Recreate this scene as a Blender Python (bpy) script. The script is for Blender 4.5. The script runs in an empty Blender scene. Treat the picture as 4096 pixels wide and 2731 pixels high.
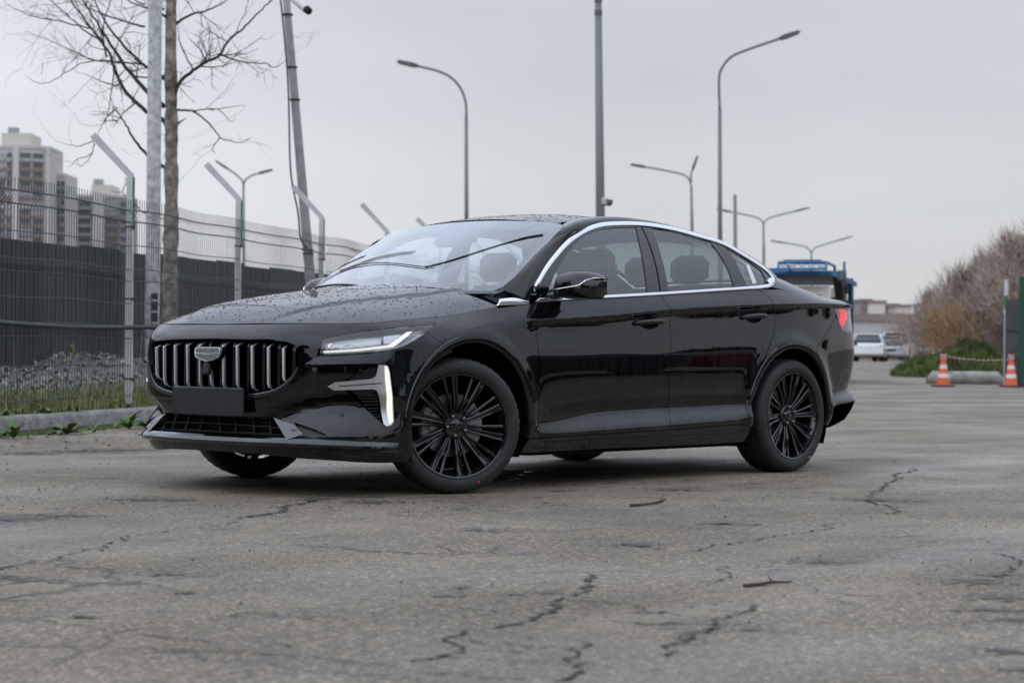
import bpy, math, random
import numpy as np
from mathutils import Vector, Matrix
from mathutils.geometry import delaunay_2d_cdt

# ------------------------------------------------------------------ camera, sky, sun, exposure
scene = bpy.context.scene
COL = scene.collection
PW, PH = 4096, 2731                                   # photograph size
FPX = 8000.0                                          # focal length in photograph pixels
CAM = np.array([-7.04, -7.83, .706])
YAW, PITCH, ROLL = (math.radians(a) for a in (43.1, .28, .46))
FW = np.array([math.cos(PITCH)*math.cos(YAW), math.cos(PITCH)*math.sin(YAW), math.sin(PITCH)])
RT = np.cross(FW, [0, 0, 1]); RT /= np.linalg.norm(RT)
UP = np.cross(RT, FW)
_c, _s = math.cos(ROLL), math.sin(ROLL)
RT, UP = _c*RT+_s*UP, -_s*RT+_c*UP
cam_data = bpy.data.cameras.new('camera')
cam = bpy.data.objects.new('camera', cam_data); COL.objects.link(cam)
cam.matrix_world = Matrix(((RT[0], UP[0], -FW[0], CAM[0]), (RT[1], UP[1], -FW[1], CAM[1]),
                           (RT[2], UP[2], -FW[2], CAM[2]), (0, 0, 0, 1)))
cam_data.sensor_width = 36.0
cam_data.lens = FPX/PW*36.0
cam_data.clip_start = .1; cam_data.clip_end = 6000
cam_data.dof.use_dof = True
cam_data.dof.focus_distance = 9.5
cam_data.dof.aperture_fstop = 4.5
cam_data.dof.aperture_blades = 9
scene.camera = cam

world = bpy.data.worlds.new('World'); scene.world = world
world.use_nodes = True
nt = world.node_tree; nt.nodes.clear()
def wn(t, **k):
    n = nt.nodes.new(t)
    for a, b in k.items(): setattr(n, a, b)
    return n
SUN_EL, SUN_AZ = math.radians(48), math.radians(200)
sky = wn('ShaderNodeTexSky', sky_type='NISHITA', sun_disc=False)
sky.sun_elevation = SUN_EL; sky.sun_rotation = math.pi/2-SUN_AZ
sky.air_density = 1.0; sky.dust_density = 3.0
geo = wn('ShaderNodeTexCoord')
sep = wn('ShaderNodeSeparateXYZ'); nt.links.new(geo.outputs['Generated'], sep.inputs[0])
# overcast: a grey cloud deck, a little brighter towards the horizon, soft broad cloud shapes
mp = wn('ShaderNodeMapping'); mp.inputs['Scale'].default_value = (1.2, 1.2, 4.0)
nt.links.new(geo.outputs['Generated'], mp.inputs[0])
ns = wn('ShaderNodeTexNoise'); ns.inputs['Scale'].default_value = 1.6; ns.inputs['Detail'].default_value = 4; ns.inputs['Roughness'].default_value = .45
nt.links.new(mp.outputs[0], ns.inputs['Vector'])
rampv = wn('ShaderNodeValToRGB')
e = rampv.color_ramp.elements
e[0].position = 0.0; e[0].color = (.765, .768, .775, 1)
e[1].position = 1.0; e[1].color = (1.18, 1.36, 1.68, 1)
m_ = rampv.color_ramp.elements.new(.08); m_.color = (.735, .752, .785, 1)
m_ = rampv.color_ramp.elements.new(.17); m_.color = (.70, .733, .80, 1)
m_ = rampv.color_ramp.elements.new(.30); m_.color = (.95, 1.04, 1.23, 1)
m_ = rampv.color_ramp.elements.new(.50); m_.color = (1.12, 1.26, 1.53, 1)
nt.links.new(sep.outputs['Z'], rampv.inputs[0])
mr = wn('ShaderNodeMapRange'); mr.inputs['From Min'].default_value = .3; mr.inputs['From Max'].default_value = .7
mr.inputs['To Min'].default_value = .87; mr.inputs['To Max'].default_value = 1.12
nt.links.new(ns.outputs['Fac'], mr.inputs[0])
mul = wn('ShaderNodeMix', data_type='RGBA', blend_type='MULTIPLY'); mul.inputs['Factor'].default_value = 1
# the cloud is a little thinner, so brighter, on the left where the veiled sun stands
dotn = wn('ShaderNodeVectorMath', operation='DOT_PRODUCT'); dotn.inputs[1].default_value = (-.683, .730, 0); nt.links.new(geo.outputs['Generated'], dotn.inputs[0])
azi = wn('ShaderNodeMapRange'); azi.inputs['From Min'].default_value = -.5; azi.inputs['From Max'].default_value = .5; azi.inputs['To Min'].default_value = .87; azi.inputs['To Max'].default_value = 1.15
nt.links.new(dotn.outputs['Value'], azi.inputs[0])
mm_ = wn('ShaderNodeMath', operation='MULTIPLY'); nt.links.new(mr.outputs[0], mm_.inputs[0]); nt.links.new(azi.outputs[0], mm_.inputs[1])
nt.links.new(rampv.outputs[0], mul.inputs['A']); nt.links.new(mm_.outputs[0], mul.inputs['B'])
bg1 = wn('ShaderNodeBackground'); bg1.inputs['Strength'].default_value = .05
nt.links.new(sky.outputs[0], bg1.inputs[0])
bg2 = wn('ShaderNodeBackground'); bg2.inputs['Strength'].default_value = 1.0
nt.links.new(mul.outputs['Result'], bg2.inputs[0])
mixb = wn('ShaderNodeMixShader'); mixb.inputs[0].default_value = .94
nt.links.new(bg1.outputs[0], mixb.inputs[1]); nt.links.new(bg2.outputs[0], mixb.inputs[2])
wo = wn('ShaderNodeOutputWorld'); nt.links.new(mixb.outputs[0], wo.inputs[0])

sd = bpy.data.lights.new('sun', 'SUN'); sd.energy = .5; sd.angle = math.radians(160); sd.color = (1, .975, .94)
sun = bpy.data.objects.new('sun', sd); COL.objects.link(sun)
sdir = Vector((math.cos(SUN_EL)*math.cos(SUN_AZ), math.cos(SUN_EL)*math.sin(SUN_AZ), math.sin(SUN_EL)))
sun.rotation_euler = sdir.to_track_quat('Z', 'Y').to_euler()
scene.view_settings.view_transform = 'Standard'; scene.view_settings.look = 'None'
scene.view_settings.exposure = 0.0; scene.view_settings.gamma = 1.0
scene.view_settings.use_curve_mapping = False
scene.cycles.use_denoising = True; scene.cycles.denoising_prefilter = 'ACCURATE'; scene.cycles.denoising_quality = 'HIGH'
scene.cycles.max_bounces = 10; scene.cycles.transparent_max_bounces = 24
scene.cycles.caustics_reflective = False; scene.cycles.caustics_refractive = False
scene.cycles.use_adaptive_sampling = False; scene.cycles.sample_clamp_indirect = 6

# ------------------------------------------------------------------ photograph pixel -> place
def proj(P):
    d = np.asarray(P, float)-CAM; z = d @ FW
    return np.stack([PW/2+FPX*(d @ RT)/z, PH/2-FPX*(d @ UP)/z], -1)
def ray(px, py): return FW+RT*(px-PW/2)/FPX-UP*(py-PH/2)/FPX
def at(px, py, depth): return CAM+ray(px, py)*depth
def on_ground(px, py, z=0.0):
    d = ray(px, py); return CAM+d*((z-CAM[2])/d[2])
def on_y(px, py, y):
    d = ray(px, py); return CAM+d*((y-CAM[1])/d[1])
def on_x(px, py, x):
    d = ray(px, py); return CAM+d*((x-CAM[0])/d[0])
def foot(px, depth, z=0.0):                            # the ground point under image column px at a given depth
    y0, y1 = 1200., 2200.
    p = at(px, 1400, depth); q = at(px, 1900, depth)
    t = (z-p[2])/(q[2]-p[2]); return p+(q-p)*t
FLAT = np.array([FW[0], FW[1], 0.]); FLAT /= np.linalg.norm(FLAT)
SIDE = np.array([FLAT[1], -FLAT[0], 0.])               # to the right of the view
def world_xy(lat, dep): return CAM*np.array([1, 1, 0])+SIDE*lat+FLAT*dep

# ------------------------------------------------------------------ materials
MATS = {}
def newmat(name):
    m = bpy.data.materials.new(name); m.use_nodes = True
    return m, m.node_tree.nodes['Principled BSDF'], m.node_tree
def P(name, col, rough=.5, metal=0., coat=0., spec=.5, emit=None, estr=0., var=0., vscale=6., bump=0., bscale=40., rvar=0., coatr=.03, ior=None, trans=0.):
    """Principled material with optional colour variation, roughness variation and fine relief."""
    if name in MATS: return MATS[name]
    m, b, t = newmat(name); MATS[name] = m
    b.inputs['Base Color'].default_value = (*col, 1); b.inputs['Roughness'].default_value = rough
    b.inputs['Metallic'].default_value = metal; b.inputs['Coat Weight'].default_value = coat
    b.inputs['Coat Roughness'].default_value = coatr
    b.inputs['Specular IOR Level'].default_value = spec; b.inputs['Transmission Weight'].default_value = trans
    if ior: b.inputs['IOR'].default_value = ior
    if emit: b.inputs['Emission Color'].default_value = (*emit, 1); b.inputs['Emission Strength'].default_value = estr
    if var or bump or rvar:
        tc = t.nodes.new('ShaderNodeTexCoord')
        n = t.nodes.new('ShaderNodeTexNoise'); n.inputs['Scale'].default_value = vscale; n.inputs['Detail'].default_value = 6
        t.links.new(tc.outputs['Object'], n.inputs['Vector'])
        if var:
            r = t.nodes.new('ShaderNodeValToRGB')
            r.color_ramp.elements[0].position = .3; r.color_ramp.elements[1].position = .7
            r.color_ramp.elements[0].color = (*[c*(1-var) for c in col], 1); r.color_ramp.elements[1].color = (*[min(1, c*(1+var)) for c in col], 1)
            t.links.new(n.outputs['Fac'], r.inputs[0]); t.links.new(r.outputs[0], b.inputs['Base Color'])
        if rvar:
            r = t.nodes.new('ShaderNodeMapRange'); r.inputs['From Min'].default_value = .3; r.inputs['From Max'].default_value = .7
            r.inputs['To Min'].default_value = max(0, rough-rvar); r.inputs['To Max'].default_value = min(1, rough+rvar)
            t.links.new(n.outputs['Fac'], r.inputs[0]); t.links.new(r.outputs[0], b.inputs['Roughness'])
        if bump:
            n2 = t.nodes.new('ShaderNodeTexNoise'); n2.inputs['Scale'].default_value = bscale; n2.inputs['Detail'].default_value = 4
            t.links.new(tc.outputs['Object'], n2.inputs['Vector'])
            bp = t.nodes.new('ShaderNodeBump'); bp.inputs['Strength'].default_value = bump; bp.inputs['Distance'].default_value = .01
            t.links.new(n2.outputs['Fac'], bp.inputs['Height']); t.links.new(bp.outputs[0], b.inputs['Normal'])
    return m

# ------------------------------------------------------------------ mesh helpers
def link_mesh(name, verts, faces, mat, parent=None, smooth=False, normals=None):
    me = bpy.data.meshes.new(name)
    me.from_pydata([tuple(map(float, v)) for v in verts], [], faces)
    if smooth: me.polygons.foreach_set('use_smooth', [True]*len(me.polygons))
    me.update()
    if normals is not None: me.normals_split_custom_set_from_vertices([tuple(map(float, n)) for n in normals])
    if mat is not None: me.materials.append(mat)
    o = bpy.data.objects.new(name, me); COL.objects.link(o)
    if parent is not None: o.parent = parent
    return o
def empty(name, loc=(0, 0, 0), rz=0., label=None, cat=None, group=None, parent=None, rot=None):
    o = bpy.data.objects.new(name, None); COL.objects.link(o)
    o.location = tuple(float(a) for a in loc); o.rotation_euler = rot if rot else (0, 0, rz)
    o.empty_display_size = .1
    if parent is not None: o.parent = parent
    return tag(o, label, cat, group)
def tag(o, label=None, cat=None, group=None, kind=None):
    if label: o['label'] = label
    if cat: o['category'] = cat
    if group: o['group'] = group
    if kind: o['kind'] = kind
    return o
def copy_tree(o, parent=None, kids=None):
    c = o.copy(); COL.objects.link(c); c.parent = parent
    for ch in list(o.children): copy_tree(ch, c)
    return c
class MB:
    """collects simple shapes into one mesh"""
    def __init__(s): s.v = []; s.f = []
    def add(s, verts, faces):
        n = len(s.v); s.v += [tuple(map(float, p)) for p in verts]; s.f += [tuple(i+n for i in f) for f in faces]; return s
    def box(s, c, d, rz=0., ch=0.):
        x, y, z = d[0]/2, d[1]/2, d[2]/2; cs, sn = math.cos(rz), math.sin(rz)
        if ch <= 0:
            pts = [(a*x, b*y, e*z) for e in (-1, 1) for a, b in ((-1, -1), (1, -1), (1, 1), (-1, 1))]
            fc = [(3, 2, 1, 0), (4, 5, 6, 7), (0, 1, 5, 4), (1, 2, 6, 5), (2, 3, 7, 6), (3, 0, 4, 7)]
        else:
            h = min(ch, x*.9, y*.9, z*.9); pts = []
            for e, k in ((-z, h), (-z+h, 0), (z-h, 0), (z, h)):
                X, Y = x-k, y-k
                pts += [(-X+h, -Y, e), (X-h, -Y, e), (X, -Y+h, e), (X, Y-h, e), (X-h, Y, e), (-X+h, Y, e), (-X, Y-h, e), (-X, -Y+h, e)]
            fc = [tuple(range(7, -1, -1)), tuple(range(24, 32))]
            for k in range(3):
                for i in range(8): j = (i+1) % 8; fc.append((k*8+i, k*8+j, k*8+8+j, k*8+8+i))
        return s.add([(c[0]+p[0]*cs-p[1]*sn, c[1]+p[0]*sn+p[1]*cs, c[2]+p[2]) for p in pts], fc)
    def tube(s, pts, rad, seg=8, cap=True):
        pts = [np.array(p, float) for p in pts]; n = len(pts)
        rad = [rad]*n if np.isscalar(rad) else rad
        vs = []; prev = None
        for i, p in enumerate(pts):
            t = pts[min(i+1, n-1)]-pts[max(i-1, 0)]; t = t/(np.linalg.norm(t)+1e-12)
            if prev is None:
                a = np.cross(t, [0, 0, 1.]) if abs(t[2]) < .95 else np.cross(t, [1., 0, 0])
            else: a = prev-t*(prev @ t)
            a /= np.linalg.norm(a)+1e-12; prev = a; b = np.cross(t, a)
            for k in range(seg):
                w = 2*math.pi*k/seg; vs.append(p+(a*math.cos(w)+b*math.sin(w))*rad[i])
        fc = []
        for i in range(n-1):
            for k in range(seg):
                j = (k+1) % seg; fc.append((i*seg+k, i*seg+j, (i+1)*seg+j, (i+1)*seg+k))
        if cap: fc += [tuple(range(seg-1, -1, -1)), tuple(range((n-1)*seg, n*seg))]
        return s.add(vs, fc)
    def lathe(s, prof, c=(0, 0, 0), seg=32, axis='z', closed=False):
        vs = []; n = len(prof)
        for r, h in prof:
            for k in range(seg):
                w = 2*math.pi*k/seg
                p = (r*math.cos(w), r*math.sin(w), h) if axis == 'z' else (r*math.cos(w), h, r*math.sin(w)) if axis == 'y' else (h, r*math.cos(w), r*math.sin(w))
                vs.append((p[0]+c[0], p[1]+c[1], p[2]+c[2]))
        fc = []
        for i in range(n if closed else n-1):
            ii = (i+1) % n
            for k in range(seg): j = (k+1) % seg; fc.append((i*seg+k, i*seg+j, ii*seg+j, ii*seg+k))
        if not closed: fc += [tuple(range(seg-1, -1, -1)), tuple(range((n-1)*seg, n*seg))]
        return s.add(vs, fc)
    def prism(s, poly, a, b):
        """poly: list of 3D points; extruded by vector from offset a to offset b"""
        n = len(poly); poly = [np.array(p, float) for p in poly]; a = np.array(a, float); b = np.array(b, float)
        return s.add([p+a for p in poly]+[p+b for p in poly],
                     [tuple(range(n-1, -1, -1)), tuple(range(n, 2*n))]+[(i, (i+1) % n, n+(i+1) % n, n+i) for i in range(n)])
    def grid(s, rows, close=False):
        """rows: list of equal-length lists of points"""
        n = len(rows[0]); vs = [p for r in rows for p in r]
        fc = []
        for i in range(len(rows)-1):
            for k in range(n if close else n-1): j = (k+1) % n; fc.append((i*n+k, i*n+j, (i+1)*n+j, (i+1)*n+k))
        return s.add(vs, fc)
    def mirror_y(s):
        n = len(s.v); s.v += [(x, -y, z) for x, y, z in s.v[:n]]; s.f += [tuple(i+n for i in reversed(f)) for f in s.f[:]]; return s
    def flip(s): s.f = [tuple(reversed(f)) for f in s.f]; return s
    def build(s, name, mat, parent=None, smooth=False, angle=None):
        o = link_mesh(name, s.v, s.f, mat, parent, smooth)
        if angle is not None:
            o.data.polygons.foreach_set('use_smooth', [True]*len(o.data.polygons))
            o.data.set_sharp_from_angle(angle=math.radians(angle))
        return o
def mirrored(o, name=None, parent=None):
    """a mirrored twin (y -> -y) of a mesh object, with its own mesh data"""
    me = o.data
    vs = [(v.co.x, -v.co.y, v.co.z) for v in me.vertices]; fs = [tuple(reversed(p.vertices)) for p in me.polygons]
    nor = None
    if me.has_custom_normals:
        nor = [None]*len(vs)
        for p in me.polygons:
            for li in p.loop_indices:
                n = me.corner_normals[li].vector; nor[me.loops[li].vertex_index] = (n.x, -n.y, n.z)
        nor = [n or (0, 0, 1) for n in nor]
    q = link_mesh(name or o.name.split('.')[0], vs, fs, me.materials[0] if me.materials else None, parent if parent is not None else o.parent, True, nor)
    if nor is None:
        sm = [False]*len(me.polygons); me.polygons.foreach_get('use_smooth', sm); q.data.polygons.foreach_set('use_smooth', sm)
        q.data.set_sharp_from_angle(angle=math.radians(35))
    return q
def pchip(xk, yk, x):
    """shape-preserving cubic through keys; xk, yk 1-D, x any shape"""
    xk = np.asarray(xk, float); yk = np.asarray(yk, float); x = np.asarray(x, float)
    h = np.diff(xk); dl = np.diff(yk)/h; m = np.zeros_like(yk)
    if len(xk) == 2: return np.interp(x, xk, yk)
    w1 = 2*h[1:]+h[:-1]; w2 = h[1:]+2*h[:-1]
    ok = dl[1:]*dl[:-1] > 0
    with np.errstate(all='ignore'): mm = (w1+w2)/(w1/dl[:-1]+w2/dl[1:])
    m[1:-1] = np.where(ok, mm, 0); m[0] = dl[0]; m[-1] = dl[-1]
    i = np.clip(np.searchsorted(xk, x)-1, 0, len(xk)-2); t = (x-xk[i])/h[i]; t = np.clip(t, 0, 1)
    return (2*t**3-3*t**2+1)*yk[i]+(t**3-2*t**2+t)*h[i]*m[i]+(-2*t**3+3*t**2)*yk[i+1]+(t**3-t**2)*h[i]*m[i+1]
def smooth(a, b, x):
    t = np.clip((np.asarray(x, float)-a)/(b-a), 0, 1); return t*t*(3-2*t)
def catmull(pts, n=8, closed=False):
    pts = [np.array(p, float) for p in pts]; out = []; m = len(pts)
    for i in range(m if closed else m-1):
        p0 = pts[(i-1) % m] if closed or i > 0 else pts[0]; p1 = pts[i]; p2 = pts[(i+1) % m]
        p3 = pts[(i+2) % m] if closed or i+2 < m else pts[-1]
        for k in range(n):
            t = k/n
            out.append(.5*((2*p1)+(-p0+p2)*t+(2*p0-5*p1+4*p2-p3)*t*t+(-p0+3*p1-3*p2+p3)*t**3))
    if not closed: out.append(pts[-1])
    return out
# ================================================================== THE SETTING
RNG = np.random.default_rng(7)
def L(lat, dep, z=0.): p = world_xy(lat, dep); return np.array([p[0], p[1], z])
def rise(dep): return .30*smooth(55, 112, dep)
VROT = math.atan2(FLAT[1], FLAT[0])                     # heading of the view in the ground plane
def N_(t, kind, **k):
    n = t.nodes.new(kind)
    for a, b in k.items():
        if a in n.inputs: n.inputs[a].default_value = b
        else: setattr(n, a, b)
    return n
def asphalt():
    m, b, t = newmat('worn_asphalt'); lk = t.links.new
    tc = N_(t, 'ShaderNodeTexCoord'); co = tc.outputs['Object']
    big = N_(t, 'ShaderNodeTexNoise', Scale=.55, Detail=5., Roughness=.55); lk(co, big.inputs['Vector'])
    mid = N_(t, 'ShaderNodeTexNoise', Scale=3.2, Detail=6., Roughness=.6); lk(co, mid.inputs['Vector'])
    r1 = N_(t, 'ShaderNodeValToRGB'); e = r1.color_ramp.elements
    e[0].position = .30; e[0].color = (.126, .102, .074, 1); e[1].position = .66; e[1].color = (.240, .199, .145, 1)
    lk(big.outputs['Fac'], r1.inputs[0])
    # aggregate: pale and dark chips in the binder
    vo = N_(t, 'ShaderNodeTexVoronoi', Scale=112.); lk(co, vo.inputs['Vector'])
    sx = N_(t, 'ShaderNodeSeparateColor'); lk(vo.outputs['Color'], sx.inputs[0])
    rc = N_(t, 'ShaderNodeValToRGB'); e = rc.color_ramp.elements
    e[0].position = 0; e[0].color = (.52, .52, .52, 1); e[1].position = 1; e[1].color = (2.3, 2.22, 2.12, 1)
    k = e.new(.55); k.color = (.95, .95, .95, 1); k = e.new(.86); k.color = (1.15, 1.15, 1.15, 1); k = e.new(.93); k.color = (1.75, 1.72, 1.7, 1)
    lk(sx.outputs[0], rc.inputs[0])
    fine = N_(t, 'ShaderNodeTexNoise', Scale=34., Detail=8., Roughness=.72); lk(co, fine.inputs['Vector'])
    rf = N_(t, 'ShaderNodeMapRange', **{'From Min': .3, 'From Max': .7, 'To Min': .58, 'To Max': 1.42}); lk(fine.outputs['Fac'], rf.inputs[0])
    m1 = N_(t, 'ShaderNodeMix', data_type='RGBA', blend_type='MULTIPLY'); m1.inputs['Factor'].default_value = .85; lk(r1.outputs[0], m1.inputs['A']); lk(rc.outputs[0], m1.inputs['B'])
    m2 = N_(t, 'ShaderNodeMix', data_type='RGBA', blend_type='MULTIPLY'); m2.inputs['Factor'].default_value = 1; lk(m1.outputs['Result'], m2.inputs['A']); lk(rf.outputs[0], m2.inputs['B'])
    # damp and oily blotches, stretched along the traffic
    mp = N_(t, 'ShaderNodeMapping'); mp.inputs['Rotation'].default_value = (0, 0, -.35); mp.inputs['Scale'].default_value = (1.3, 2.2, 1); lk(co, mp.inputs[0])
    bl = N_(t, 'ShaderNodeTexNoise', Scale=2.3, Detail=9., Roughness=.68, Distortion=.4); lk(mp.outputs[0], bl.inputs['Vector'])
    rb_ = N_(t, 'ShaderNodeValToRGB'); e = rb_.color_ramp.elements; e[0].position = .555; e[0].color = (0, 0, 0, 1); e[1].position = .66; e[1].color = (1, 1, 1, 1); lk(bl.outputs['Fac'], rb_.inputs[0])
    m3 = N_(t, 'ShaderNodeMix', data_type='RGBA'); lk(m2.outputs['Result'], m3.inputs['A']); m3.inputs['B'].default_value = (.060, .054, .048, 1)
    f3 = N_(t, 'ShaderNodeMath', operation='MULTIPLY'); f3.inputs[1].default_value = .8; lk(rb_.outputs[0], f3.inputs[0]); lk(f3.outputs[0], m3.inputs['Factor'])
    # pale dusty wear
    du = N_(t, 'ShaderNodeTexNoise', Scale=.8, Detail=7., Roughness=.6); lk(mp.outputs[0], du.inputs['Vector'])
    rd_ = N_(t, 'ShaderNodeValToRGB'); e = rd_.color_ramp.elements; e[0].position = .52; e[0].color = (0, 0, 0, 1); e[1].position = .75; e[1].color = (1, 1, 1, 1); lk(du.outputs['Fac'], rd_.inputs[0])
    m4 = N_(t, 'ShaderNodeMix', data_type='RGBA'); lk(m3.outputs['Result'], m4.inputs['A']); m4.inputs['B'].default_value = (.33, .275, .20, 1)
    f4 = N_(t, 'ShaderNodeMath', operation='MULTIPLY'); f4.inputs[1].default_value = .5; lk(rd_.outputs[0], f4.inputs[0]); lk(f4.outputs[0], m4.inputs['Factor'])
    # pits where stones have gone, and a net of fine cracks that comes and goes
    pt = N_(t, 'ShaderNodeTexNoise', Scale=17., Detail=5., Roughness=.6); lk(mp.outputs[0], pt.inputs['Vector'])
    rp_ = N_(t, 'ShaderNodeMapRange', **{'From Min': .60, 'From Max': .68, 'To Min': 0., 'To Max': .75}); lk(pt.outputs['Fac'], rp_.inputs[0])
    dn = N_(t, 'ShaderNodeTexNoise', Scale=3.5, Detail=7., Roughness=.65); lk(co, dn.inputs['Vector'])
    dv = N_(t, 'ShaderNodeVectorMath', operation='MULTIPLY_ADD'); dv.inputs[1].default_value = (.55, .55, 0); lk(dn.outputs['Color'], dv.inputs[0]); lk(co, dv.inputs[2])
    ve = N_(t, 'ShaderNodeTexVoronoi', Scale=1.05, feature='DISTANCE_TO_EDGE'); lk(dv.outputs[0], ve.inputs['Vector'])
    re_ = N_(t, 'ShaderNodeMapRange', **{'From Min': .003, 'From Max': .011, 'To Min': 1., 'To Max': 0.}); lk(ve.outputs['Distance'], re_.inputs[0])
    mk = N_(t, 'ShaderNodeTexNoise', Scale=.75, Detail=3., Roughness=.5); mpk = N_(t, 'ShaderNodeMapping'); mpk.inputs['Location'].default_value = (7.7, 2.1, 0); lk(co, mpk.inputs[0]); lk(mpk.outputs[0], mk.inputs['Vector'])
    rk = N_(t, 'ShaderNodeMapRange', **{'From Min': .47, 'From Max': .58, 'To Min': 0., 'To Max': .85}); lk(mk.outputs['Fac'], rk.inputs[0])
    ck = N_(t, 'ShaderNodeMath', operation='MULTIPLY'); lk(re_.outputs[0], ck.inputs[0]); lk(rk.outputs[0], ck.inputs[1])
    mxk = N_(t, 'ShaderNodeMath', operation='MAXIMUM'); lk(ck.outputs[0], mxk.inputs[0]); lk(rp_.outputs[0], mxk.inputs[1])
    m5 = N_(t, 'ShaderNodeMix', data_type='RGBA'); lk(m4.outputs['Result'], m5.inputs['A']); m5.inputs['B'].default_value = (.040, .035, .030, 1); lk(mxk.outputs[0], m5.inputs['Factor'])
    lk(m5.outputs['Result'], b.inputs['Base Color'])
    # damp: lower roughness where the blotches and some broad areas are wet
    wet = N_(t, 'ShaderNodeTexNoise', Scale=.42, Detail=4., Roughness=.55); mpw = N_(t, 'ShaderNodeMapping'); mpw.inputs['Location'].default_value = (3.3, 1.2, 0); mpw.inputs['Scale'].default_value = (1, 1.8, 1); lk(co, mpw.inputs[0]); lk(mpw.outputs[0], wet.inputs['Vector'])
    rw = N_(t, 'ShaderNodeMapRange', **{'From Min': .42, 'From Max': .66, 'To Min': .86, 'To Max': .42}); lk(wet.outputs['Fac'], rw.inputs[0])
    sb = N_(t, 'ShaderNodeMath', operation='MULTIPLY_ADD'); sb.inputs[1].default_value = -.30; lk(rb_.outputs[0], sb.inputs[0]); lk(rw.outputs[0], sb.inputs[2])
    lk(sb.outputs[0], b.inputs['Roughness']); b.inputs['Specular IOR Level'].default_value = .4
    # relief: stones proud of the binder, undulation
    vb = N_(t, 'ShaderNodeTexVoronoi', Scale=105., feature='F1'); lk(co, vb.inputs['Vector'])
    ad = N_(t, 'ShaderNodeMath', operation='MULTIPLY_ADD'); ad.inputs[1].default_value = -.9; lk(vb.outputs['Distance'], ad.inputs[0]); lk(fine.outputs['Fac'], ad.inputs[2])
    bp = N_(t, 'ShaderNodeBump', Strength=.75, Distance=.006); lk(ad.outputs[0], bp.inputs['Height'])
    bp2 = N_(t, 'ShaderNodeBump', Strength=.5, Distance=.03); lk(mid.outputs['Fac'], bp2.inputs['Height']); lk(bp.outputs[0], bp2.inputs['Normal'])
    lk(bp2.outputs[0], b.inputs['Normal'])
    return m
ASPH = asphalt()
# one sheet to the horizon, fine near the camera, with the faint rise of the yard in the distance
deps = [-60, -20, 0, 3, 6, 9, 12, 16, 20, 26, 34, 45, 55, 62, 70, 78, 86, 95, 104, 112, 140, 200, 350, 700, 1500, 4000]
lats = [-4000, -900, -200, -60, -20, -6, -3, 0, 3, 6, 12, 25, 60, 200, 900, 4000]
vs = [L(a, d, rise(d)) for d in deps for a in lats]; nl = len(lats)
fs = [(i*nl+k, i*nl+k+1, (i+1)*nl+k+1, (i+1)*nl+k) for i in range(len(deps)-1) for k in range(nl-1)]
road = link_mesh('road', vs, fs, ASPH); tag(road, kind='structure')
f0 = road.data.polygons[0]
if f0.normal.z < 0: road.data.flip_normals()
# --- cracks and tar-dark seams, laid where the photograph shows them
def eroded(name, col, mode, rough=.7):
    """dark material that breaks up at its rim: mode 'line' uses the strip's cross coordinate, 'spot' the distance from the centre"""
    m, b, t = newmat(name); lk = t.links.new; b.inputs['Base Color'].default_value = (*col, 1); b.inputs['Roughness'].default_value = rough
    g = N_(t, 'ShaderNodeNewGeometry'); n1 = N_(t, 'ShaderNodeTexNoise', Scale=26., Detail=9., Roughness=.72); lk(g.outputs['Position'], n1.inputs['Vector'])
    if mode == 'line':
        uv = N_(t, 'ShaderNodeUVMap'); sp = N_(t, 'ShaderNodeSeparateXYZ'); lk(uv.outputs[0], sp.inputs[0]); ab = N_(t, 'ShaderNodeMath', operation='ABSOLUTE'); lk(sp.outputs['Y'], ab.inputs[0]); r = ab.outputs[0]; k, base, soft = 2.9, .42, .16
    else:
        tc = N_(t, 'ShaderNodeTexCoord'); ln = N_(t, 'ShaderNodeVectorMath', operation='LENGTH'); lk(tc.outputs['Object'], ln.inputs[0]); r = ln.outputs['Value']; k, base, soft = 3.6, .38, .30
    a1 = N_(t, 'ShaderNodeMath', operation='MULTIPLY_ADD'); a1.inputs[1].default_value = k; a1.inputs[2].default_value = base-k*.5; lk(n1.outputs['Fac'], a1.inputs[0])
    a2 = N_(t, 'ShaderNodeMath', operation='SUBTRACT'); lk(a1.outputs[0], a2.inputs[0]); lk(r, a2.inputs[1])
    a3 = N_(t, 'ShaderNodeMath', operation='DIVIDE', use_clamp=True); a3.inputs[1].default_value = soft; lk(a2.outputs[0], a3.inputs[0])
    rim = N_(t, 'ShaderNodeMapRange', **{'From Min': .80, 'From Max': 1.0, 'To Min': 1., 'To Max': 0.}); lk(r, rim.inputs[0])
    a4 = N_(t, 'ShaderNodeMath', operation='MULTIPLY'); lk(a3.outputs[0], a4.inputs[0]); lk(rim.outputs[0], a4.inputs[1])
    a5 = N_(t, 'ShaderNodeMath', operation='MULTIPLY'); a5.inputs[1].default_value = .92 if mode == 'line' else .72; lk(a4.outputs[0], a5.inputs[0])
    tr = N_(t, 'ShaderNodeBsdfTransparent'); mx = N_(t, 'ShaderNodeMixShader'); lk(a5.outputs[0], mx.inputs[0]); lk(tr.outputs[0], mx.inputs[1]); lk(b.outputs[0], mx.inputs[2]); lk(mx.outputs[0], t.nodes['Material Output'].inputs[0])
    return m
CRACK = eroded('crack_dark', (.022, .020, .018), 'line', .8)
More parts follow.
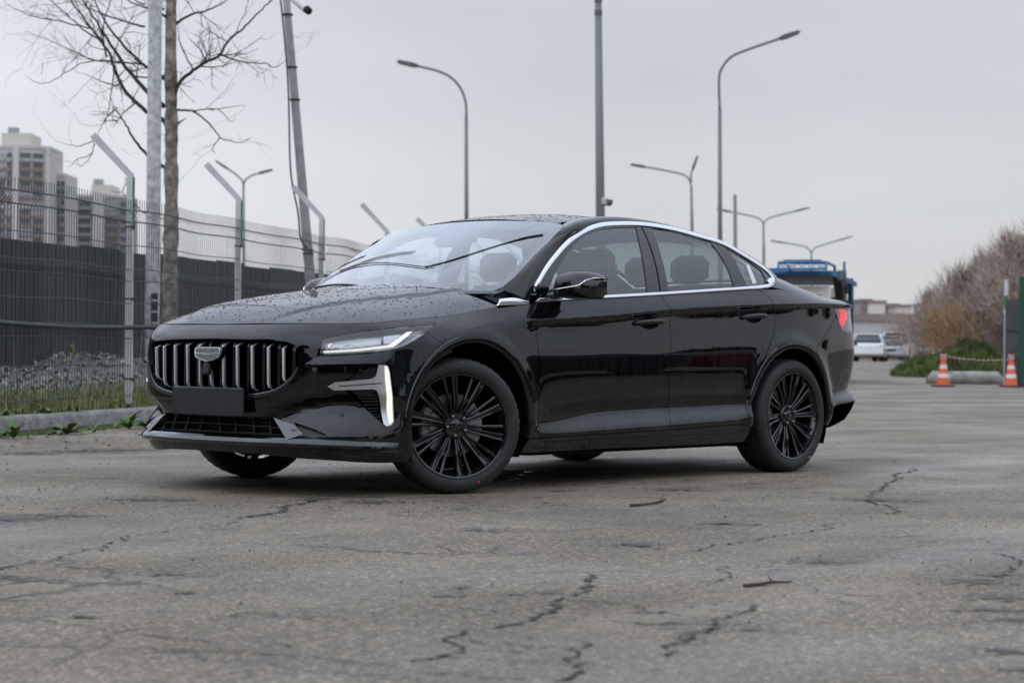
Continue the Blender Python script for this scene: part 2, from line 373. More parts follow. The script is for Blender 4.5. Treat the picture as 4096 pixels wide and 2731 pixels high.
def crack(pts, w, seed, z=.004):
    r = np.random.default_rng(seed); g = [on_ground(*p)[:2] for p in pts]; path = []
    for i in range(len(g)-1):
        n = max(2, int(np.linalg.norm(g[i+1]-g[i])/.03))
        for k in range(n): path.append(g[i]+(g[i+1]-g[i])*k/n)
    path.append(g[-1]); path = np.array(path); n = len(path)
    t = np.gradient(path, axis=0); t /= np.linalg.norm(t, axis=1)[:, None]+1e-9; nn = np.stack([-t[:, 1], t[:, 0]], -1)
    walk = np.cumsum(r.normal(0, .011, n)); walk -= np.linspace(walk[0], walk[-1], n); path = path+nn*(walk+r.normal(0, .007, n))[:, None]
    ww = 1.15*w*(.5+r.random(n)*.9); v = []; f = []
    for i in range(n):
        a = path[i]+nn[i]*ww[i]; c = path[i]-nn[i]*ww[i]; v += [(a[0], a[1], z), (c[0], c[1], z)]
        if i: f.append((2*i-2, 2*i-1, 2*i+1, 2*i))
    o = link_mesh('crack', v, f, CRACK, road); uv = o.data.uv_layers.new(name='across')
    for lp in o.data.loops: uv.data[lp.index].uv = (lp.vertex_index//2*.1, 1. if lp.vertex_index % 2 == 0 else -1.)
    if o.data.polygons[0].normal.z < 0: o.data.flip_normals()
Q = lambda x, y: (1700+x*1.0187, 1750+y*1.0187)
cr = [([Q(660, 540), Q(540, 590), Q(490, 630), Q(460, 680), Q(370, 715), Q(290, 750)], .016), ([Q(225, 760), Q(90, 790), Q(75, 810), Q(100, 850), Q(30, 875), Q(-60, 880)], .014), ([Q(610, 805), Q(560, 840), Q(540, 870), Q(570, 910), Q(520, 960)], .016),
      ([Q(1320, 655), Q(1280, 690), Q(1250, 720), Q(1180, 770), Q(1080, 800), Q(1000, 835), Q(950, 860)], .013), ([Q(1160, 745), Q(1080, 765), Q(940, 795)], .010), ([Q(20, 660), Q(110, 670), Q(200, 677), Q(340, 690)], .007), ([Q(520, 640), Q(650, 645), Q(770, 655), Q(900, 680), Q(1000, 700)], .008),
      ([Q(160, 795), Q(400, 820), Q(700, 833), Q(860, 830)], .007), ([Q(30, 828), Q(380, 850)], .006), ([Q(60, 860), Q(330, 880), Q(560, 890), Q(760, 900)], .008), ([Q(-20, 925), Q(200, 937), Q(420, 945)], .007),
      ([Q(1930, 120), Q(1890, 150), Q(1850, 210), Q(1790, 250), Q(1850, 275), Q(1865, 290), Q(1810, 302)], .020), ([Q(1060, 272), Q(1300, 285), Q(1600, 300), Q(1860, 300), Q(2100, 310), Q(2352, 318)], .006), ([Q(1610, 340), Q(1530, 360), Q(1400, 385), Q(1280, 400), Q(1180, 415), Q(1050, 448)], .012),
      ([Q(1200, 508), Q(1140, 520), Q(1190, 548), Q(1090, 572)], .009), ([Q(780, 418), Q(870, 432), Q(950, 440)], .014), ([Q(1160, 338), Q(1250, 345), Q(1320, 342)], .015), ([Q(820, 688), Q(900, 690), Q(960, 685)], .018), ([Q(1120, 680), Q(1200, 685), Q(1300, 688), Q(1370, 688)], .007),
      ([Q(2040, 440), Q(2150, 442), Q(2300, 440)], .012), ([Q(2230, 455), Q(2290, 470), Q(2330, 490), Q(2260, 520), Q(2250, 545)], .012), ([Q(1750, 390), Q(1900, 385), Q(2000, 392)], .010), ([Q(2060, 815), Q(2160, 822)], .012), ([Q(1260, 198), Q(1330, 196)], .022), ([Q(1410, 198), Q(1520, 200)], .022)]
Q2 = lambda x, y: (x*.7228, 1600+y*.7228)
cr += [([Q2(1770, 555), Q2(1640, 610), Q2(1500, 640), Q2(1330, 655)], .03), ([Q2(1330, 655), Q2(1130, 710), Q2(900, 745), Q2(650, 800), Q2(560, 825)], .010), ([Q2(560, 828), Q2(650, 838)], .012), ([Q2(560, 825), Q2(300, 870), Q2(140, 905), Q2(0, 945)], .012),
       ([Q2(400, 1200), Q2(560, 1205)], .02), ([Q2(800, 1305), Q2(1000, 1320), Q2(1200, 1330)], .010), ([Q2(1050, 1390), Q2(1350, 1405), Q2(1700, 1425), Q2(2000, 1455), Q2(2240, 1475)], .009), ([Q2(1440, 1350), Q2(1620, 1362)], .008), ([Q2(990, 1070), Q2(1100, 1074)], .014), ([Q2(1260, 1190), Q2(1400, 1180), Q2(1540, 1192)], .012)]
for i, (p_, w_) in enumerate(cr): crack(p_, w_, 100+i)
# --- dark worn patches with ragged rims
_disc = None
def patch(px, py, rx, ry, mat, z=.003, name='stain', ang=0.):
    global _disc
    c = on_ground(px, py)
    if _disc is None or _disc.materials[0] is not mat:
        a = np.linspace(0, 2*math.pi, 29)[:-1]; _disc = bpy.data.meshes.new(name); _disc.from_pydata([(math.cos(q), math.sin(q), 0) for q in a], [], [tuple(range(28))]); _disc.materials.append(mat)
    o = bpy.data.objects.new(name, _disc); COL.objects.link(o); o.parent = road; o.location = (c[0], c[1], z); o.rotation_euler = (0, 0, VROT-math.pi/2+ang); o.scale = (rx, ry, 1)
STAIN = eroded('damp_stain', (.045, .041, .037), 'spot', .55)
for i, (x, y, a, c) in enumerate([(1790, 2385, .10, .09), (1850, 2350, .08, .12), (2060, 2380, .09, .05), (2195, 2372, .14, .10), (3920, 2330, .22, .22), (4010, 2390, .22, .2), (3960, 2440, .26, .16), (4060, 2480, .24, .12), (4080, 2610, .22, .12), (3990, 2600, .16, .07), (4000, 2300, .16, .16), (4060, 2680, .18, .08),
                                  (250, 2062, .40, .22), (60, 2075, .45, .36), (330, 2470, .12, .06), (1500, 2010, .4, .3), (2990, 1880, .2, .12), (3160, 1890, .2, .12), (2880, 2095, .26, .14), (2560, 2180, .24, .14), (1240, 2470, .14, .05), (1420, 2395, .12, .05), (2100, 2550, .08, .05), (700, 2300, .3, .12), (3300, 2250, .3, .15), (2700, 1960, .4, .2), (3500, 2000, .5, .3), (1900, 2120, .35, .15), (3050, 2520, .16, .07), (1000, 2600, .15, .05), (600, 2000, .5, .2)]):
    patch(x, y, a, c, STAIN, .003+.0002*i)
PUDDLE = eroded('puddle_water', (.02, .021, .023), 'spot', .03); FILM = eroded('damp_film', (.06, .058, .056), 'spot', .2)
for i, (x, y, a, c) in enumerate([(1180, 1901, .035, .03), (1285, 1908, .05, .035), (2075, 1905, .05, .03), (2110, 1893, .06, .03), (2440, 1834, .05, .06), (2690, 1846, .035, .04), (2060, 1920, .04, .02), (3760, 1636, .30, .28)]):
    patch(x, y, a, c, PUDDLE, .009+.0002*i, name='puddle')
for i, (x, y, a, c) in enumerate([(340, 1806, .5, .35), (120, 1815, .45, .3), (520, 1800, .4, .25)]): patch(x, y, a*1.5, c*1.5, FILM, .009+.0002*i, name='puddle')
# --- loose things on the ground
BARK = P('twig_bark', (.075, .045, .032), .8, var=.4, vscale=60, bump=.4, bscale=120)
def twig(pts, r, label, side=()):
    g = [on_ground(*p)+[0, 0, r*1.1] for p in pts]; m = MB().tube(catmull(g, 4), [r*(1-.5*i/(4*(len(g)-1))) for i in range(4*(len(g)-1)+1)], 7)
    for s_ in side: gg = [on_ground(*p)+[0, 0, r*(1.2+1.5*k)] for k, p in enumerate(s_)]; m.tube(gg, [r*.6]*(len(gg)-1)+[r*.3], 6)
    return tag(m.build('twig', BARK, smooth=True), label, 'twig', 'twigs lying on the asphalt')
twig([(2522, 2027), (2570, 2024), (2620, 2016), (2662, 2003)], .0075, 'pale reddish twig with a small fork beside the sedan', [[(2630, 2015), (2655, 2022)], [(2640, 2010), (2650, 2000)]])
twig([(2975, 2349), (3040, 2343), (3080, 2335), (3120, 2335), (3167, 2333)], .006, 'knobbly dark brown twig on open asphalt in front', [[(3090, 2335), (3070, 2322)], [(3085, 2337), (3095, 2345)]])
LEAFD = P('dead_leaf', (.17, .11, .065), .8, var=.4, vscale=40)
def dry_leaves():
    m = MB(); r = np.random.default_rng(3)
    for k in range(190):
        px, py = (r.uniform(0, 640), r.uniform(1730, 1800)) if k < 130 else (r.uniform(0, 4096), r.uniform(1780, 2500))
        if k >= 130 and r.random() < .5: px, py = r.uniform(0, 1500), r.uniform(1800, 2150)
        c = on_ground(px, py); s_ = r.uniform(.012, .032) if k < 130 else r.uniform(.006, .016); a = r.uniform(0, 6.28); u = np.array([math.cos(a), math.sin(a), r.uniform(-.2, .4)])*s_; w = np.array([-math.sin(a), math.cos(a), r.uniform(-.3, .3)])*s_*.5
        c = c+[0, 0, .006+abs(u[2])+abs(w[2])]; m.add([c-u, c-w*.9, c+u*.2+[0, 0, s_*.15], c+u, c+w], [(0, 1, 2), (1, 3, 2), (3, 4, 2), (4, 0, 2)])
    return m.build('leaf_litter', LEAFD)
tag(dry_leaves(), 'dry brown leaf litter strewn along the kerb foot and asphalt', 'leaves', kind='stuff')
def grit():
    m = MB(); r = np.random.default_rng(5)
    for k in range(900):
        px, py = r.uniform(0, 4096), r.uniform(1760, 2500); 
        if k < 520: px, py = r.uniform(0, 1750), r.uniform(1800, 2080)
        c = on_ground(px, py); s_ = .0025+.007*r.random()**3; c = c+[0, 0, s_*.4]
        v = [c+s_*np.array(d)*r.uniform(.6, 1.2) for d in ((1, 0, 0), (0, 1, 0), (-1, 0, 0), (0, -1, 0), (0, 0, .9), (0, 0, -.6))]
        m.add(v, [(0, 1, 4), (1, 2, 4), (2, 3, 4), (3, 0, 4)])
    return m.build('grit', P('grit_stone', (.10, .095, .09), .9, var=.6, vscale=50))
tag(grit(), 'loose grit and crumbs of stone scattered on asphalt', 'grit', kind='stuff')

# ------------------------------------------------------------------ kerb, verge, rubble
KD = np.array([.235, .972]); KN = np.array([.972, -.235])    # along the kerb / towards the road, in (lat, dep)
K0 = np.array([-4.10, 16.1])
CONC = P('kerb_concrete', (.235, .228, .215), .85, var=.32, vscale=9, bump=.5, bscale=70)
verge = MB()
kerb = empty('kerb', L(*K0)); tag(kerb, kind='structure')
def kpt(t, o, z): q = K0+KD*t+KN*o; return L(q[0], q[1], z)
prof = [(.0, -.05), (.035, .0), (.02, .118), (.005, .140), (-.02, .145), (-.15, .145), (-.15, -.05)]
for i in range(-4, 9):
    t0, t1 = 1.55+3.0*i-.0, 1.55+3.0*(i+1)-.012; m = MB(); dz = RNG.normal(0, .004); rws = []
    for t in np.linspace(t0, t1, 7): rws.append([kpt(t, o+RNG.normal(0, .0015), z+dz+RNG.normal(0, .0012)) for o, z in prof])
    m.grid(rws, close=True); m.add(rws[0], [tuple(range(6, -1, -1))]); m.add(rws[-1], [tuple(range(7))])
    o = m.build('kerb_stone', CONC); o.parent = kerb; o.matrix_parent_inverse = Matrix.Translation(-Vector(kerb.location))
SOIL = P('verge_soil', (.055, .045, .032), .95, var=.5, vscale=14, bump=.9, bscale=40)
rws = []
for t in np.linspace(-14, 26, 80):
    rws.append([kpt(t, o, z+RNG.normal(0, .012)*(k > 0)) for k, (o, z) in enumerate([(-.10, .10), (-.2, .135), (-.45, .16), (-.9, .20), (-1.4, .20), (-3.5, .2), (-9, .2), (-60, .2)])])
o = MB().grid(rws).build('verge', SOIL); tag(o, kind='structure')
if o.data.polygons[0].normal.z < 0: o.data.flip_normals()
# moss and soil at the kerb foot
m = MB()
for t in np.linspace(-6, 10, 60): pass
rws = [[kpt(t, o+RNG.normal(0, .02), z) for o, z in ((.03, .03), (.10, .016), (.22+.08*math.sin(t*2.1)+RNG.normal(0, .03), .005))] for t in np.linspace(-10, 14, 110)]
o = MB().grid(rws).build('gutter_soil', P('gutter_soil', (.05, .044, .034), .95, var=.6, vscale=25, bump=.9, bscale=60)); tag(o, 'strip of damp soil and crumbs along the kerb foot', 'soil', kind='stuff')
if o.data.polygons[0].normal.z < 0: o.data.flip_normals()
MOSS = P('moss', (.10, .16, .012), .95, var=.5, vscale=60, bump=1, bscale=160)
def moss():
    m = MB(); r = np.random.default_rng(9)
    for k in range(2600):
        t = r.choice([1.0, 1.6, 2.3, 2.7, .2, 3.3])+r.normal(0, .22); o = .17+r.normal(0, .045); h = r.uniform(.008, .022); p = kpt(t, o, .004); s_ = r.uniform(.006, .014)
        m.add([p+[s_, 0, 0], p+[-s_*.5, s_, 0], p+[-s_*.5, -s_, 0], p+[0, 0, h]], [(0, 1, 3), (1, 2, 3), (2, 0, 3)])
    return m.build('moss', MOSS)
tag(moss(), 'bright green moss cushions on the gutter edge', 'moss', kind='stuff')
def heap_z(o, t): return .2+.40*smooth(1.0, 3.4, -o)*(.75+.25*math.sin(t*.9)+.12*math.sin(t*2.3+1))
rws = [[kpt(t, o, heap_z(o, t)-.03) for o in np.linspace(-1.0, -5.5, 10)] for t in np.linspace(-12, 26, 60)]
o = MB().grid(rws).build('rubble_bank', P('rubble_soil', (.13, .125, .118), .95, var=.4, vscale=20, bump=.8, bscale=30)); tag(o, kind='structure')
if o.data.polygons[0].normal.z < 0: o.data.flip_normals()
def rubble():
    m = MB(); r = np.random.default_rng(11)
    ico = [(0, 0, 1), (.89, 0, .45), (.28, .85, .45), (-.72, .53, .45), (-.72, -.53, .45), (.28, -.85, .45), (.72, .53, -.45), (-.28, .85, -.45), (-.89, 0, -.45), (-.28, -.85, -.45), (.72, -.53, -.45), (0, 0, -1)]
    icf = [(0, 1, 2), (0, 2, 3), (0, 3, 4), (0, 4, 5), (0, 5, 1), (1, 6, 2), (2, 7, 3), (3, 8, 4), (4, 9, 5), (5, 10, 1), (2, 6, 7), (3, 7, 8), (4, 8, 9), (5, 9, 10), (1, 10, 6)]
    for k in range(5200):
        o = -1.15-3.6*r.random(); t = r.uniform(-8, 12 if k < 4200 else 22); s_ = .016+.040*r.random()**2; z = heap_z(o, t)-.02+s_*.4
        R = r.normal(0, 1, (3, 3)); R, _ = np.linalg.qr(R); sc = s_*np.array([r.uniform(.7, 1.3), r.uniform(.6, 1.1), r.uniform(.5, 1.)]); p = kpt(t, o, z)
        m.add([p+R @ (np.array(v)*sc*r.uniform(.8, 1.15)) for v in ico], icf)
    return m.build('rubble', P('rubble_stone', (.25, .238, .222), .9, var=.8, vscale=14, bump=.4, bscale=60))
tag(rubble(), 'bank of pale crushed stone rubble behind the wire fence', 'rubble', kind='stuff')

# ------------------------------------------------------------------ grass and weeds
GREEN = P('grass_green', (.15, .175, .038), .7, var=.5, vscale=14); STRAW = P('grass_straw', (.27, .235, .12), .8, var=.35, vscale=14)
WEED = P('weed_leaf', (.075, .145, .020), .55, var=.35, vscale=30)
def blades(n, tr, orr, hr, wr, seed, bend=.5, z0=.14):
    m = MB(); r = np.random.default_rng(seed)
    for k in range(n):
        t = r.uniform(*tr); o = r.uniform(*orr); p = kpt(t, o, z0+.06*smooth(.2, .9, -o)-.01); h = r.uniform(*hr)*(.5+.5*r.random()); a = r.uniform(0, 6.28); w = r.uniform(*wr)
        d = np.array([math.cos(a), math.sin(a), 0]); q = np.array([-d[1], d[0], 0]); b = bend*h*r.uniform(.2, 1.2)
        m.add([p-q*w, p+q*w, p+d*b*.35+q*w*.8+[0, 0, h*.6], p+d*b*.35-q*w*.8+[0, 0, h*.6], p+d*b+[0, 0, h*(1-.25*b/h)]], [(0, 1, 2, 3), (3, 2, 4)])
    return m
tag(blades(13000, (-7, 14), (-1.2, -.10), (.06, .27), (.0025, .006), 21).build('grass', GREEN), 'green grass growing on the verge along the kerb', 'grass', kind='stuff')
tag(blades(5200, (-7, 16), (-1.5, -.12), (.06, .34), (.0016, .0034), 22, .7).build('dry_grass', STRAW), 'dry straw-coloured grass among the green on the verge', 'grass', kind='stuff')
def leafy(m, base, n, Ls, seed, up=.5, w=.2, lobes=True):
    r = np.random.default_rng(seed)
    for k in range(n):
        a = 2*math.pi*k/n+r.normal(0, .3); Ln = Ls*r.uniform(.6, 1.15); d = np.array([math.cos(a), math.sin(a), 0]); q = np.array([-d[1], d[0], 0]); el = r.uniform(.2, 1.1)*up*1.6
        pts = []; wd = []
        for i in range(7):
            u = i/6; ang = el-1.1*u*u*r.uniform(.7, 1.1); 
            pts.append((pts[-1]+(d*math.cos(ang)+np.array([0, 0, math.sin(ang)]))*Ln/6) if i else np.array(base, float))
            wd.append(Ln*w*(.15+.85*math.sin(math.pi*min(1, u*.75+.18)))*(1 if not lobes else (1.0 if i % 2 else .55))*(0.05 if i == 6 else 1))
        v = []
        for p, x in zip(pts, wd): v += [p-q*x+[0, 0, x*.3], p, p+q*x+[0, 0, x*.3]]
        f = []
        for i in range(6): f += [(3*i, 3*i+1, 3*i+4, 3*i+3), (3*i+1, 3*i+2, 3*i+5, 3*i+4)]
        m.add(v, f)
def weed(px, py, n, Ls, seed, label, up=.5, z=0.):
    b = on_ground(px, py, z); root = empty('weed_plant', b, label=label, cat='weed', group='broad-leaved weeds along the kerb'); m = MB(); leafy(m, (0, 0, .005), n, Ls, seed, up)
    m.build('leaf_rosette', WEED, root, smooth=True)
    s_ = MB().tube([(0, 0, 0), (.004, .003, .03)], .006, 6); s_.build('root_crown', P('weed_stem', (.10, .08, .03), .7), root)
weed(55, 1752, 9, .19, 31, 'upright dandelion weed at the kerb foot nearest the picture edge', .85)
weed(12, 1750, 7, .14, 36, 'weed clump cut off by the photo edge beside the kerb', .6)
weed(112, 1757, 5, .07, 37, 'tiny lobed weed right of the upright dandelion', .5)
weed(268, 1738, 13, .20, 32, 'spreading dock weed with long drooping leaves at mid kerb', .55)
weed(372, 1730, 6, .13, 33, 'small weed between the dock weed and kerb joint', .7)
weed(515, 1716, 12, .21, 34, 'bushy dandelion weed just left of the sedan bumper', .75)
weed(580, 1712, 8, .17, 35, 'weed half hidden behind the sedan bumper corner', .7)
for i_, (px, py, n_, l_) in enumerate([(60, 1655, 9, .13), (170, 1652, 10, .16), (300, 1645, 8, .12), (440, 1632, 9, .16), (480, 1630, 8, .14), (230, 1648, 7, .10), (20, 1662, 8, .12)]):
    weed(px, py, n_, l_, 50+i_, ['low plantain weed on the verge at the left', 'broad flat weed on the verge above the kerb', 'small weed on the verge at mid kerb', 'tall-leaved weed on the verge near the white post', 'weed beside the white post foot', 'little weed between two bigger verge weeds', 'verge weed at the photo edge'][i_], .5, .145)
STEMB = P('dead_stem', (.07, .05, .035), .85); STALK = P('straw_stalk', (.36, .29, .18), .75)
def stalk(pts, r, mat, label, leaves=0, dep=18.6):
    P3 = [at(px, py, dep) for px, py in pts]; root = empty('stalk_plant', P3[0], label=label, cat='plant', group='tall stems on the verge'); c = P3[0]; g = catmull([p-c for p in P3], 5)
    m = MB().tube(g, [r*(1-.6*i/len(g)) for i in range(len(g))], 6); m.build('stem', mat, root, smooth=True)
    if leaves:
        m = MB(); rr = np.random.default_rng(int(pts[0][0]))
        for k in range(leaves):
            p = g[int(len(g)*(.35+.6*k/leaves))]; a = rr.uniform(0, 6.28); d = SIDE*math.cos(a)+FLAT*math.sin(a)*.4+np.array([0, 0, .3]); q = np.array([0, 0, 1.])*.5+FLAT*.5; l_ = rr.uniform(.035, .075)
            m.add([p, p+d*l_*.5+q*l_*.25, p+d*l_, p+d*l_*.5-q*l_*.25], [(0, 1, 2, 3)])
        m.build('leaves', P('yellow_leaf', (.20, .21, .03), .6, var=.3), root)
stalk([(262, 1628), (268, 1520), (282, 1450), (298, 1420), (300, 1375)], .006, STEMB, 'dark thin shrub stem with yellow-green leaves behind the wire', 16)
stalk([(235, 1630), (225, 1530), (220, 1460), (218, 1425)], .005, STEMB, 'short dark stem with small yellow leaves', 9)
stalk([(298, 1700), (318, 1640), (322, 1570), (345, 1510), (392, 1440)], .005, STALK, 'long bent straw stalk leaning over the kerb', 0, 17.2)
stalk([(408, 1620), (412, 1570), (425, 1510), (430, 1495)], .006, STEMB, 'brown stem with one green leaf tuft', 7)
stalk([(40, 1640), (52, 1580), (55, 1520), (58, 1400), (45, 1300)], .003, STALK, 'very thin pale grass stalk near the photo edge', 0)
stalk([(540, 1620), (552, 1500), (568, 1350), (575, 1300)], .003, STALK, 'thin straw stalk right of the white post', 0)
stalk([(300, 1625), (310, 1560), (305, 1500)], .004, STEMB, 'bare dark twig stem on the verge', 0)
stalk([(68, 1630), (70, 1560), (66, 1500)], .012, P('dock_brown', (.09, .055, .03), .9), 'thick brown seed head of dock weed', 0)

# ------------------------------------------------------------------ wire fence with grey posts
GPOST = P('post_grey_paint', (.58, .58, .58), .55, var=.12, vscale=5, bump=.15, bscale=40)
GREENP = P('post_green_paint', (.02, .20, .075), .5); RUST = P('rusty_clamp', (.06, .028, .018), .8, var=.4, vscale=60)
WIRE = P('fence_wire', (.075, .077, .08), .5, .3)
FD = np.array([.212, .977]); F0 = np.array([-3.64, 19.0]); SP = 2.98
def fpt(t, o, z): q = F0+FD*t+np.array([.977, -.212])*o; return L(q[0], q[1], z)
fdir = (fpt(1, 0, 0)-fpt(0, 0, 0)); frot = math.atan2(fdir[1], fdir[0]); fno = fpt(0, 1, 0)-fpt(0, 0, 0)
fence = empty('wire_fence', fpt(0, 0, .2), label='welded wire mesh fence with bent grey posts along the verge', cat='fence')
def to_fence(o): o.parent = fence; o.matrix_parent_inverse = Matrix.Translation(-Vector(fence.location)); return o
def post(i):
    t = SP*i; b = fpt(t, 0, .14); pe = to_fence(empty('post', b)); w = .034
    ax = fdir; up = np.array([0, 0, 1.]); topz = 2.21; top = np.array([0, 0, topz]); arm = -SIDE*.355+np.array([0, 0, .375])+np.array([0, 0, topz])
    # upright and arm mitred at the bend; square tube
    a_, b_ = SIDE, FLAT; m = MB(); sec = lambda c, u, v: [c-u*w-v*w, c+u*w-v*w, c+u*w+v*w, c-u*w+v*w]
    ad = (arm-top)/np.linalg.norm(arm-top); nrm = np.cross(ad, b_); mit = SIDE*.85+up*.35
    m.grid([sec(np.array([0, 0, -.2]), a_, b_), sec(top, mit, b_), sec(arm, -np.cross(b_, ad) if np.cross(b_, ad) @ SIDE < 0 else np.cross(b_, ad), b_)], close=True)
    m.add(sec(arm, np.cross(b_, ad) if np.cross(b_, ad) @ SIDE > 0 else -np.cross(b_, ad), b_), [(0, 1, 2, 3)])
    o = m.build('post_tube', GPOST); o.parent = pe
    if i < 4: o = MB().box((0, 0, 0), (.004, .062, .50)).build('green_side', GREENP, pe); o.location = Vector(SIDE*(w+.003))+Vector((0, 0, 1.94)); o.rotation_euler = (0, 0, math.atan2(SIDE[1], SIDE[0]))
    for z in (1.69, 1.02, .30):
        m = MB(); m.box((0, 0, 0), (.078, .078, .012)); m.box((.044, -.03, -.004), (.022, .03, .024)); o = m.build('clamp', RUST, pe); o.location = (0, 0, z+RNG.normal(0, .02)); o.rotation_euler = (0, 0, math.atan2(SIDE[1], SIDE[0]))
    o = MB().box((0, 0, -.02), (.075, .075, .12)).build('rusted_foot', RUST, pe); o.rotation_euler = (0, 0, math.atan2(SIDE[1], SIDE[0]))
for i in range(-2, 7): post(i)
def mesh_panel(i):
    m = MB(); t0, t1 = SP*i+.04, SP*(i+1)-.04; n = 52; r = np.random.default_rng(60+i); w = .0040; H0, H1 = .235, 2.12
    folds = [(.30, 1), (.98, 1), (1.56, 1), (2.02, 1)]; zb = [.235, .40]
    # heights: straight rods kinked in V folds
    zs_ = [H0]; of = [0.]
    for fz in (.86, 1.40, 1.96):
        zs_ += [fz-.055, fz, fz+.055]; of += [0, .05, 0]
    zs_ += [H1]; of += [0]
    sag = lambda t, z: .012*math.sin(t*1.9+i)+.010*math.sin(t*4.3+z*2)
    for k in range(n+1):
        t = t0+(t1-t0)*k/n; pts = [fpt(t+r.normal(0, .002), .04+o_+sag(t, z), z+.008*math.sin(t*2.7+i)) for z, o_ in zip(zs_, of)]; m.tube(pts, w, 4, cap=False)
    for z, o_ in [(H0+.03, 0), (.55, 0), (.805, 0), (.915, 0), (1.13, 0), (1.345, 0), (1.455, 0), (1.68, 0), (1.905, 0), (2.015, 0)]:
        pts = [fpt(t, .04+o_+sag(t, z), z+.008*math.sin(t*2.7+i)) for t in np.linspace(t0, t1, 14)]; m.tube(pts, w*1.15 if z < 1.9 else w*1.7, 4, cap=False)
    return to_fence(m.build('mesh_panel', WIRE))
for i in range(-2, 6): mesh_panel(i)
m = MB().tube([fpt(t, .09+.02*math.sin(t*1.3), .905+.018*math.sin(t*1.1)) for t in np.linspace(-6.5, 14, 60)], .022, 8)
tag(m.build('black_hose', P('hose_black', (.012, .012, .013), .5), smooth=True), 'thick black hose strung along the wire fence at knee height', 'hose')
# ------------------------------------------------------------------ dark corrugated fence behind
SHEET = P('dark_grey_sheet', (.032, .034, .039), .5, var=.12, vscale=2)
S0, S1 = np.array([-6.05, 23.4]), np.array([-3.50, 34.2]); SDIR = (S1-S0)/np.linalg.norm(S1-S0)
sfence = empty('sheet_fence', L(*S0), label='dark grey corrugated metal fence standing behind the rubble', cat='fence')
SHEETS = [SHEET, P('dark_grey_sheet_faded', (.040, .042, .046), .55, var=.18, vscale=1.5), P('dark_grey_sheet_dull', (.027, .028, .032), .6, var=.2, vscale=2.5)]
def sheet(i):
    w = 1.15; n = 10; rws = [[], []]; nrm = np.array([SDIR[1], -SDIR[0]])
    top = 2.02+RNG.normal(0, .014)
    for k in range(n):
        for u, o in ((0, 0), (.30, 0), (.38, .016), (.92, .016)):
            q = S0+SDIR*(w*i+w*(k+u)/n)+nrm*(o+.006*(i % 2)); rws[0].append(L(q[0], q[1], .1)); rws[1].append(L(q[0], q[1], top))
    o = MB().grid(rws).build('metal_sheet', SHEETS[int(RNG.integers(0, 3))]); o.parent = sfence; o.matrix_parent_inverse = Matrix.Translation(-Vector(sfence.location))
for i in range(-36, 24): sheet(i)
# low dark-roofed shed behind
sh = empty('shed', L(-3.2, 50), label='low dark shed with a shallow pitched roof behind the fences', cat='shed')
m = MB(); c = L(-3.2, 50)
for nm, lo_, hi_, mt in (('wall', 0, 1.95, P('shed_wall', (.08, .08, .085), .8)),):
    m.prism([L(-5.6, 50)-c, L(-1.0, 50)-c, L(0, 56)-c, L(-4.6, 56)-c], (0, 0, lo_), (0, 0, hi_)); m.build('wall', mt, sh)
ra, rb_, rc_, rd_ = L(-6.0, 49.5)-c, L(-.6, 49.5)-c, L(.2, 56.5)-c, L(-5.0, 56.5)-c
m = MB(); r0, r1 = (L(-2.9, 49.5)-c)+[0, 0, 2.62], (L(-2.0, 56.5)-c)+[0, 0, 2.62]; z_ = np.array([0, 0, 2.0])
m.add([ra+z_, rb_+z_, rc_+z_, rd_+z_, r0, r1]+[p-np.array([0, 0, .12]) for p in (ra+z_, rb_+z_, rc_+z_, rd_+z_, r0, r1)], [(0, 4, 5, 3), (4, 1, 2, 5), (0, 6, 10, 4), (4, 10, 7, 1), (6, 9, 11, 10), (10, 11, 8, 7)]); m.build('roof', P('shed_roof', (.035, .036, .038), .7), sh)

# ------------------------------------------------------------------ poles and lamps
GALV = P('galvanised_steel', (.47, .485, .495), .45, .5, var=.4, vscale=13, rvar=.12)
LAMPG = P('lamp_pole_grey', (.17, .185, .18), .5, .4); LAMPH = P('lamp_head_grey', (.11, .11, .115), .5)
def galv_pole():
    b = foot(607, 23.2, .2); g = empty('lighting_mast', b, label='thick galvanised octagonal pole with an open hatch beside the tree', cat='pole')
    m = MB(); m.lathe([(.092, -.3), (.088, .9), (.066, 9.)], seg=8); m.build('mast', GALV, g)
    fr = -(FLAT*.9-SIDE*.45); fr /= np.linalg.norm(fr); ang = math.atan2(fr[1], fr[0]); c, s_ = math.cos(ang), math.sin(ang)
    mm = MB().box((0, 0, 0), (.012, .075, .42)); o = mm.build('hatch_opening', DEEP0, g); o.location = Vector(fr*.084)+Vector((0, 0, .93)); o.rotation_euler = (0, 0, ang)
    for k in range(3):
        o = MB().box((0, 0, 0), (.012, .070, .022)).build('terminal', P('terminal_pale', (.45, .45, .44), .6), g); o.location = Vector(fr*.090)+Vector((0, 0, .80+.13*k)); o.rotation_euler = (0, 0, ang)
DEEP0 = P('dark_opening', (.01, .01, .01), .8)
galv_pole()
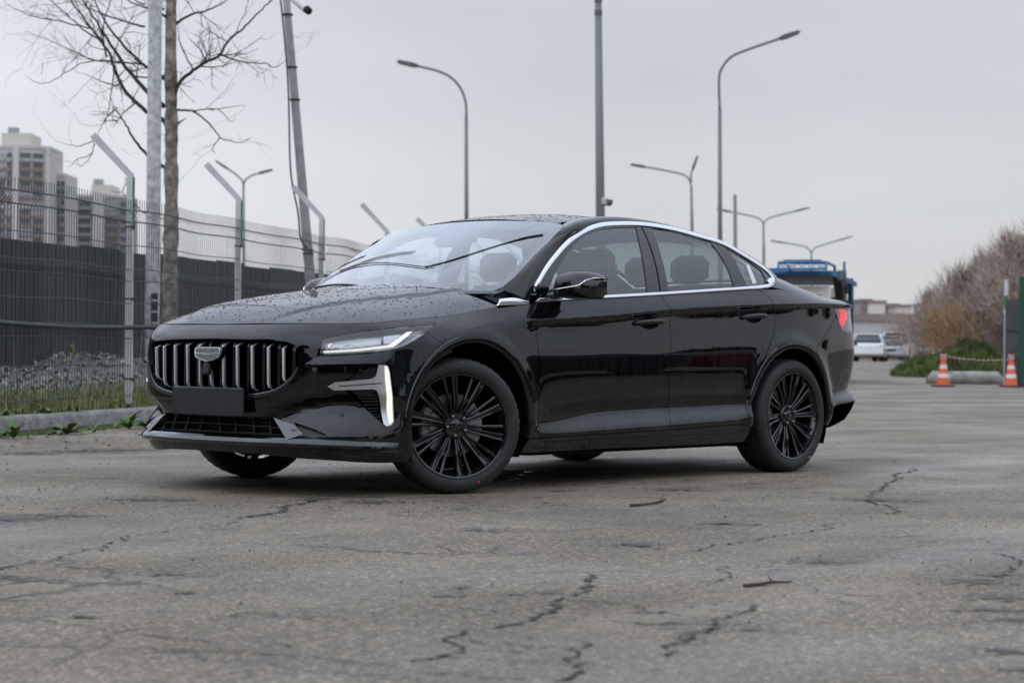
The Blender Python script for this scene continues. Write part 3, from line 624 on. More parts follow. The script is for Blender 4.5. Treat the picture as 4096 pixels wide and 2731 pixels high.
def lean_pole():
    bt, tp = at(1262, 1360, 27.5), at(1140, -60, 27.5); g = empty('camera_pole', bt, label='leaning grey pole carrying a camera and loose black cable', cat='pole')
    d = tp-bt; m = MB().tube([d*t for t in np.linspace(-.1, 1, 8)], [.078-.026*t for t in np.linspace(0, 1, 8)], 10); m.build('mast', P('pole_concrete', (.30, .295, .30), .8, var=.2, vscale=8), g, smooth=True)
    for py in (270, 400, 60, 1000, 1015): p = bt+d*((1360-py)/1420)-bt; o = MB().lathe([(.079, -.008), (.079, .008)], seg=12).build('strap', DEEP0, g); o.location = p
    pts = [at(px, py, 27.35)-bt for px, py in [(1122, 0), (1135, 120), (1150, 300), (1156, 450), (1160, 640), (1170, 740), (1192, 850), (1200, 940), (1215, 980), (1245, 1010)]]
    MB().tube(catmull(pts, 4), .012, 6).build('cable', P('cable_black', (.01, .01, .01), .6), g, smooth=True)
    m = MB(); m.tube([at(1160, -8, 27.3)-bt, at(1182, 8, 27.3)-bt], .03, 8); m.build('bracket', P('camera_white', (.62, .62, .60), .5), g)
    ca, cb = at(1176, -4, 27.2)-bt, at(1226, 38, 27.0)-bt; m = MB().tube([ca, cb], .055, 12); m.build('camera_body', MATS['camera_white'], g, angle=40)
    MB().tube([cb+(cb-ca)*.0, cb+(cb-ca)*.22], [.056, .05], 12).build('camera_hood', DEEP0, g)
lean_pole()
def street_lamp(label, px_foot, dep, pole_px, arms, r0=.09, group='street lamps along the road', knob=False):
    """pole_px: image points up the pole; arms: image polylines ending in a lamp head"""
    b = foot(px_foot, dep, float(rise(dep))); g = empty('street_lamp', b, label=label, cat='street lamp', group=group)
    pp = [at(x, y, dep)-b for x, y in pole_px]; pts = [np.zeros(3)]+pp; n = len(pts)
    MB().tube(pts, [r0*(1-.35*i/(n-1)) for i in range(n)], 10).build('lamp_pole', LAMPG, g, smooth=True)
    for a in arms:
        A = catmull([at(x, y, dep)-b for x, y in a], 5); MB().tube(A, [r0*.48]*len(A), 8).build('lamp_arm', LAMPG, g, smooth=True)
        d = A[-1]-A[-2]; d /= np.linalg.norm(d); w = np.cross(d, FLAT); c = A[-1]; Lh = dep*.0105 if dep < 70 else dep*.0075
        m = MB(); w1, w2 = FLAT*.13, w*.05
        m.grid([[c-w1*.5-w2, c+w1*.5-w2, c+w1*.5+w2, c-w1*.5+w2], [c+d*Lh*.25-w1-w2*1.3, c+d*Lh*.25+w1-w2*1.3, c+d*Lh*.25+w1+w2*1.3, c+d*Lh*.25-w1+w2*1.3], [c+d*Lh*.9-w1-w2, c+d*Lh*.9+w1-w2, c+d*Lh*.9+w1+w2, c+d*Lh*.9-w1+w2], [c+d*Lh-w1*.6-w2*.4, c+d*Lh+w1*.6-w2*.4, c+d*Lh+w1*.6+w2*.4, c+d*Lh-w1*.6+w2*.4]], close=True)
        m.add([c-w1*.5-w2, c+w1*.5-w2, c+w1*.5+w2, c-w1*.5+w2], [(0, 1, 2, 3)]); m.build('lamp_head', LAMPH, g)
    return g
street_lamp('single-arm street lamp curving left above the windscreen', 1868, 62, [(1866, 860), (1865, 460)], [[(1865, 460), (1862, 405), (1840, 350), (1800, 308), (1745, 283), (1670, 265)]], .08)
street_lamp('single-arm street lamp curving right above the rear door', 2884, 57, [(2880, 900), (2879, 440)], [[(2879, 440), (2876, 330), (2884, 280), (2920, 232), (2980, 203), (3120, 155)]], .08)
street_lamp('twin-arm street lamp far left behind the wire fence', 976, 102, [(975, 1000), (974, 745)], [[(974, 745), (968, 722), (940, 695), (912, 676)], [(974, 745), (982, 720), (1008, 702), (1034, 694)]], .09)
street_lamp('street lamp with one long arm left and one seen end on', 2770, 99, [(2768, 900), (2765, 745)], [[(2765, 745), (2757, 720), (2735, 700), (2660, 682), (2580, 668)], [(2765, 730), (2764, 700), (2770, 680)]], .09)
street_lamp('twin-arm street lamp rising behind the sedan tail', 3056, 130, [(3055, 1000), (3054, 905)], [[(3054, 905), (3048, 885), (3020, 868), (2925, 848)], [(3054, 905), (3060, 885), (3090, 868), (3180, 845)]], .10)
street_lamp('farthest twin-arm street lamp above the blue truck', 3246, 163, [(3245, 1080), (3245, 1018)], [[(3245, 1018), (3238, 1000), (3215, 985), (3140, 972)], [(3245, 1018), (3252, 1000), (3275, 985), (3352, 962)]], .11)
def plain_mast(label, px0, px1, y1, dep, r0, cat='pole', extra=False):
    b = foot(px0, dep, float(rise(dep))); g = empty('mast_pole', b, label=label, cat=cat); tp = at(px1, y1, dep)-b
    MB().tube([np.zeros(3), tp*.5, tp], [r0, r0*.8, r0*.62], 10).build('mast', LAMPG, g, smooth=True)
    if extra:
        for t in (.962, .93): MB().lathe([(r0*.74, -.05), (r0*.74, .05)], seg=10).build('band', LAMPH, g).location = tp*t
        p = at(2416, 806, dep)-b; MB().box(p, (.22, .18, .2), ch=.04).build('camera_box', P('box_pale', (.5, .5, .48), .6), g)
        p2 = at(2436, 808, dep)-b; MB().lathe([(.0, -.10), (.07, -.07), (.09, 0), (.09, .05), (.0, .05)], c=p2, seg=12).build('camera_dome', LAMPH, g, smooth=True)
plain_mast('tall tapering grey mast rising out of frame above the roof', 2408, 2392, -60, 45, .125, extra=True)
plain_mast('short bare pole behind the right-hand lamp', 2943, 2940, 780, 80, .11)
# ------------------------------------------------------------------ bare tree
TRK = P('birch_like_bark', (.24, .205, .165), .9, var=.75, vscale=9, bump=.9, bscale=22); LIMB = P('limb_bark', (.055, .044, .034), .9, var=.35, vscale=10, bump=.5, bscale=40)
TD = 24.6
tb = foot(682, TD, .3); tree = empty('bare_tree', tb, label='leafless tree with pale peeling trunk behind the galvanised pole', cat='tree')
Z6 = lambda x, y: (x/1.307, y/1.307)
tpts = [at(*Z6(888, 1640), TD), at(*Z6(890, 1400), TD), at(*Z6(896, 1100), TD), at(*Z6(895, 880), TD), at(*Z6(896, 650), TD), at(*Z6(893, 400), TD), at(*Z6(893, 150), TD), at(*Z6(895, 0), TD), at(*Z6(893, -250), TD), at(*Z6(885, -600), TD)]
tpts = [tb]+tpts; trad = [.115, .10, .095, .086, .083, .080, .073, .068, .065, .055, .03]
tc_ = catmull([p-tb for p in tpts], 6); trr = np.interp(np.linspace(0, 1, len(tc_)), np.linspace(0, 1, len(trad)), trad); rt_ = np.random.default_rng(4)
MB().tube(tc_, [r*(1+rt_.normal(0, .05)+.07*math.sin(i*.9)) for i, r in enumerate(trr)], 14).build('trunk', TRK, tree, smooth=True)
limbs = [([(878, 655), (830, 615), (750, 570), (650, 470), (600, 370), (560, 260), (470, 140), (390, 30), (330, -60)], 15), ([(862, 560), (760, 470), (660, 350), (560, 200), (470, 60), (400, -60)], 15), ([(860, 410), (740, 330), (600, 185), (520, 60), (480, -60)], 11), ([(858, 875), (750, 790), (690, 710), (640, 620), (598, 575)], 11), ([(598, 575), (540, 640), (510, 705)], 5),
         ([(905, 545), (935, 440), (1010, 370), (1080, 325), (1150, 290), (1190, 220), (1270, 150), (1340, 80), (1420, 0), (1480, -60)], 12), ([(1150, 290), (1280, 325), (1380, 332), (1440, 350), (1490, 320)], 6), ([(922, 580), (1000, 580), (1060, 620), (1120, 680), (1145, 720), (1110, 775), (1125, 800)], 7), ([(1000, 580), (1080, 570), (1150, 580), (1200, 632), (1230, 620)], 4.5), ([(1145, 720), (1250, 745), (1318, 718)], 4), ([(1080, 570), (1200, 560), (1280, 550)], 3.5),
         ([(918, 130), (980, 85), (1080, 55), (1160, 20), (1240, -40)], 9), ([(755, 338), (630, 325), (480, 310), (380, 270), (280, 220), (130, 165)], 6), ([(640, 330), (520, 320), (420, 335), (280, 420), (200, 438), (130, 395)], 4.5), ([(620, 445), (540, 430), (480, 405), (430, 380)], 5), ([(755, 140), (640, 110), (500, 60), (380, 0)], 7), ([(545, 230), (430, 150), (330, 60), (250, -10)], 6), ([(480, 150), (300, 110), (150, 80), (30, 20)], 5), ([(755, 25), (660, -20)], 6), ([(560, 300), (540, 180), (560, 60), (590, -30)], 6),
         ([(690, 540), (720, 470), (760, 440)], 4), ([(1010, 370), (970, 290), (930, 200), (935, 120)], 5), ([(1085, 325), (1030, 240), (985, 205)], 5), ([(855, 50), (800, 20), (760, -30)], 7), ([(865, 90), (820, 60), (700, 20), (620, -40)], 8), ([(640, 620), (560, 600), (480, 605)], 3.5), ([(850, 1145), (760, 1120), (700, 1060), (640, 1010), (580, 1000)], 5), ([(640, 1010), (660, 950), (650, 930)], 3.5), ([(925, 650), (970, 620)], 9), ([(500, 735), (400, 765), (300, 740)], 4), ([(490, 745), (480, 810), (420, 870), (400, 830)], 3.5), ([(480, 800), (400, 840), (350, 880)], 3.5)]
tw = MB(); rt_ = np.random.default_rng(8)
def twigs(base, d, Ln, r, depth):
    """short forking twig"""
    pts = [base]; dd = d/np.linalg.norm(d); n = 4
    for k in range(n):
        dd = dd+rt_.normal(0, .22, 3)+np.array([0, 0, .04]); dd /= np.linalg.norm(dd); pts.append(pts[-1]+dd*Ln/n)
    tw.tube(pts, [r*(1-.7*i/n) for i in range(n+1)], 4, cap=False)
    if depth > 0:
        for k in range(rt_.integers(2, 4)):
            i = rt_.integers(1, n+1); e_ = pts[i]-pts[i-1]; twigs(pts[i], e_/np.linalg.norm(e_)+rt_.normal(0, .65, 3), Ln*rt_.uniform(.4, .7), r*.6, depth-1)
for li_, (pl, w) in enumerate(limbs):
    dz = rt_.uniform(-.9, .9) if li_ > 4 else rt_.uniform(-.4, .4); n = len(pl)
    pts = catmull([at(*Z6(*p), TD+dz*i/max(1, n-1))-tb for i, p in enumerate(pl)], 5); N = len(pts); r0 = w/1.307/FPX*TD*.9
    rad = [max(.0022, r0*(1-.78*i/(N-1))) for i in range(N)]
    pts = [p+rt_.normal(0, .005, 3)*(i > 0) for i, p in enumerate(pts)]
    MB().tube(pts, rad, 7 if w > 6 else 5).build('limb', LIMB, tree, smooth=True)
    Lt = sum(np.linalg.norm(pts[i+1]-pts[i]) for i in range(N-1)); nt = int(Lt*(6.5 if pl[-1][1] < 340 else 2.2))
    for k in range(nt):
        i = rt_.integers(N//4, N); e_ = pts[i]-pts[i-1]; twigs(pts[i], e_/np.linalg.norm(e_)*.6+rt_.normal(0, .6, 3)+np.array([0, 0, .15]), rt_.uniform(.25, .75), max(.002, rad[i]*.45), 1 if w < 6 else 2)
tw.build('crown', LIMB, tree)
# ------------------------------------------------------------------ apartment blocks on the left
def block_mats():
    return dict(cream=P('facade_cream', (.54, .525, .505), .9, var=.06, vscale=.05), pale=P('facade_pale', (.52, .50, .485), .9), brown=P('balcony_brown', (.25, .19, .155), .9), glass=P('far_window', (.08, .095, .11), .15, var=.6, vscale=.12), glassl=P('far_window_light', (.30, .32, .34), .2), roof=P('roof_yellow', (.56, .53, .45), .9), beige=P('facade_beige', (.42, .37, .33), .9), grey=P('roof_grey', (.30, .31, .32), .8))
BM = block_mats()
def block(label, px0, px1, ytop, dep, bays, roofbox=None, turn=0., fl=3.0, depth=18., body='pale', skip=0, bulge=0.):
    """tower given by its image columns; bays: list of (fraction0, fraction1, kind)"""
    lat0, lat1 = (px0-2048)/FPX*dep, (px1-2048)/FPX*dep; W_ = lat1-lat0; top = float(at((px0+px1)/2, ytop, dep)[2]); base = L((lat0+lat1)/2, dep, 0)
    g = empty('apartment_block', base, label=label, cat='building', rz=VROT-math.pi/2, group='apartment blocks behind the fence')
    cv = lambda x: -bulge*(1-(2*x/W_)**2)
    MB().prism([(x, cv(x), 0) for x in np.linspace(-W_/2, W_/2, 17 if bulge else 2)]+[(W_/2, depth, 0), (-W_/2, depth, 0)], (0, 0, 0), (0, 0, top)).build('wall', BM[body], g)
    MB().prism([(x*1.02, cv(x)-.4, 0) for x in np.linspace(-W_/2, W_/2, 17 if bulge else 2)]+[(W_/2, depth, 0), (-W_/2, depth, 0)], (0, 0, top), (0, 0, top+1.)).build('parapet', BM['pale'], g)
    if roofbox: x0, x1, h = roofbox; MB().box(((x0+x1)/2*W_, depth/2+.5, top+1+h/2), ((x1-x0)*W_, depth*.8, h)).build('roof_house', BM['roof'], g)
    if roofbox: MB().box(((roofbox[0]+roofbox[1])/2*W_-W_*.12, depth/2, top+1+roofbox[2]+1.2), (3., 3., 2.4)).build('roof_vent', BM['grey'], g)
    nf = int(top/fl)-1; r = np.random.default_rng(int(px1)); cache = {}
    for k in range(nf):
        z = top-1.2-fl*(k+.5)
        if z < skip: break
        for f0_, f1_, kind in bays:
            x0, x1 = (f0_-.5)*W_, (f1_-.5)*W_
            if kind == 'pier': continue
            n = max(1, round((x1-x0)/3.4)) if kind != 'small' else 1
            for q in range(n):
                a, b_ = x0+(x1-x0)*q/n+.12, x0+(x1-x0)*(q+1)/n-.12; w = b_-a
                hh = 1.75 if kind in ('loggia', 'curved') else 1.4
                mt = BM['glassl'] if r.random() < .22 else BM['glass']; key = (round(w, 2), hh, mt.name)
                if key not in cache: cache[key] = link_mesh('window', *(lambda M_: (M_.v, M_.f))(MB().box((0, 0, 0), (w, .3, hh))), mt, g); o = cache[key]
                else: o = cache[key].copy(); COL.objects.link(o); o.parent = g
                o.location = ((a+b_)/2, cv((a+b_)/2)-.05, z+.35); o.rotation_euler = (0, 0, math.atan2(8*bulge*(a+b_)/2/W_**2, 1))
            if kind in ('loggia', 'curved'):
                key = ('bal', round(x1-x0, 2), kind, k % 5 == 0)
                mt = BM['brown'] if kind == 'loggia' and k % 5 else BM['beige'] if kind == 'loggia' else BM['grey']
                if key not in cache: cache[key] = link_mesh('balcony_front', *(lambda M_: (M_.v, M_.f))(MB().box((0, 0, 0), (x1-x0, .7, .95))), mt, g); o = cache[key]
                else: o = cache[key].copy(); COL.objects.link(o); o.parent = g
                o.location = ((x0+x1)/2, cv((x0+x1)/2)-.35, z-.95); o.rotation_euler = (0, 0, math.atan2(8*bulge*(x0+x1)/2/W_**2, 1))
    for f0_, f1_, kind in bays:
        if kind == 'pier': MB().box((((f0_+f1_)/2-.5)*W_, cv(((f0_+f1_)/2-.5)*W_)-.4, top/2), ((f1_-f0_)*W_, .9, top)).build('pier', BM['cream'], g)
    return g
block('tall curved apartment tower with yellow roof house at the left edge', -60, 195, 598, 640, [(0, .17, 'loggia'), (.20, .34, 'loggia'), (.36, .45, 'loggia'), (.47, .56, 'pier'), (.57, .74, 'loggia'), (.75, .92, 'loggia'), (.94, 1., 'pier')], (-.30, .16, 4.5), skip=20, bulge=4.)
block('narrow lower apartment wing joined to the tall tower', 195, 256, 706, 650, [(.35, .65, 'loggia'), (.68, .98, 'curved')], None, skip=20)
block('pinkish apartment block with dark glazed bays next to first post', 262, 505, 790, 680, [(.02, .16, 'small'), (.19, .40, 'curved'), (.44, .62, 'pier'), (.64, .86, 'loggia'), (.88, .99, 'curved')], (-.12, .22, 3.5), body='beige', skip=20)
ln = empty('long_hall', L(-26, 110), label='low pale blue-grey hall roof behind the dark fence', cat='building', rz=VROT-math.pi/2)
MB().box((0, 10, 2.6), (10, 20, 5.2)).build('wall', P('hall_wall', (.45, .47, .52), .8), ln); MB().box((0, 10, 5.45), (10.6, 20.6, .5)).build('roof', P('hall_roof', (.42, .45, .52), .7), ln)
# ------------------------------------------------------------------ generic vehicles
TINT = P('car_glass', (.02, .024, .028), .06); TYR = P('far_tyre', (.015, .015, .015), .8); RIMG = P('far_rim', (.30, .30, .31), .4, .8); HEADM = P('far_headlamp', (.55, .56, .58), .15); TAILM = P('far_tail', (.45, .03, .03), .2)
PLATEW = P('plate_white', (.7, .7, .7), .5)
def vehicle(name, label, cat, prof, glassprof, Wd, col, wheels, wr, loc, rz, group=None, hatch=True, darklow=True):
    """prof: body side outline (x, z); glassprof: greenhouse outline; both in metres, front at -x"""
    g = empty(name, loc, rz=rz, label=label, cat=cat, group=group); pm_ = P('paint_'+col[0], col[1], .3, coat=.8)
    def shell(pr, w0, w1, z0, z1, nm, mt, inset_=.0):
        pr = [np.array(p, float) for p in catmull(pr, 4, closed=True)]; c = np.mean(pr, axis=0); rws = []
        for y, s_ in ((-1, .93), (-.97, .975), (-.88, 1), (.88, 1), (.97, .975), (1, .93)):
            row = []
            for p in pr:
                q = c+(p-c)*s_; k = (q[1]-z0)/(z1-z0); w = w0+(w1-w0)*max(0, min(1, k)); row.append((q[0], y*w/2, q[1]))
            rws.append(row)
        m = MB().grid(rws, close=True); n = len(pr); m.add(rws[0], [tuple(range(n-1, -1, -1))]); m.add(rws[-1], [tuple(range(n))])
        return m.build(nm, mt, g, angle=35)
    zb = max(p[1] for p in prof); zt = max(p[1] for p in glassprof); zl = min(p[1] for p in glassprof)
    shell(prof, Wd*.98, Wd, .2, zb, 'body', pm_); shell(glassprof, Wd*.93, Wd*.72, zl, zt, 'greenhouse', TINT)
    # roof skin and pillars over the glass
    top = [p for p in glassprof if p[1] > zt-.12]; x0, x1 = min(p[0] for p in top), max(p[0] for p in top)
    MB().box(((x0+x1)/2, 0, zt-.012), (x1-x0+.1, Wd*.70, .06), ch=.028).build('roof', pm_, g)
    fx, rx = min(p[0] for p in glassprof), max(p[0] for p in glassprof)
    for sy in (-1, 1):
        for a, b_ in (((fx+.02, zl+.02), (x0, zt)), (((x0+x1)/2, zl), ((x0+x1)/2, zt)), ((rx-.02, zl+.02), (x1, zt))):
            MB().tube([(a[0], sy*Wd*.462, a[1]), (b_[0], sy*Wd*.358, b_[1]-.01)], .035, 6).build('pillar', pm_, g)
    for wx in wheels:
        for sy in (-1, 1):
            w = empty('wheel', (wx, sy*(Wd/2-.11), wr), parent=g)
            MB().lathe([(wr*.6, -.1), (wr*.97, -.1), (wr, -.07), (wr, .07), (wr*.97, .1), (wr*.6, .1)], seg=22, axis='y', closed=True).build('tyre', TYR, w, angle=40)
            MB().lathe([(wr*.62, -.085), (wr*.55, -.095), (wr*.2, -.07), (.0, -.08)], seg=16, axis='y').build('rim', RIMG, w) if sy < 0 else MB().lathe([(wr*.62, .085), (wr*.55, .095), (wr*.2, .07), (.0, .08)], seg=16, axis='y').build('rim', RIMG, w)
            MB().lathe([(wr*1.16, -.02), (wr*1.16, .02)], seg=22, axis='y').build('arch', TYR, w).location = (0, sy*.085, .02)
    xf = min(p[0] for p in prof); xr = max(p[0] for p in prof); zh = zb*.78
    for sy in (-1, 1):
        MB().box((xf+.10, sy*Wd*.36, zh), (.16, .34, .13), ch=.04).build('headlamp', HEADM, g); MB().box((xr-.09, sy*Wd*.40, zh+.06), (.16, .26, .17), ch=.04).build('tail_lamp', TAILM, g)
    MB().box((xf+.02, 0, zh-.13), (.06, Wd*.5, .16), ch=.02).build('grille', TYR, g); MB().box((xr-.005, 0, zh-.10), (.02, .52, .11)).build('plate', PLATEW, g); MB().box((xf-.005, 0, .42), (.02, .52, .11)).build('plate', PLATEW, g)
    return g
SEDAN = ([(-2.2, .30), (-2.25, .55), (-2.1, .76), (-1.1, .92), (.2, .98), (1.5, 1.0), (2.15, .98), (2.28, .7), (2.2, .32), (1.2, .22), (-1.2, .22)], [(-1.2, .90), (-.35, 1.40), (.5, 1.46), (1.1, 1.40), (1.95, .98), (.5, .92)])
SUV = ([(-2.2, .36), (-2.28, .7), (-2.1, .98), (-1.2, 1.08), (.2, 1.10), (1.7, 1.12), (2.2, 1.1), (2.28, .7), (2.2, .38), (1.2, .28), (-1.2, .28)], [(-1.35, 1.03), (-.7, 1.66), (.4, 1.76), (1.6, 1.72), (2.15, 1.12), (.5, 1.05)])
HATCH = ([(-1.95, .32), (-2.05, .6), (-1.85, .82), (-1.0, .95), (.2, 1.0), (1.5, 1.02), (1.95, 1.0), (2.02, .65), (1.95, .34), (1.0, .24), (-1.0, .24)], [(-1.15, .93), (-.35, 1.44), (.5, 1.5), (1.35, 1.44), (1.9, 1.02), (.5, .95)])
def far_spot(px, dep): p = foot(px, dep, float(rise(dep))); return p
GR = 'cars parked at the end of the yard'
HD_ = lambda deg: VROT+math.radians(deg)
vehicle('parked_car', 'white hatchback with red tail lamp parked beyond the truck', 'car', *HATCH, 1.78, ('white', (.72, .73, .73)), (-1.25, 1.25), .32, far_spot(3478, 112), HD_(166), GR)
vehicle('parked_car', 'silver-grey sedan facing the viewer beside the white hatchback', 'car', *SEDAN, 1.82, ('silver', (.32, .34, .36)), (-1.35, 1.3), .33, far_spot(3556, 116), HD_(-12), GR)
vehicle('parked_car', 'white off-road car standing behind the silver sedan', 'car', *SUV, 1.9, ('white', (.72, .73, .73)), (-1.35, 1.3), .38, far_spot(3588, 124), HD_(-18), GR)
vehicle('parked_car', 'dark blue car right of the white off-road car', 'car', *HATCH, 1.75, ('blue', (.05, .09, .16)), (-1.25, 1.25), .32, far_spot(3645, 150), HD_(-15), GR)
vehicle('parked_car', 'grey-blue car, rightmost of the distant parked row', 'car', *HATCH, 1.75, ('greyblue', (.14, .18, .22)), (-1.25, 1.25), .32, far_spot(3675, 160), HD_(-15), GR)
vehicle('parked_van', 'light-coloured rounded van behind the dark gate panel', 'van', *SUV, 1.95, ('offwhite', (.50, .50, .50)), (-1.35, 1.3), .38, far_spot(4110, 80), HD_(-40))
# vehicles standing outside the picture to the right, seen mirrored in the sedan's doors
GO = 'cars outside the picture mirrored in the sedan'
for (x_, y_, kd, col, lab) in [(7.0, -7.6, SEDAN, ('black', (.012, .012, .013)), 'black sedan mirrored in the front door'), (12.1, -7.8, SEDAN, ('red', (.16, .010, .010)), 'dark red sedan mirrored in the rear door'), (17.2, -8.2, SEDAN, ('black', (.012, .012, .013)), 'black sedan mirrored near the rear wheel'), (1.9, -9.0, HATCH, ('greyblue', (.14, .18, .22)), 'grey-blue hatchback mirrored by the front wheel')]:
    vehicle('parked_car', lab, 'car', *kd, 1.85, col, (-1.35, 1.3), .34, (x_, y_, 0), math.pi if x_ > 8 else 0, GO)
# ------------------------------------------------------------------ car transporter truck behind the sedan
TRB = P('truck_blue', (.015, .12, .28), .45, var=.25, vscale=2); TRW = P('cab_cream', (.60, .56, .47), .5, coat=.3, var=.08); TRK_ = P('truck_black', (.02, .02, .02), .7, var=.4, vscale=4)
tp0 = foot(3150, 47.); trk = empty('transporter_truck', tp0, rz=VROT+math.radians(-14), label='white-cab car transporter truck with blue upper deck behind the sedan', cat='truck')
# local frame: x away from the viewer, y to the left; cab at the near end
def tb(name, c, d, mat, ch=0.): return MB().box(c, d, ch=ch).build(name, mat, trk)
cabm = MB(); cw = 1.02
cs = [(-.1, .75), (-.16, 1.25), (-.02, 1.45), (.16, 2.30), (.30, 2.42), (1.9, 2.42), (1.95, .75)]
rws = [[(x, y*cw, z) for x, z in cs] for y in (-1, -.96, .96, 1)]
for k in (0, 3): rws[k] = [(x+(.06 if x < 1 else -.02), y, z-.03) for x, y, z in rws[k]]
cabm.grid(rws, close=True); cabm.add(rws[0], [tuple(range(6, -1, -1))]); cabm.add(rws[3], [tuple(range(7))]); cabm.build('cab', TRW, trk, angle=35)
MB().prism([(-.045, y, z) for y, z in ((-.86, 1.50), (.86, 1.50), (.80, 2.20), (-.80, 2.20))], (0, 0, 0), (-.03, 0, 0)).build('windscreen', TINT, trk).rotation_euler = (0, 0, 0)
ws_ = trk.children[-1]; ws_.data.transform(Matrix.Shear('XY', 4, (0, 0)) if False else Matrix.Identity(4))
for v in ws_.data.vertices: v.co.x += (v.co.z-1.50)*.205+.02
tb('side_window', (.85, -1.03, 1.86), (.95, .03, .58), TINT, .0); tb('side_window', (.85, 1.03, 1.86), (.95, .03, .58), TINT)
tb('bumper', (-.16, 0, .58), (.22, 2.05, .34), TRK_, .04); tb('grille', (-.17, 0, 1.0), (.04, 1.2, .34), TRK_)
trk.scale = (.95, .95, .95)
for sy in (-1, 1): tb('headlamp', (-.15, sy*.8, .98), (.08, .30, .2), HEADM, .02); tb('door_mirror', (.0, sy*1.28, 1.85), (.10, .18, .42), TRK_, .03)
tb('chassis', (4.0, 0, .72), (8.6, .9, .26), TRK_)
for wx in (.75, 4.6, 6.0):
    for sy in (-1, 1): MB().lathe([(.28, -.14), (.46, -.14), (.48, -.1), (.48, .1), (.46, .14), (.28, .14)], c=(wx, sy*.92, .48), seg=24, axis='y', closed=True).build('wheel', TYR, trk, angle=40)
deck = tb('upper_deck', (3.9, 0, 2.74), (8.0, 2.10, .10), TRB, .02); tb('deck_beam', (3.9, -1.07, 2.72), (8.0, .06, .12), TRB); tb('deck_beam', (3.9, 1.07, 2.72), (8.0, .06, .12), TRB)
rail = MB()
for y in (-1.0, .15): rail.tube([(-.9, y, 2.78), (-.75, y, 2.96), (1.5, y, 2.97), (1.8, y, 2.78)], .035, 8)
rail.tube([(-.75, -1, 2.96), (-.75, .15, 2.96)], .035, 8); rail.tube([(-.9, -1, 2.80), (-.9, 1, 2.78)], .03, 8); rail.build('deck_rail', TRB, trk)
tb('deck_floor', (.3, -.4, 3.01), (1.9, .9, .04), TRK_)
for k in range(5): tb('deck_slot', (-.79, -.86+.22*k, 2.87), (.03, .15, .09), P('slot_pale', (.55, .60, .66), .6))
for x, h in ((2.1, 3.1), (4.9, 2.6)): tb('stake', (x, -1.20, h/2+.35), (.07, .06, h-.7), TRB); tb('stake', (x, 1.20, h/2+.35), (.07, .06, h-.7), TRB)
ramp = MB()
ramp.prism([(1.2, -1.22, 2.60), (2.5, -1.22, 2.9), (3.0, -1.22, 1.4), (3.7, -1.22, .25), (3.2, -1.22, .25), (2.3, -1.22, 1.4)], (0, 0, 0), (0, .22, 0)); ramp.build('lift_frame', TRK_, trk)
for k in range(6): tb('lift_fitting', (2.0+.26*k, -1.25, 2.4-.40*k), (.18, .14, .24), TRK_, .03)
tb('tool_box', (2.6, -.9, .85), (.9, .5, .6), TRK_, .03); tb('lower_deck', (5.2, 0, 1.05), (6.0, 2.2, .12), TRK_); tb('deck_post', (2.2, -1.0, 1.9), (.14, .14, 1.9), TRK_); tb('deck_post', (2.2, 1.0, 1.9), (.14, .14, 1.9), TRK_); tb('deck_post', (6.8, -1.0, 1.9), (.14, .14, 1.9), TRK_); tb('deck_post', (6.8, 1.0, 1.9), (.14, .14, 1.9), TRK_)
# ------------------------------------------------------------------ cones, tape, block, gate panel
ORG = P('cone_orange', (.72, .12, .025), .5, var=.1); WHT = P('cone_white', (.72, .66, .66), .5); CBLK = P('cone_black', (.02, .02, .02), .7)
def cone(px, py, label):
    b = on_ground(px, py); g = empty('traffic_cone', b, label=label, cat='traffic cone', group='orange cones closing off the yard'); H = .72
    rad = lambda z: .145-(.145-.032)*(z-.04)/(H-.04)
    m = MB().box((0, 0, .02), (.40, .40, .04), ch=.015); m.build('base', CBLK, g)
    cuts = [(.04, .20, ORG), (.20, .29, WHT), (.29, .40, ORG), (.40, .48, WHT), (.48, .58, ORG), (.58, .66, P('tape_red', (.45, .08, .09), .5)), (.66, .72, ORG)]
    for a, b_, mt in cuts: MB().lathe([(rad(a)+(.003 if mt is WHT else 0), a), (rad(b_)+(.003 if mt is WHT else 0), b_)], seg=24).build('cone_band', mt, g, angle=40)
    m = MB(); rr_ = np.random.default_rng(int(px))
    for k in range(5): m.tube([(rr_.normal(0, .01)+.055*math.cos(a), .055*math.sin(a), .60+.025*k+.012*math.sin(a*2+k)) for a in np.linspace(0, 6.28, 13)], .012, 5, cap=False)
    m.build('tape_wrap', P('tape_mix', (.62, .35, .36), .6, var=.6, vscale=30), g)
    return b
c1 = cone(3773, 1546, 'orange and white cone standing nearer the sedan'); c2 = cone(4044, 1548, 'orange and white cone beside the green gate post')
m = MB(); 
for k in range(14):
    t0, t1 = k/14, (k+1)/14; q = lambda t: c1*(1-t)+c2*t+np.array([0, 0, .68-.05*math.sin(math.pi*t)-.06*t])
    m.add([q(t0)+[0, 0, .022], q(t1)+[0, 0, .022], q(t1)-[0, 0, .022], q(t0)-[0, 0, .022]], [(0, 1, 2, 3)])
tape = empty('barrier_tape', c1, label='red and white barrier tape hung between the two cones', cat='tape')
for k in range(28):
    t0, t1 = k/28, (k+1)/28; mm = MB().add([q(t0)+[0, 0, .013]-c1, q(t1)+[0, 0, .013]-c1, q(t1)-[0, 0, .013]-c1, q(t0)-[0, 0, .013]-c1, q(t0)+FLAT*.002-c1, q(t1)+FLAT*.002-c1], [(0, 1, 2, 3)]); mm.build('tape_stripe', MATS['tape_red'] if k % 2 else P('tape_white', (.45, .42, .40), .5), tape)
bb = on_ground(3860, 1536); blk = MB(); ang = math.atan2(SIDE[1], SIDE[0])
rws = []
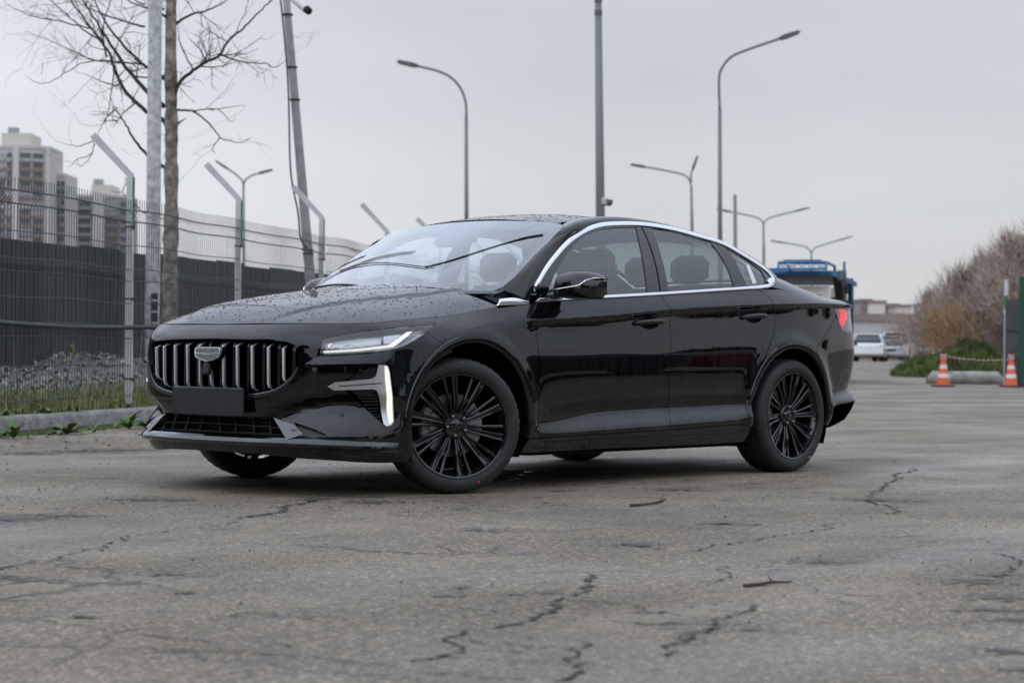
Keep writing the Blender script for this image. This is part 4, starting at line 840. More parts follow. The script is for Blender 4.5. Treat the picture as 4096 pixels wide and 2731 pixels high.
for x in np.linspace(-.92, .92, 13):
    e_ = 1-.55*smooth(.75, .95, abs(x)); rws.append([bb+SIDE*x+FLAT*y*1.0+np.array([0, 0, z]) for y, z in ((-.2*e_, 0), (-.22*e_, .2*e_), (-.14*e_, .31*e_), (.14*e_, .31*e_), (.22*e_, .2*e_), (.2*e_, 0))])
blk.grid(rws, close=True); blk.add(rws[0], [tuple(range(6))]); blk.add(rws[-1], [tuple(range(5, -1, -1))])
tag(blk.build('concrete_block', P('block_concrete', (.30, .28, .25), .9, var=.35, vscale=5, bump=.5, bscale=30), smooth=True), 'long weathered concrete block lying before the green mound', 'concrete block')
gp0 = foot(4160, 44.5); gate = empty('gate_panel', gp0, rz=VROT-math.pi/2, label='dark grey gate panel with green post at the right edge', cat='gate')
MB().box((-.18, .4, .98), (1.0, .06, 1.96)).build('panel', P('gate_grey', (.075, .075, .08), .7, var=.2, vscale=3), gate); MB().box((-.18, .36, .62), (1.0, .012, .02)).build('panel_joint', DEEP0, gate); MB().box((-.18, .36, 1.25), (1.0, .012, .02)).build('panel_joint', DEEP0, gate)
MB().box((-.43, -.1, 1.2), (.13, .13, 2.5)).build('green_post', P('gate_green', (.012, .06, .035), .6), gate); MB().box((-.62, .6, 1.2), (.07, .07, 2.4)).build('grey_post', GPOST, gate); MB().box((-.62, .6, 1.9), (.074, .074, .3)).build('green_band', GREENP, gate)
# ------------------------------------------------------------------ mound, shrubs and trees on the right
def unit(a): return a/(np.linalg.norm(a, axis=1)[:, None]+1e-12)
def scatter_crown(m, n, c, rad, size, seed, thin=False, down=0.):
    r = np.random.default_rng(seed); d = unit(r.normal(0, 1, (n, 3))); u = r.random((n, 1))**.45; p = np.array(c)+d*np.array(rad)*u; p[:, 2] -= down*u[:, 0]
    a = unit(r.normal(0, 1, (n, 3))); b_ = unit(np.cross(a, r.normal(0, 1, (n, 3)))); s_ = size*r.uniform(.6, 1.5, (n, 1)); o = len(m.v)
    if thin:
        a = a*.5+d*.4+np.array([0, 0, .5]); v = np.stack([p-b_*s_*.03, p+b_*s_*.03, p+a*s_], 1).reshape(-1, 3); k = 3
    else: v = np.stack([p-a*s_*.5, p+b_*s_*.3, p+a*s_*.5, p-b_*s_*.3], 1).reshape(-1, 3); k = 4
    m.v += [tuple(x) for x in v.tolist()]; m.f += [tuple(range(o+k*i, o+k*i+k)) for i in range(n)]
TWG = P('bare_twigs', (.36, .285, .235), .95, var=.4, vscale=.7); TWO = P('orange_brown_twigs', (.32, .20, .10), .95, var=.4, vscale=.8); TWD = P('dark_twigs', (.28, .215, .175), .95, var=.4, vscale=.8)
def bare(label, px, dep, ytop, wid, mat, n, seed, trunk=.12, name='bare_birch', cat='tree', low=.25, group='bare trees at the end of the yard'):
    b = foot(px, dep, float(rise(dep))); H = float(at(px, ytop, dep)[2]-b[2]); g = empty(name, b, label=label, cat=cat, group=group); r = np.random.default_rng(seed)
    m = MB(); m.tube([(0, 0, -.2), (r.normal(0, .1), r.normal(0, .1), H*.45), (r.normal(0, .2), r.normal(0, .2), H*.93)], [trunk, trunk*.6, trunk*.12], 8)
    cr = MB(); nl = 16
    for k in range(nl):
        z = H*(low+.62*k/nl); a = r.uniform(0, 6.28); ln_ = wid*.62*(1.05-.75*k/nl)*r.uniform(.6, 1.15); d = np.array([math.cos(a), math.sin(a), r.uniform(.5, 1.2)]); e_ = np.array([0, 0, z])+d*ln_
        m.tube([(0, 0, z), (d*ln_*.5+[0, 0, z-.05*ln_]), e_], [trunk*.35, trunk*.2, trunk*.05], 5)
        scatter_crown(cr, n//nl, e_*.75+np.array([0, 0, z])*.25, (ln_*.75, ln_*.75, ln_*.8), .42 if cat == 'tree' else .26, seed*31+k, True)
    m.build('trunk', P('far_bark', (.20, .18, .16), .9), g, smooth=True); cr.build('crown', mat, g)
bare('pale slender bare tree at the front of the thicket', 3990, 66, 985, 2.3, TWG, 6000, 71); bare('tall bare tree touching the picture edge', 4090, 62, 930, 2.6, TWG, 6000, 72); bare('dark bare tree in the middle of the thicket', 3900, 74, 1085, 2.4, TWD, 5500, 73)
bare('bare tree with loose top left of the dark one', 3830, 80, 1140, 2.2, TWG, 4500, 74); bare('lowest bare tree where the thicket begins', 3750, 86, 1185, 1.9, TWD, 4000, 75); bare('bare tree rising beyond the right edge', 4190, 60, 900, 2.8, TWG, 7000, 76); bare('bare tree half hidden between taller ones', 3950, 84, 1040, 2.4, TWD, 7000, 77)
sg_ = 'brown shrubs before the bare trees'
for i_, (px, dp, yt, wd, mt, nn, lab) in enumerate([(3770, 76, 1165, 1.6, TWO, 6000, 'tall tawny shrub at the thicket front'), (3850, 70, 1235, 2.2, TWO, 7000, 'wide orange-brown shrub behind the mound'), (3950, 66, 1230, 2.2, TWO, 7000, 'orange-brown shrub behind the second cone'), (4040, 63, 1240, 2.0, TWD, 6000, 'dark brown shrub beside the gate panel'), (3690, 95, 1260, 2.6, TWG, 6000, 'pale grey shrub behind the blue cars'), (3620, 150, 1290, 5.0, TWG, 5000, 'distant grey thicket above the parked cars'), (3720, 100, 1285, 2.8, TWO, 6000, 'brown shrub beside the blue cars')]):
    bare(lab, px, dp, yt, wd, mt, nn, 90+i_, .05, 'brown_shrub', 'shrub', .05, sg_)
mb_ = on_ground(3870, 1512); mound = empty('green_mound', mb_, label='grassy green mound of weeds behind the concrete block', cat='mound')
m = MB(); rws = []
for t in np.linspace(0, 1, 9): rws.append([SIDE*(1.95*t*math.cos(a)+.05)+FLAT*(2.6*t*math.sin(a)+1.6)+np.array([0, 0, (1.0+.3*math.cos(a))*max(0, 1-t**2)*.82]) for a in np.linspace(0, 2*math.pi, 25)[:-1]])
m.grid(rws[::-1], close=True); o = m.build('soil', SOIL, mound, smooth=True)
gm_ = MB(); rr_ = np.random.default_rng(15)
for k in range(9000):
    t = math.sqrt(rr_.random()); a = rr_.uniform(0, 6.28); p = SIDE*(1.98*t*math.cos(a)+.05)+FLAT*(2.6*t*math.sin(a)+1.6)+np.array([0, 0, (1.0+.3*math.cos(a)+.25*math.sin(5*a)*t)*(1-t**2)*.82-.02]); h = rr_.uniform(.08, .30); d = rr_.normal(0, .35, 3); d[2] = 1; q = np.cross(d, rr_.normal(0, 1, 3)); q /= np.linalg.norm(q)+1e-9; w = rr_.uniform(.01, .03)
    gm_.add([p-q*w*.4, p+d*h*.55-q*w, p+d*h, p+d*h*.55+q*w], [(0, 1, 2, 3)])
gm_.build('weeds', P('mound_green', (.095, .125, .028), .8, var=.7, vscale=1.6), mound)
# ------------------------------------------------------------------ distant blocks on the right
def far_block(label, px0, px1, y0, dep, mat, rows_, side=None, strips=True):
    lat0, lat1 = (px0-2048)/FPX*dep, (px1-2048)/FPX*dep; W_ = lat1-lat0; top = float(at((px0+px1)/2, y0, dep)[2]); g = empty('far_block', L((lat0+lat1)/2, dep), rz=VROT-math.pi/2, label=label, cat='building', group='hazy blocks on the horizon')
    MB().box((0, 10, top/2), (W_, 20, top)).build('wall', mat, g); MB().box((0, 10, top+.6), (W_+1, 21, 1.2)).build('parapet', P('far_brown', (.25, .20, .19), .9), g)
    if strips:
        for k in range(rows_): MB().box((0, -.1, top-2.2-3.0*k), (W_*.94, .4, 1.5)).build('window_band', P('far_band', (.22, .22, .24), .6), g)
        for k in range(int(W_/6)): MB().box((-W_/2+6*k+3, -.35, top/2), (.7, .5, top-1)).build('pier', mat, g)
fp_ = P('far_pale', (.50, .47, .44), .9); fg_ = P('far_grey', (.34, .33, .34), .9)
far_block('grey hazy block at left of the horizon row', 3405, 3450, 1232, 900, fg_, 9); far_block('brown stepped block beside a white end wall', 3440, 3485, 1206, 880, P('far_browngrey', (.27, .23, .22), .9), 10); far_block('blank pale end wall of a distant block', 3485, 3540, 1212, 870, P('far_white', (.66, .61, .55), .9), 0, strips=False)
far_block('dark stepped block right of the pale end wall', 3540, 3592, 1224, 900, P('far_browngrey', (.27, .23, .22), .9), 9); far_block('low pale block with white wall in the middle', 3585, 3640, 1228, 880, P('far_white', (.66, .61, .55), .9), 0, strips=False); far_block('low grey block under the pale one', 3560, 3670, 1265, 860, fg_, 5); far_block('slim grey block next to the thicket', 3688, 3730, 1222, 920, fg_, 9)
far_block('long pale warehouse behind the parked cars', 3400, 3590, 1284, 330, P('warehouse_pale', (.48, .49, .50), .8), 0, strips=False)
wh = empty('brick_wall', L(26.5, 150), rz=VROT-math.pi/2, label='low red-brown wall behind the white hatchback', cat='wall'); MB().box((0, 0, .9), (5, .3, 2.2)).build('wall_body', P('redbrown', (.20, .10, .08), .9), wh)
# tree rows added out of view to darken what the paintwork mirrors
def mirror_tree(lt_, dp_, H, seed, lab):
    b = L(lt_, dp_); g = empty('unseen_tree', b, label=lab, cat='tree', group='unseen trees added for the sedan paint to mirror'); r = np.random.default_rng(seed); m = MB().tube([(0, 0, -.2), (0, 0, H*.5), (r.normal(0, .2), 0, H*.9)], [.16, .1, .03], 7); m.build('trunk', TRK, g)
    cr = MB()
    for k in range(7): scatter_crown(cr, 420, (r.normal(0, H*.12), r.normal(0, H*.12), H*(.06+.135*k)), (H*.30, H*.30, H*.15), .75, seed*9+k)
    cr.build('crown', P('unseen_crown', (.05, .045, .03), .95, var=.4, vscale=1.), g)
k_ = 0
for lt_, dp_, H in [(24, -6, 3.2), (28, 0, 3.8), (31, 6, 3.), (33, 12, 4.2), (36, 18, 3.6), (39, 25, 4.2), (43, 33, 4.4), (21, -12, 4), (-14, 2, 6), (-16, 8, 7), (-13, -4, 6.5), (-9, -13, 5.5), (-5.6, -14, 6), (-2.4, -13, 5.5), (.8, -14, 6), (4, -13, 5.6), (7.2, -14, 6.2), (10.6, -13, 5.5), (14, -12, 6)]:
    k_ += 1; mirror_tree(lt_, dp_, H, 500+k_, 'unseen tree added to darken the reflections in the sedan paint')
# ================================================================== THE CAR: surfaces
# car frame = world frame: x to the rear, left side at negative y, z up, front axle near x = 0
_plan = np.array([(-.852, 0), (-.848, .20), (-.832, .40), (-.788, .57), (-.703, .71), (-.595, .805), (-.47, .868), (-.32, .900), (0, .918), (.4, .919),
                  (.6, .917), (1.1, .918), (1.65, .92), (2.2, .92), (2.5, .92), (2.8, .919), (3.1, .905), (3.3, .880), (3.49, .843), (3.645, .775),
                  (3.735, .60), (3.775, .35), (3.785, 0)])
_full = np.vstack([_plan[:0:-1]*[1, -1], _plan, _plan[-2::-1]*[1, -1]])
_ch = np.concatenate([[0], np.cumsum(np.linalg.norm(np.diff(_full, axis=0), axis=1))]); _ch -= _ch[22]
def natural(t, y):
    n = len(t); h = np.diff(t); A = np.zeros((n, n)); b = np.zeros((n, y.shape[1])); A[0, 0] = A[-1, -1] = 1
    for i in range(1, n-1):
        A[i, i-1] = h[i-1]; A[i, i] = 2*(h[i-1]+h[i]); A[i, i+1] = h[i]
        b[i] = 6*((y[i+1]-y[i])/h[i]-(y[i]-y[i-1])/h[i-1])
    M = np.linalg.solve(A, b)
    def f(x):
        i = np.clip(np.searchsorted(t, x)-1, 0, n-2); hh = h[i][:, None]; a = (t[i+1]-x)[:, None]; c = (x-t[i])[:, None]
        return (M[i]*a**3+M[i+1]*c**3)/(6*hh)+(y[i]/hh-M[i]*hh/6)*a+(y[i+1]/hh-M[i+1]*hh/6)*c
    return f
_pf = natural(_ch, _full)
SK = _ch[22:45]; SEND = SK[-1]
ST = np.linspace(0, SEND, 1600)
_base = _pf(ST); _tan = np.gradient(_base, ST, axis=0); _tan /= np.linalg.norm(_tan, axis=1)[:, None]
_nor = np.stack([-_tan[:, 1], _tan[:, 0]], -1)         # outward (towards larger half-width / forward)
_nor = _nor*np.sign((_nor*(_base-np.array([1.4, 0]))).sum(1))[:, None]
LV = {0: ([.20, .24, .28, .34, .44, .60, .70, .755, .80, .829], [-.05, -.02, 0, -.012, -.006, 0, -.002, -.010, -.036, -.068]),
      2: ([.195, .235, .28, .36, .43, .60, .70, .755, .80, .831], [-.05, -.015, .004, -.025, -.006, 0, -.002, -.010, -.036, -.069]),
      3: ([.185, .225, .285, .42, .465, .60, .70, .75, .80, .833], [-.045, -.012, .008, -.055, -.006, 0, -.002, -.010, -.036, -.070]),
      4: ([.18, .22, .285, .45, .495, .60, .70, .75, .80, .835], [-.04, -.01, .01, -.070, -.008, 0, -.002, -.010, -.034, -.070]),
      5: ([.17, .215, .285, .45, .505, .60, .70, .75, .80, .838], [-.035, -.008, .01, -.058, -.004, 0, -.001, -.008, -.028, -.070]),
      6: ([.165, .21, .29, .42, .49, .60, .69, .75, .80, .845], [-.03, -.005, 0, -.014, 0, 0, 0, -.006, -.026, -.074]),
      7: ([.17, .21, .28, .40, .48, .62, .72, .77, .82, .858], [-.03, -.01, 0, 0, 0, 0, -.003, -.012, -.035, -.085]),
      8: ([.18, .22, .28, .40, .48, .64, .76, .80, .84, .887], [-.03, -.01, 0, 0, 0, .003, -.004, -.013, -.04, -.10]),
      9: ([.185, .225, .275, .36, .46, .66, .80, .862, .882, .945], [-.03, -.012, 0, 0, 0, 0, -.008, -.020, -.03, -.068]),
      10: ([.185, .24, .275, .345, .45, .66, .845, .868, .885, .962], [-.035, -.012, 0, -.012, -.004, .002, -.021, -.008, -.014, -.055]),
      11: ([.187, .25, .285, .395, .46, .67, .873, .898, .915, .99], [-.04, -.012, 0, -.040, -.010, .0, -.020, -.006, -.013, -.055]),
      12: ([.185, .255, .30, .405, .47, .68, .916, .942, .958, 1.024], [-.04, -.012, 0, -.040, -.010, .0, -.020, -.006, -.013, -.055]),
      13: ([.187, .265, .315, .415, .475, .69, .948, .974, .99, 1.058], [-.04, -.012, 0, -.038, -.010, .0, -.020, -.006, -.013, -.055]),
      14: ([.19, .28, .33, .42, .48, .70, .963, .988, 1.003, 1.078], [-.04, -.012, 0, -.015, -.006, .002, -.022, -.004, -.012, -.055]),
      15: ([.20, .29, .34, .43, .50, .70, .975, .999, 1.015, 1.088], [-.04, -.01, 0, 0, 0, .006, -.018, -.002, -.012, -.075]),
      16: ([.24, .30, .36, .44, .51, .70, .985, 1.008, 1.022, 1.072], [-.04, -.01, .005, 0, 0, .004, -.016, 0, -.014, -.085]),
      17: ([.25, .31, .40, .46, .52, .72, .99, 1.012, 1.024, 1.058], [-.045, -.01, .01, -.01, -.01, 0, -.016, -.002, -.018, -.09]),
      18: ([.28, .34, .41, .48, .54, .74, .99, 1.012, 1.022, 1.045], [-.05, -.01, .015, -.024, -.014, .006, -.012, -.002, -.02, -.08]),
      19: ([.30, .36, .43, .50, .55, .74, .985, 1.008, 1.018, 1.04], [-.05, -.01, .012, -.030, -.014, .010, -.012, -.004, -.02, -.07]),
      22: ([.30, .36, .44, .51, .56, .74, .985, 1.008, 1.018, 1.04], [-.05, -.01, .012, -.030, -.014, .010, -.012, -.004, -.02, -.07])}
_kk = sorted(LV); _ks = SK[_kk]
def _sm(a, n=14):
    k = np.exp(-.5*(np.arange(-3*n, 3*n+1)/n)**2); k /= k.sum(); return np.convolve(np.pad(a, 3*n, mode='edge'), k, 'valid')
LZ = np.stack([_sm(pchip(_ks, [LV[k][0][l] for k in _kk], ST)) for l in range(10)], 1)
LD = np.stack([_sm(pchip(_ks, [LV[k][1][l] for k in _kk], ST)) for l in range(10)], 1)
def rows(tab, s):
    f = np.clip(s/SEND*1599, 0, 1598.999); i = f.astype(int); w = (f-i)[:, None]; return tab[i]*(1-w)+tab[i+1]*w
def pchip_rows(Z, D, z):
    N, L = Z.shape; h = np.maximum(np.diff(Z, axis=1), 1e-4); dl = np.diff(D, axis=1)/h; m = np.zeros_like(D)
    w1 = 2*h[:, 1:]+h[:, :-1]; w2 = h[:, 1:]+2*h[:, :-1]
    with np.errstate(all='ignore'): mm = (w1+w2)/(w1/dl[:, :-1]+w2/dl[:, 1:])
    m[:, 1:-1] = np.where(dl[:, 1:]*dl[:, :-1] > 0, mm, 0); m[:, 0] = dl[:, 0]; m[:, -1] = dl[:, -1]
    i = np.clip((z[:, None] > Z).sum(1)-1, 0, L-2); a = np.arange(N); H = h[a, i]; t = np.clip((z-Z[a, i])/H, 0, 1)
    return (2*t**3-3*t**2+1)*D[a, i]+(t**3-2*t**2+t)*H*m[a, i]+(-2*t**3+3*t**2)*D[a, i+1]+(t**3-t**2)*H*m[a, i+1]
ARCH_F, ARCH_R = (.062, .343), (2.79, .332)
def BODY(q, side=-1):
    """body side skin: (arc length s from the nose round to the tail, height z) -> point; left side by default"""
    q = np.asarray(q, float); s = np.abs(q[:, 0]); z = q[:, 1]
    d = pchip_rows(rows(LZ, s), rows(LD, s), z); b = rows(_base, s); n = rows(_nor, s); n /= np.linalg.norm(n, axis=1)[:, None]
    p = b+n*d[:, None]
    for cx, cz in (ARCH_F, ARCH_R):                    # gentle swelling of the skin over the wheel arches
        r = np.hypot(p[:, 0]-cx, z-cz); side_on = np.abs(n[:, 1]) > .6
        p[:, 1] += np.where(side_on, .010*np.exp(-((r-.44)/.05)**2)*smooth(.20, .34, z), 0)
    sg = np.where(q[:, 0] < 0, -1, 1)*side
    return np.stack([p[:, 0], p[:, 1]*sg, z], -1)
def s_of_x(x): return float(np.interp(x, _base[:, 0], ST))
def top_edge(x):                                        # half-width and height of the skin's upper edge at length x
    s = np.interp(x, _base[:, 0], ST); i = np.clip(s/SEND*1599, 0, 1599)
    zt = np.interp(i, np.arange(1600), LZ[:, 9]); y = np.interp(i, np.arange(1600), _base[:, 1]+_nor[:, 1]*LD[:, 9]); return y, zt
# upper edge as a plan curve (for the bonnet outline)
_edge = np.concatenate([_base+_nor*LD[:, 9:10], LZ[:, 9:10]], 1)
def hood_edge(x):
    m = _edge[:, 0] < 1.2
    return np.interp(x, _edge[m, 0], _edge[m, 1]), np.interp(x, _edge[m, 0], _edge[m, 2])
_hx = [-.90, -.784, -.765, -.72, -.61, -.45, -.2, 0, .2, .36, .5]; _hz = [.80, .829, .842, .868, .913, .953, .994, 1.020, 1.043, 1.058, 1.07]
def hood_crease(x): return pchip([-.86, -.7, -.4, 0, .4], [.20, .36, .47, .53, .56], x)
def HOOD(q):
    x, y = q[:, 0], q[:, 1]; a = np.abs(y); ye, ze = hood_edge(x); t = np.clip(a/np.maximum(ye, .02), 0, 1.05); zc = pchip(_hx, _hz, x)
    z = ze+(zc-ze)*(1-t**3.0)
    yc = hood_crease(x)
    z = z+.011*smooth(yc+.028, yc-.012, a)*smooth(-.80, -.60, x)-.004*smooth(-.80, -.6, x)
    return np.stack([x, y, z], -1)
def GLASS(q):
    """left side glass and pillars: (x, z)"""
    x, z = q[:, 0], q[:, 1]; yb, zb = top_edge(x); h = z-zb
    y = yb-.010-.25*h-.45*np.maximum(h, 0)**2-.035*smooth(2.2, 3.0, x)*np.clip(h/.2, 0, 1)-.02*smooth(1.0, .4, x)
    return np.stack([x, -y, z], -1)
def WSCREEN(q):
    y, z = q[:, 0], q[:, 1]; w = (z-1.0)/.445
    x = .20+.80*(.93*w+.07*w*w)+(.185-.055*w)*(y/.75)**2
    return np.stack([x, y, z], -1)
_rx = [.9, 1.05, 1.2, 1.5, 1.8, 2.1, 2.4, 2.6, 2.8, 3.0, 3.2, 3.35, 3.5, 3.62, 3.7]; _rz = [1.42, 1.452, 1.474, 1.494, 1.488, 1.462, 1.412, 1.366, 1.302, 1.228, 1.150, 1.098, 1.062, 1.052, 1.04]
_rtab = np.linspace(.9, 3.7, 900); _rtz = _sm(pchip(_rx, _rz, _rtab), 20)
def ROOF(q):
    x, y = q[:, 0], q[:, 1]
    z = np.interp(x, _rtab, _rtz)-.05*(np.abs(y)/.57)**2.3
    return np.stack([x, y, z], -1)

# ------------------------------------------------------------------ panels cut from the surfaces
_ucache = {}
def unproj(surf, pts, dom, it=16):
    """photograph pixels -> surface coordinates"""
    key = (surf.__name__, dom)
    if key not in _ucache:
        U, V = np.meshgrid(np.linspace(*dom[0], 320), np.linspace(*dom[1], 160), indexing='ij'); G = np.stack([U.ravel(), V.ravel()], -1); _ucache[key] = (G, proj(surf(G)))
    G, pr = _ucache[key]; p = np.array(pts, float); q = np.array([G[np.argmin(((pr-a)**2).sum(1))] for a in p]); h = 1e-4
    for _ in range(it):
        n = len(q); S = proj(surf(np.vstack([q, q+[h, 0], q-[h, 0], q+[0, h], q-[0, h]]))); e = S[:n]-p
        Ju = (S[n:2*n]-S[2*n:3*n])/(2*h); Jv = (S[3*n:4*n]-S[4*n:])/(2*h); a11 = (Ju*Ju).sum(1); a22 = (Jv*Jv).sum(1); a12 = (Ju*Jv).sum(1)
        lam = 1e-5*(a11+a22); b1 = (Ju*e).sum(1); b2 = (Jv*e).sum(1); a11 = a11+lam; a22 = a22+lam; det = a11*a22-a12*a12
        q = q-np.clip(np.stack([(a22*b1-a12*b2)/det, (a11*b2-a12*b1)/det], -1), -.05, .05)
        q = np.clip(q, [dom[0][0], dom[1][0]], [dom[0][1], dom[1][1]])
    return q
def in_poly(p, poly):
    x, y = p[:, 0], p[:, 1]; c = np.zeros(len(p), bool); n = len(poly)
    for i in range(n):
        x1, y1 = poly[i]; x2, y2 = poly[i-1]
        m = ((y1 > y) != (y2 > y)); xx = (x2-x1)*(y-y1)/((y2-y1) if y2 != y1 else 1e-12)+x1
        c ^= m & (x < xx)
    return c
def area2(p): x, y = p[:, 0], p[:, 1]; return .5*np.sum(x*np.roll(y, -1)-np.roll(x, -1)*y)
def resample(poly, step):
    out = []; n = len(poly)
    for i in range(n):
        a, b = poly[i], poly[(i+1) % n]; k = max(1, int(np.linalg.norm(b-a)/step+.5))
        for j in range(k): out.append(a+(b-a)*j/k)
    return np.array(out)
def inset(poly, d):
    if area2(poly) < 0: poly = poly[::-1]
    n = len(poly); out = []
    for i in range(n):
        a, b, c = poly[i-1], poly[i], poly[(i+1) % n]
        e1 = (b-a)/(np.linalg.norm(b-a)+1e-9); e2 = (c-b)/(np.linalg.norm(c-b)+1e-9)
        n1 = np.array([-e1[1], e1[0]]); n2 = np.array([-e2[1], e2[0]]); m = n1+n2; L = m @ m
        out.append(b+m*(2*d/max(L, .5)) if L > 1e-6 else b+n1*d)
    return np.array(out)
def surf_normals(surf, q, ref):
    h = 1e-3; A = surf(q+[h, 0])-surf(q-[h, 0]); B = surf(q+[0, h])-surf(q-[0, h]); n = np.cross(A, B)
    n /= np.linalg.norm(n, axis=1)[:, None]+1e-12; c = surf(q)-np.array(ref)
    if np.median((n*c).sum(1)) < 0: n = -n
    return n
REF = (1.4, 0, .45)
def panel(name, surf, poly, mat, parent, holes=(), step=.02, grid=.03, gap=.002, depth=.012, lift=0., hole_depth=None, ref=REF, ngap=None):
    poly = np.asarray(poly, float); poly = inset(resample(poly, step), gap); loops = [poly]
    for hl in holes:
        hl = resample(np.asarray(hl, float), step); loops.append(hl if area2(hl) > 0 else hl[::-1])
    vs = []; ed = []
    for lp in loops:
        n0 = len(vs); vs += [tuple(p) for p in lp]; ed += [(n0+i, n0+(i+1) % len(lp)) for i in range(len(lp))]
    lo, hi = poly.min(0), poly.max(0)
    ga, gb = (grid, grid) if np.isscalar(grid) else grid
    gx, gy = np.meshgrid(np.arange(lo[0]+ga/2, hi[0], ga), np.arange(lo[1]+gb/2, hi[1], gb)); g = np.stack([gx.ravel(), gy.ravel()], -1)
    keep = in_poly(g, poly)
    for lp in loops[1:]: keep &= ~in_poly(g, lp)
    allb = np.vstack(loops); g = g[keep]
    if len(g):
        dd = np.concatenate([np.min(((c[:, None]-allb[None])**2).sum(2), axis=1) for c in np.array_split(g, max(1, len(g)//1500))])**.5; g = g[dd > gb*.35]
    vs += [tuple(p) for p in g]
    r = delaunay_2d_cdt([Vector(v) for v in vs], ed, [], 0, 1e-6)
    V = np.array([tuple(v) for v in r[0]]); F = [tuple(f) for f in r[2]]
    cen = np.array([V[list(f)].mean(0) for f in F]); ok = in_poly(cen, poly)
    for lp in loops[1:]: ok &= ~in_poly(cen, lp)
    F = [f for f, o in zip(F, ok) if o]
    X = surf(V); N = surf_normals(surf, V, ref); X = X+N*lift
    f0 = F[0]; a = np.cross(X[f0[1]]-X[f0[0]], X[f0[2]]-X[f0[0]])
    if a @ N[f0[0]] < 0: F = [tuple(reversed(f)) for f in F]
    # edges turned inwards so that the panel has thickness and its gaps are real
    cnt = {}
    for f in F:
        for i in range(len(f)): cnt[(f[i], f[(i+1) % len(f)])] = 1
    be = [e for e in cnt if (e[1], e[0]) not in cnt]
    VX, NN = list(X), list(N); m1 = {}; m2 = {}
    hd = depth if hole_depth is None else hole_depth
    outer = set(map(lambda p: (round(p[0], 6), round(p[1], 6)), map(tuple, poly)))
    for i in {i for e in be for i in e}:
        dp = depth if (round(V[i][0], 6), round(V[i][1], 6)) in outer else hd
        m1[i] = len(VX); VX.append(X[i]-N[i]*.0006); NN.append(N[i])
        m2[i] = len(VX); VX.append(X[i]-N[i]*dp); NN.append(N[i])
    FF = list(F)
    for a_, b_ in be: FF.append((b_, a_, m2[a_], m2[b_]))
    o = link_mesh(name, VX, FF, mat, parent, True)
    me = o.data
    # shading normals: exact on the sheet, sideways on the returns
    nf = len(F); ln = []
    for pi, p in enumerate(me.polygons):
        if pi < nf: ln += [NN[v] for v in p.vertices]
        else: ln += [p.normal]*len(p.vertices)
    me.normals_split_custom_set([tuple(map(float, n)) for n in ln])
    return o
def mirror_part(o, parent=None):
    me = o.data; vs = [(v.co.x, -v.co.y, v.co.z) for v in me.vertices]; fs = [tuple(reversed(p.vertices)) for p in me.polygons]
    q = link_mesh(o.name.split('.')[0], vs, fs, me.materials[0], parent if parent is not None else o.parent, True)
    ln = []
    for p in me.polygons:
        for li in reversed(list(p.loop_indices)):
            n = me.corner_normals[li].vector; ln.append((n.x, -n.y, n.z))
    q.data.normals_split_custom_set(ln)
    return q
def strip_between(name, A, B, mat, parent, bulge=0., nseg=6, lift=0., ref=REF, thick=0.):
    """loft from curve A to curve B (equal length point lists) with a convex section"""
    A = np.array(A); B = np.array(B); n = len(A); rowsP = []
    T = np.gradient((A+B)/2, axis=0); W = B-A; N = np.cross(T, W); N /= np.linalg.norm(N, axis=1)[:, None]+1e-12
    sg = np.sign(((A+B)/2-np.array(ref))*N).sum(1); N *= np.where((((A+B)/2-np.array(ref))*N).sum(1) < 0, -1, 1)[:, None]
    L = np.linalg.norm(W, axis=1)[:, None]
    for k in range(nseg+1):
        t = k/nseg; rowsP.append(A*(1-t)+B*t+N*(L*bulge*4*t*(1-t)+lift))
    m = MB(); m.grid([list(r) for r in rowsP])
    fn = np.cross(np.array(m.v[m.f[0][1]])-np.array(m.v[m.f[0][0]]), np.array(m.v[m.f[0][2]])-np.array(m.v[m.f[0][0]]))
    if fn @ N[0] < 0: m.flip()
    if thick:
        k = len(m.v); nn = np.vstack([N]*(nseg+1)); m.v += [tuple(np.array(p)-q*thick) for p, q in zip(m.v, nn)]
        fs = m.f[:]; m.f += [tuple(i+k for i in reversed(f)) for f in fs]; cnt = set()
        for f in fs:
            for i in range(len(f)): cnt.add((f[i], f[(i+1) % len(f)]))
        m.f += [(b, a, a+k, b+k) for a, b in cnt if (b, a) not in cnt]
    return m.build(name, mat, parent, angle=40)
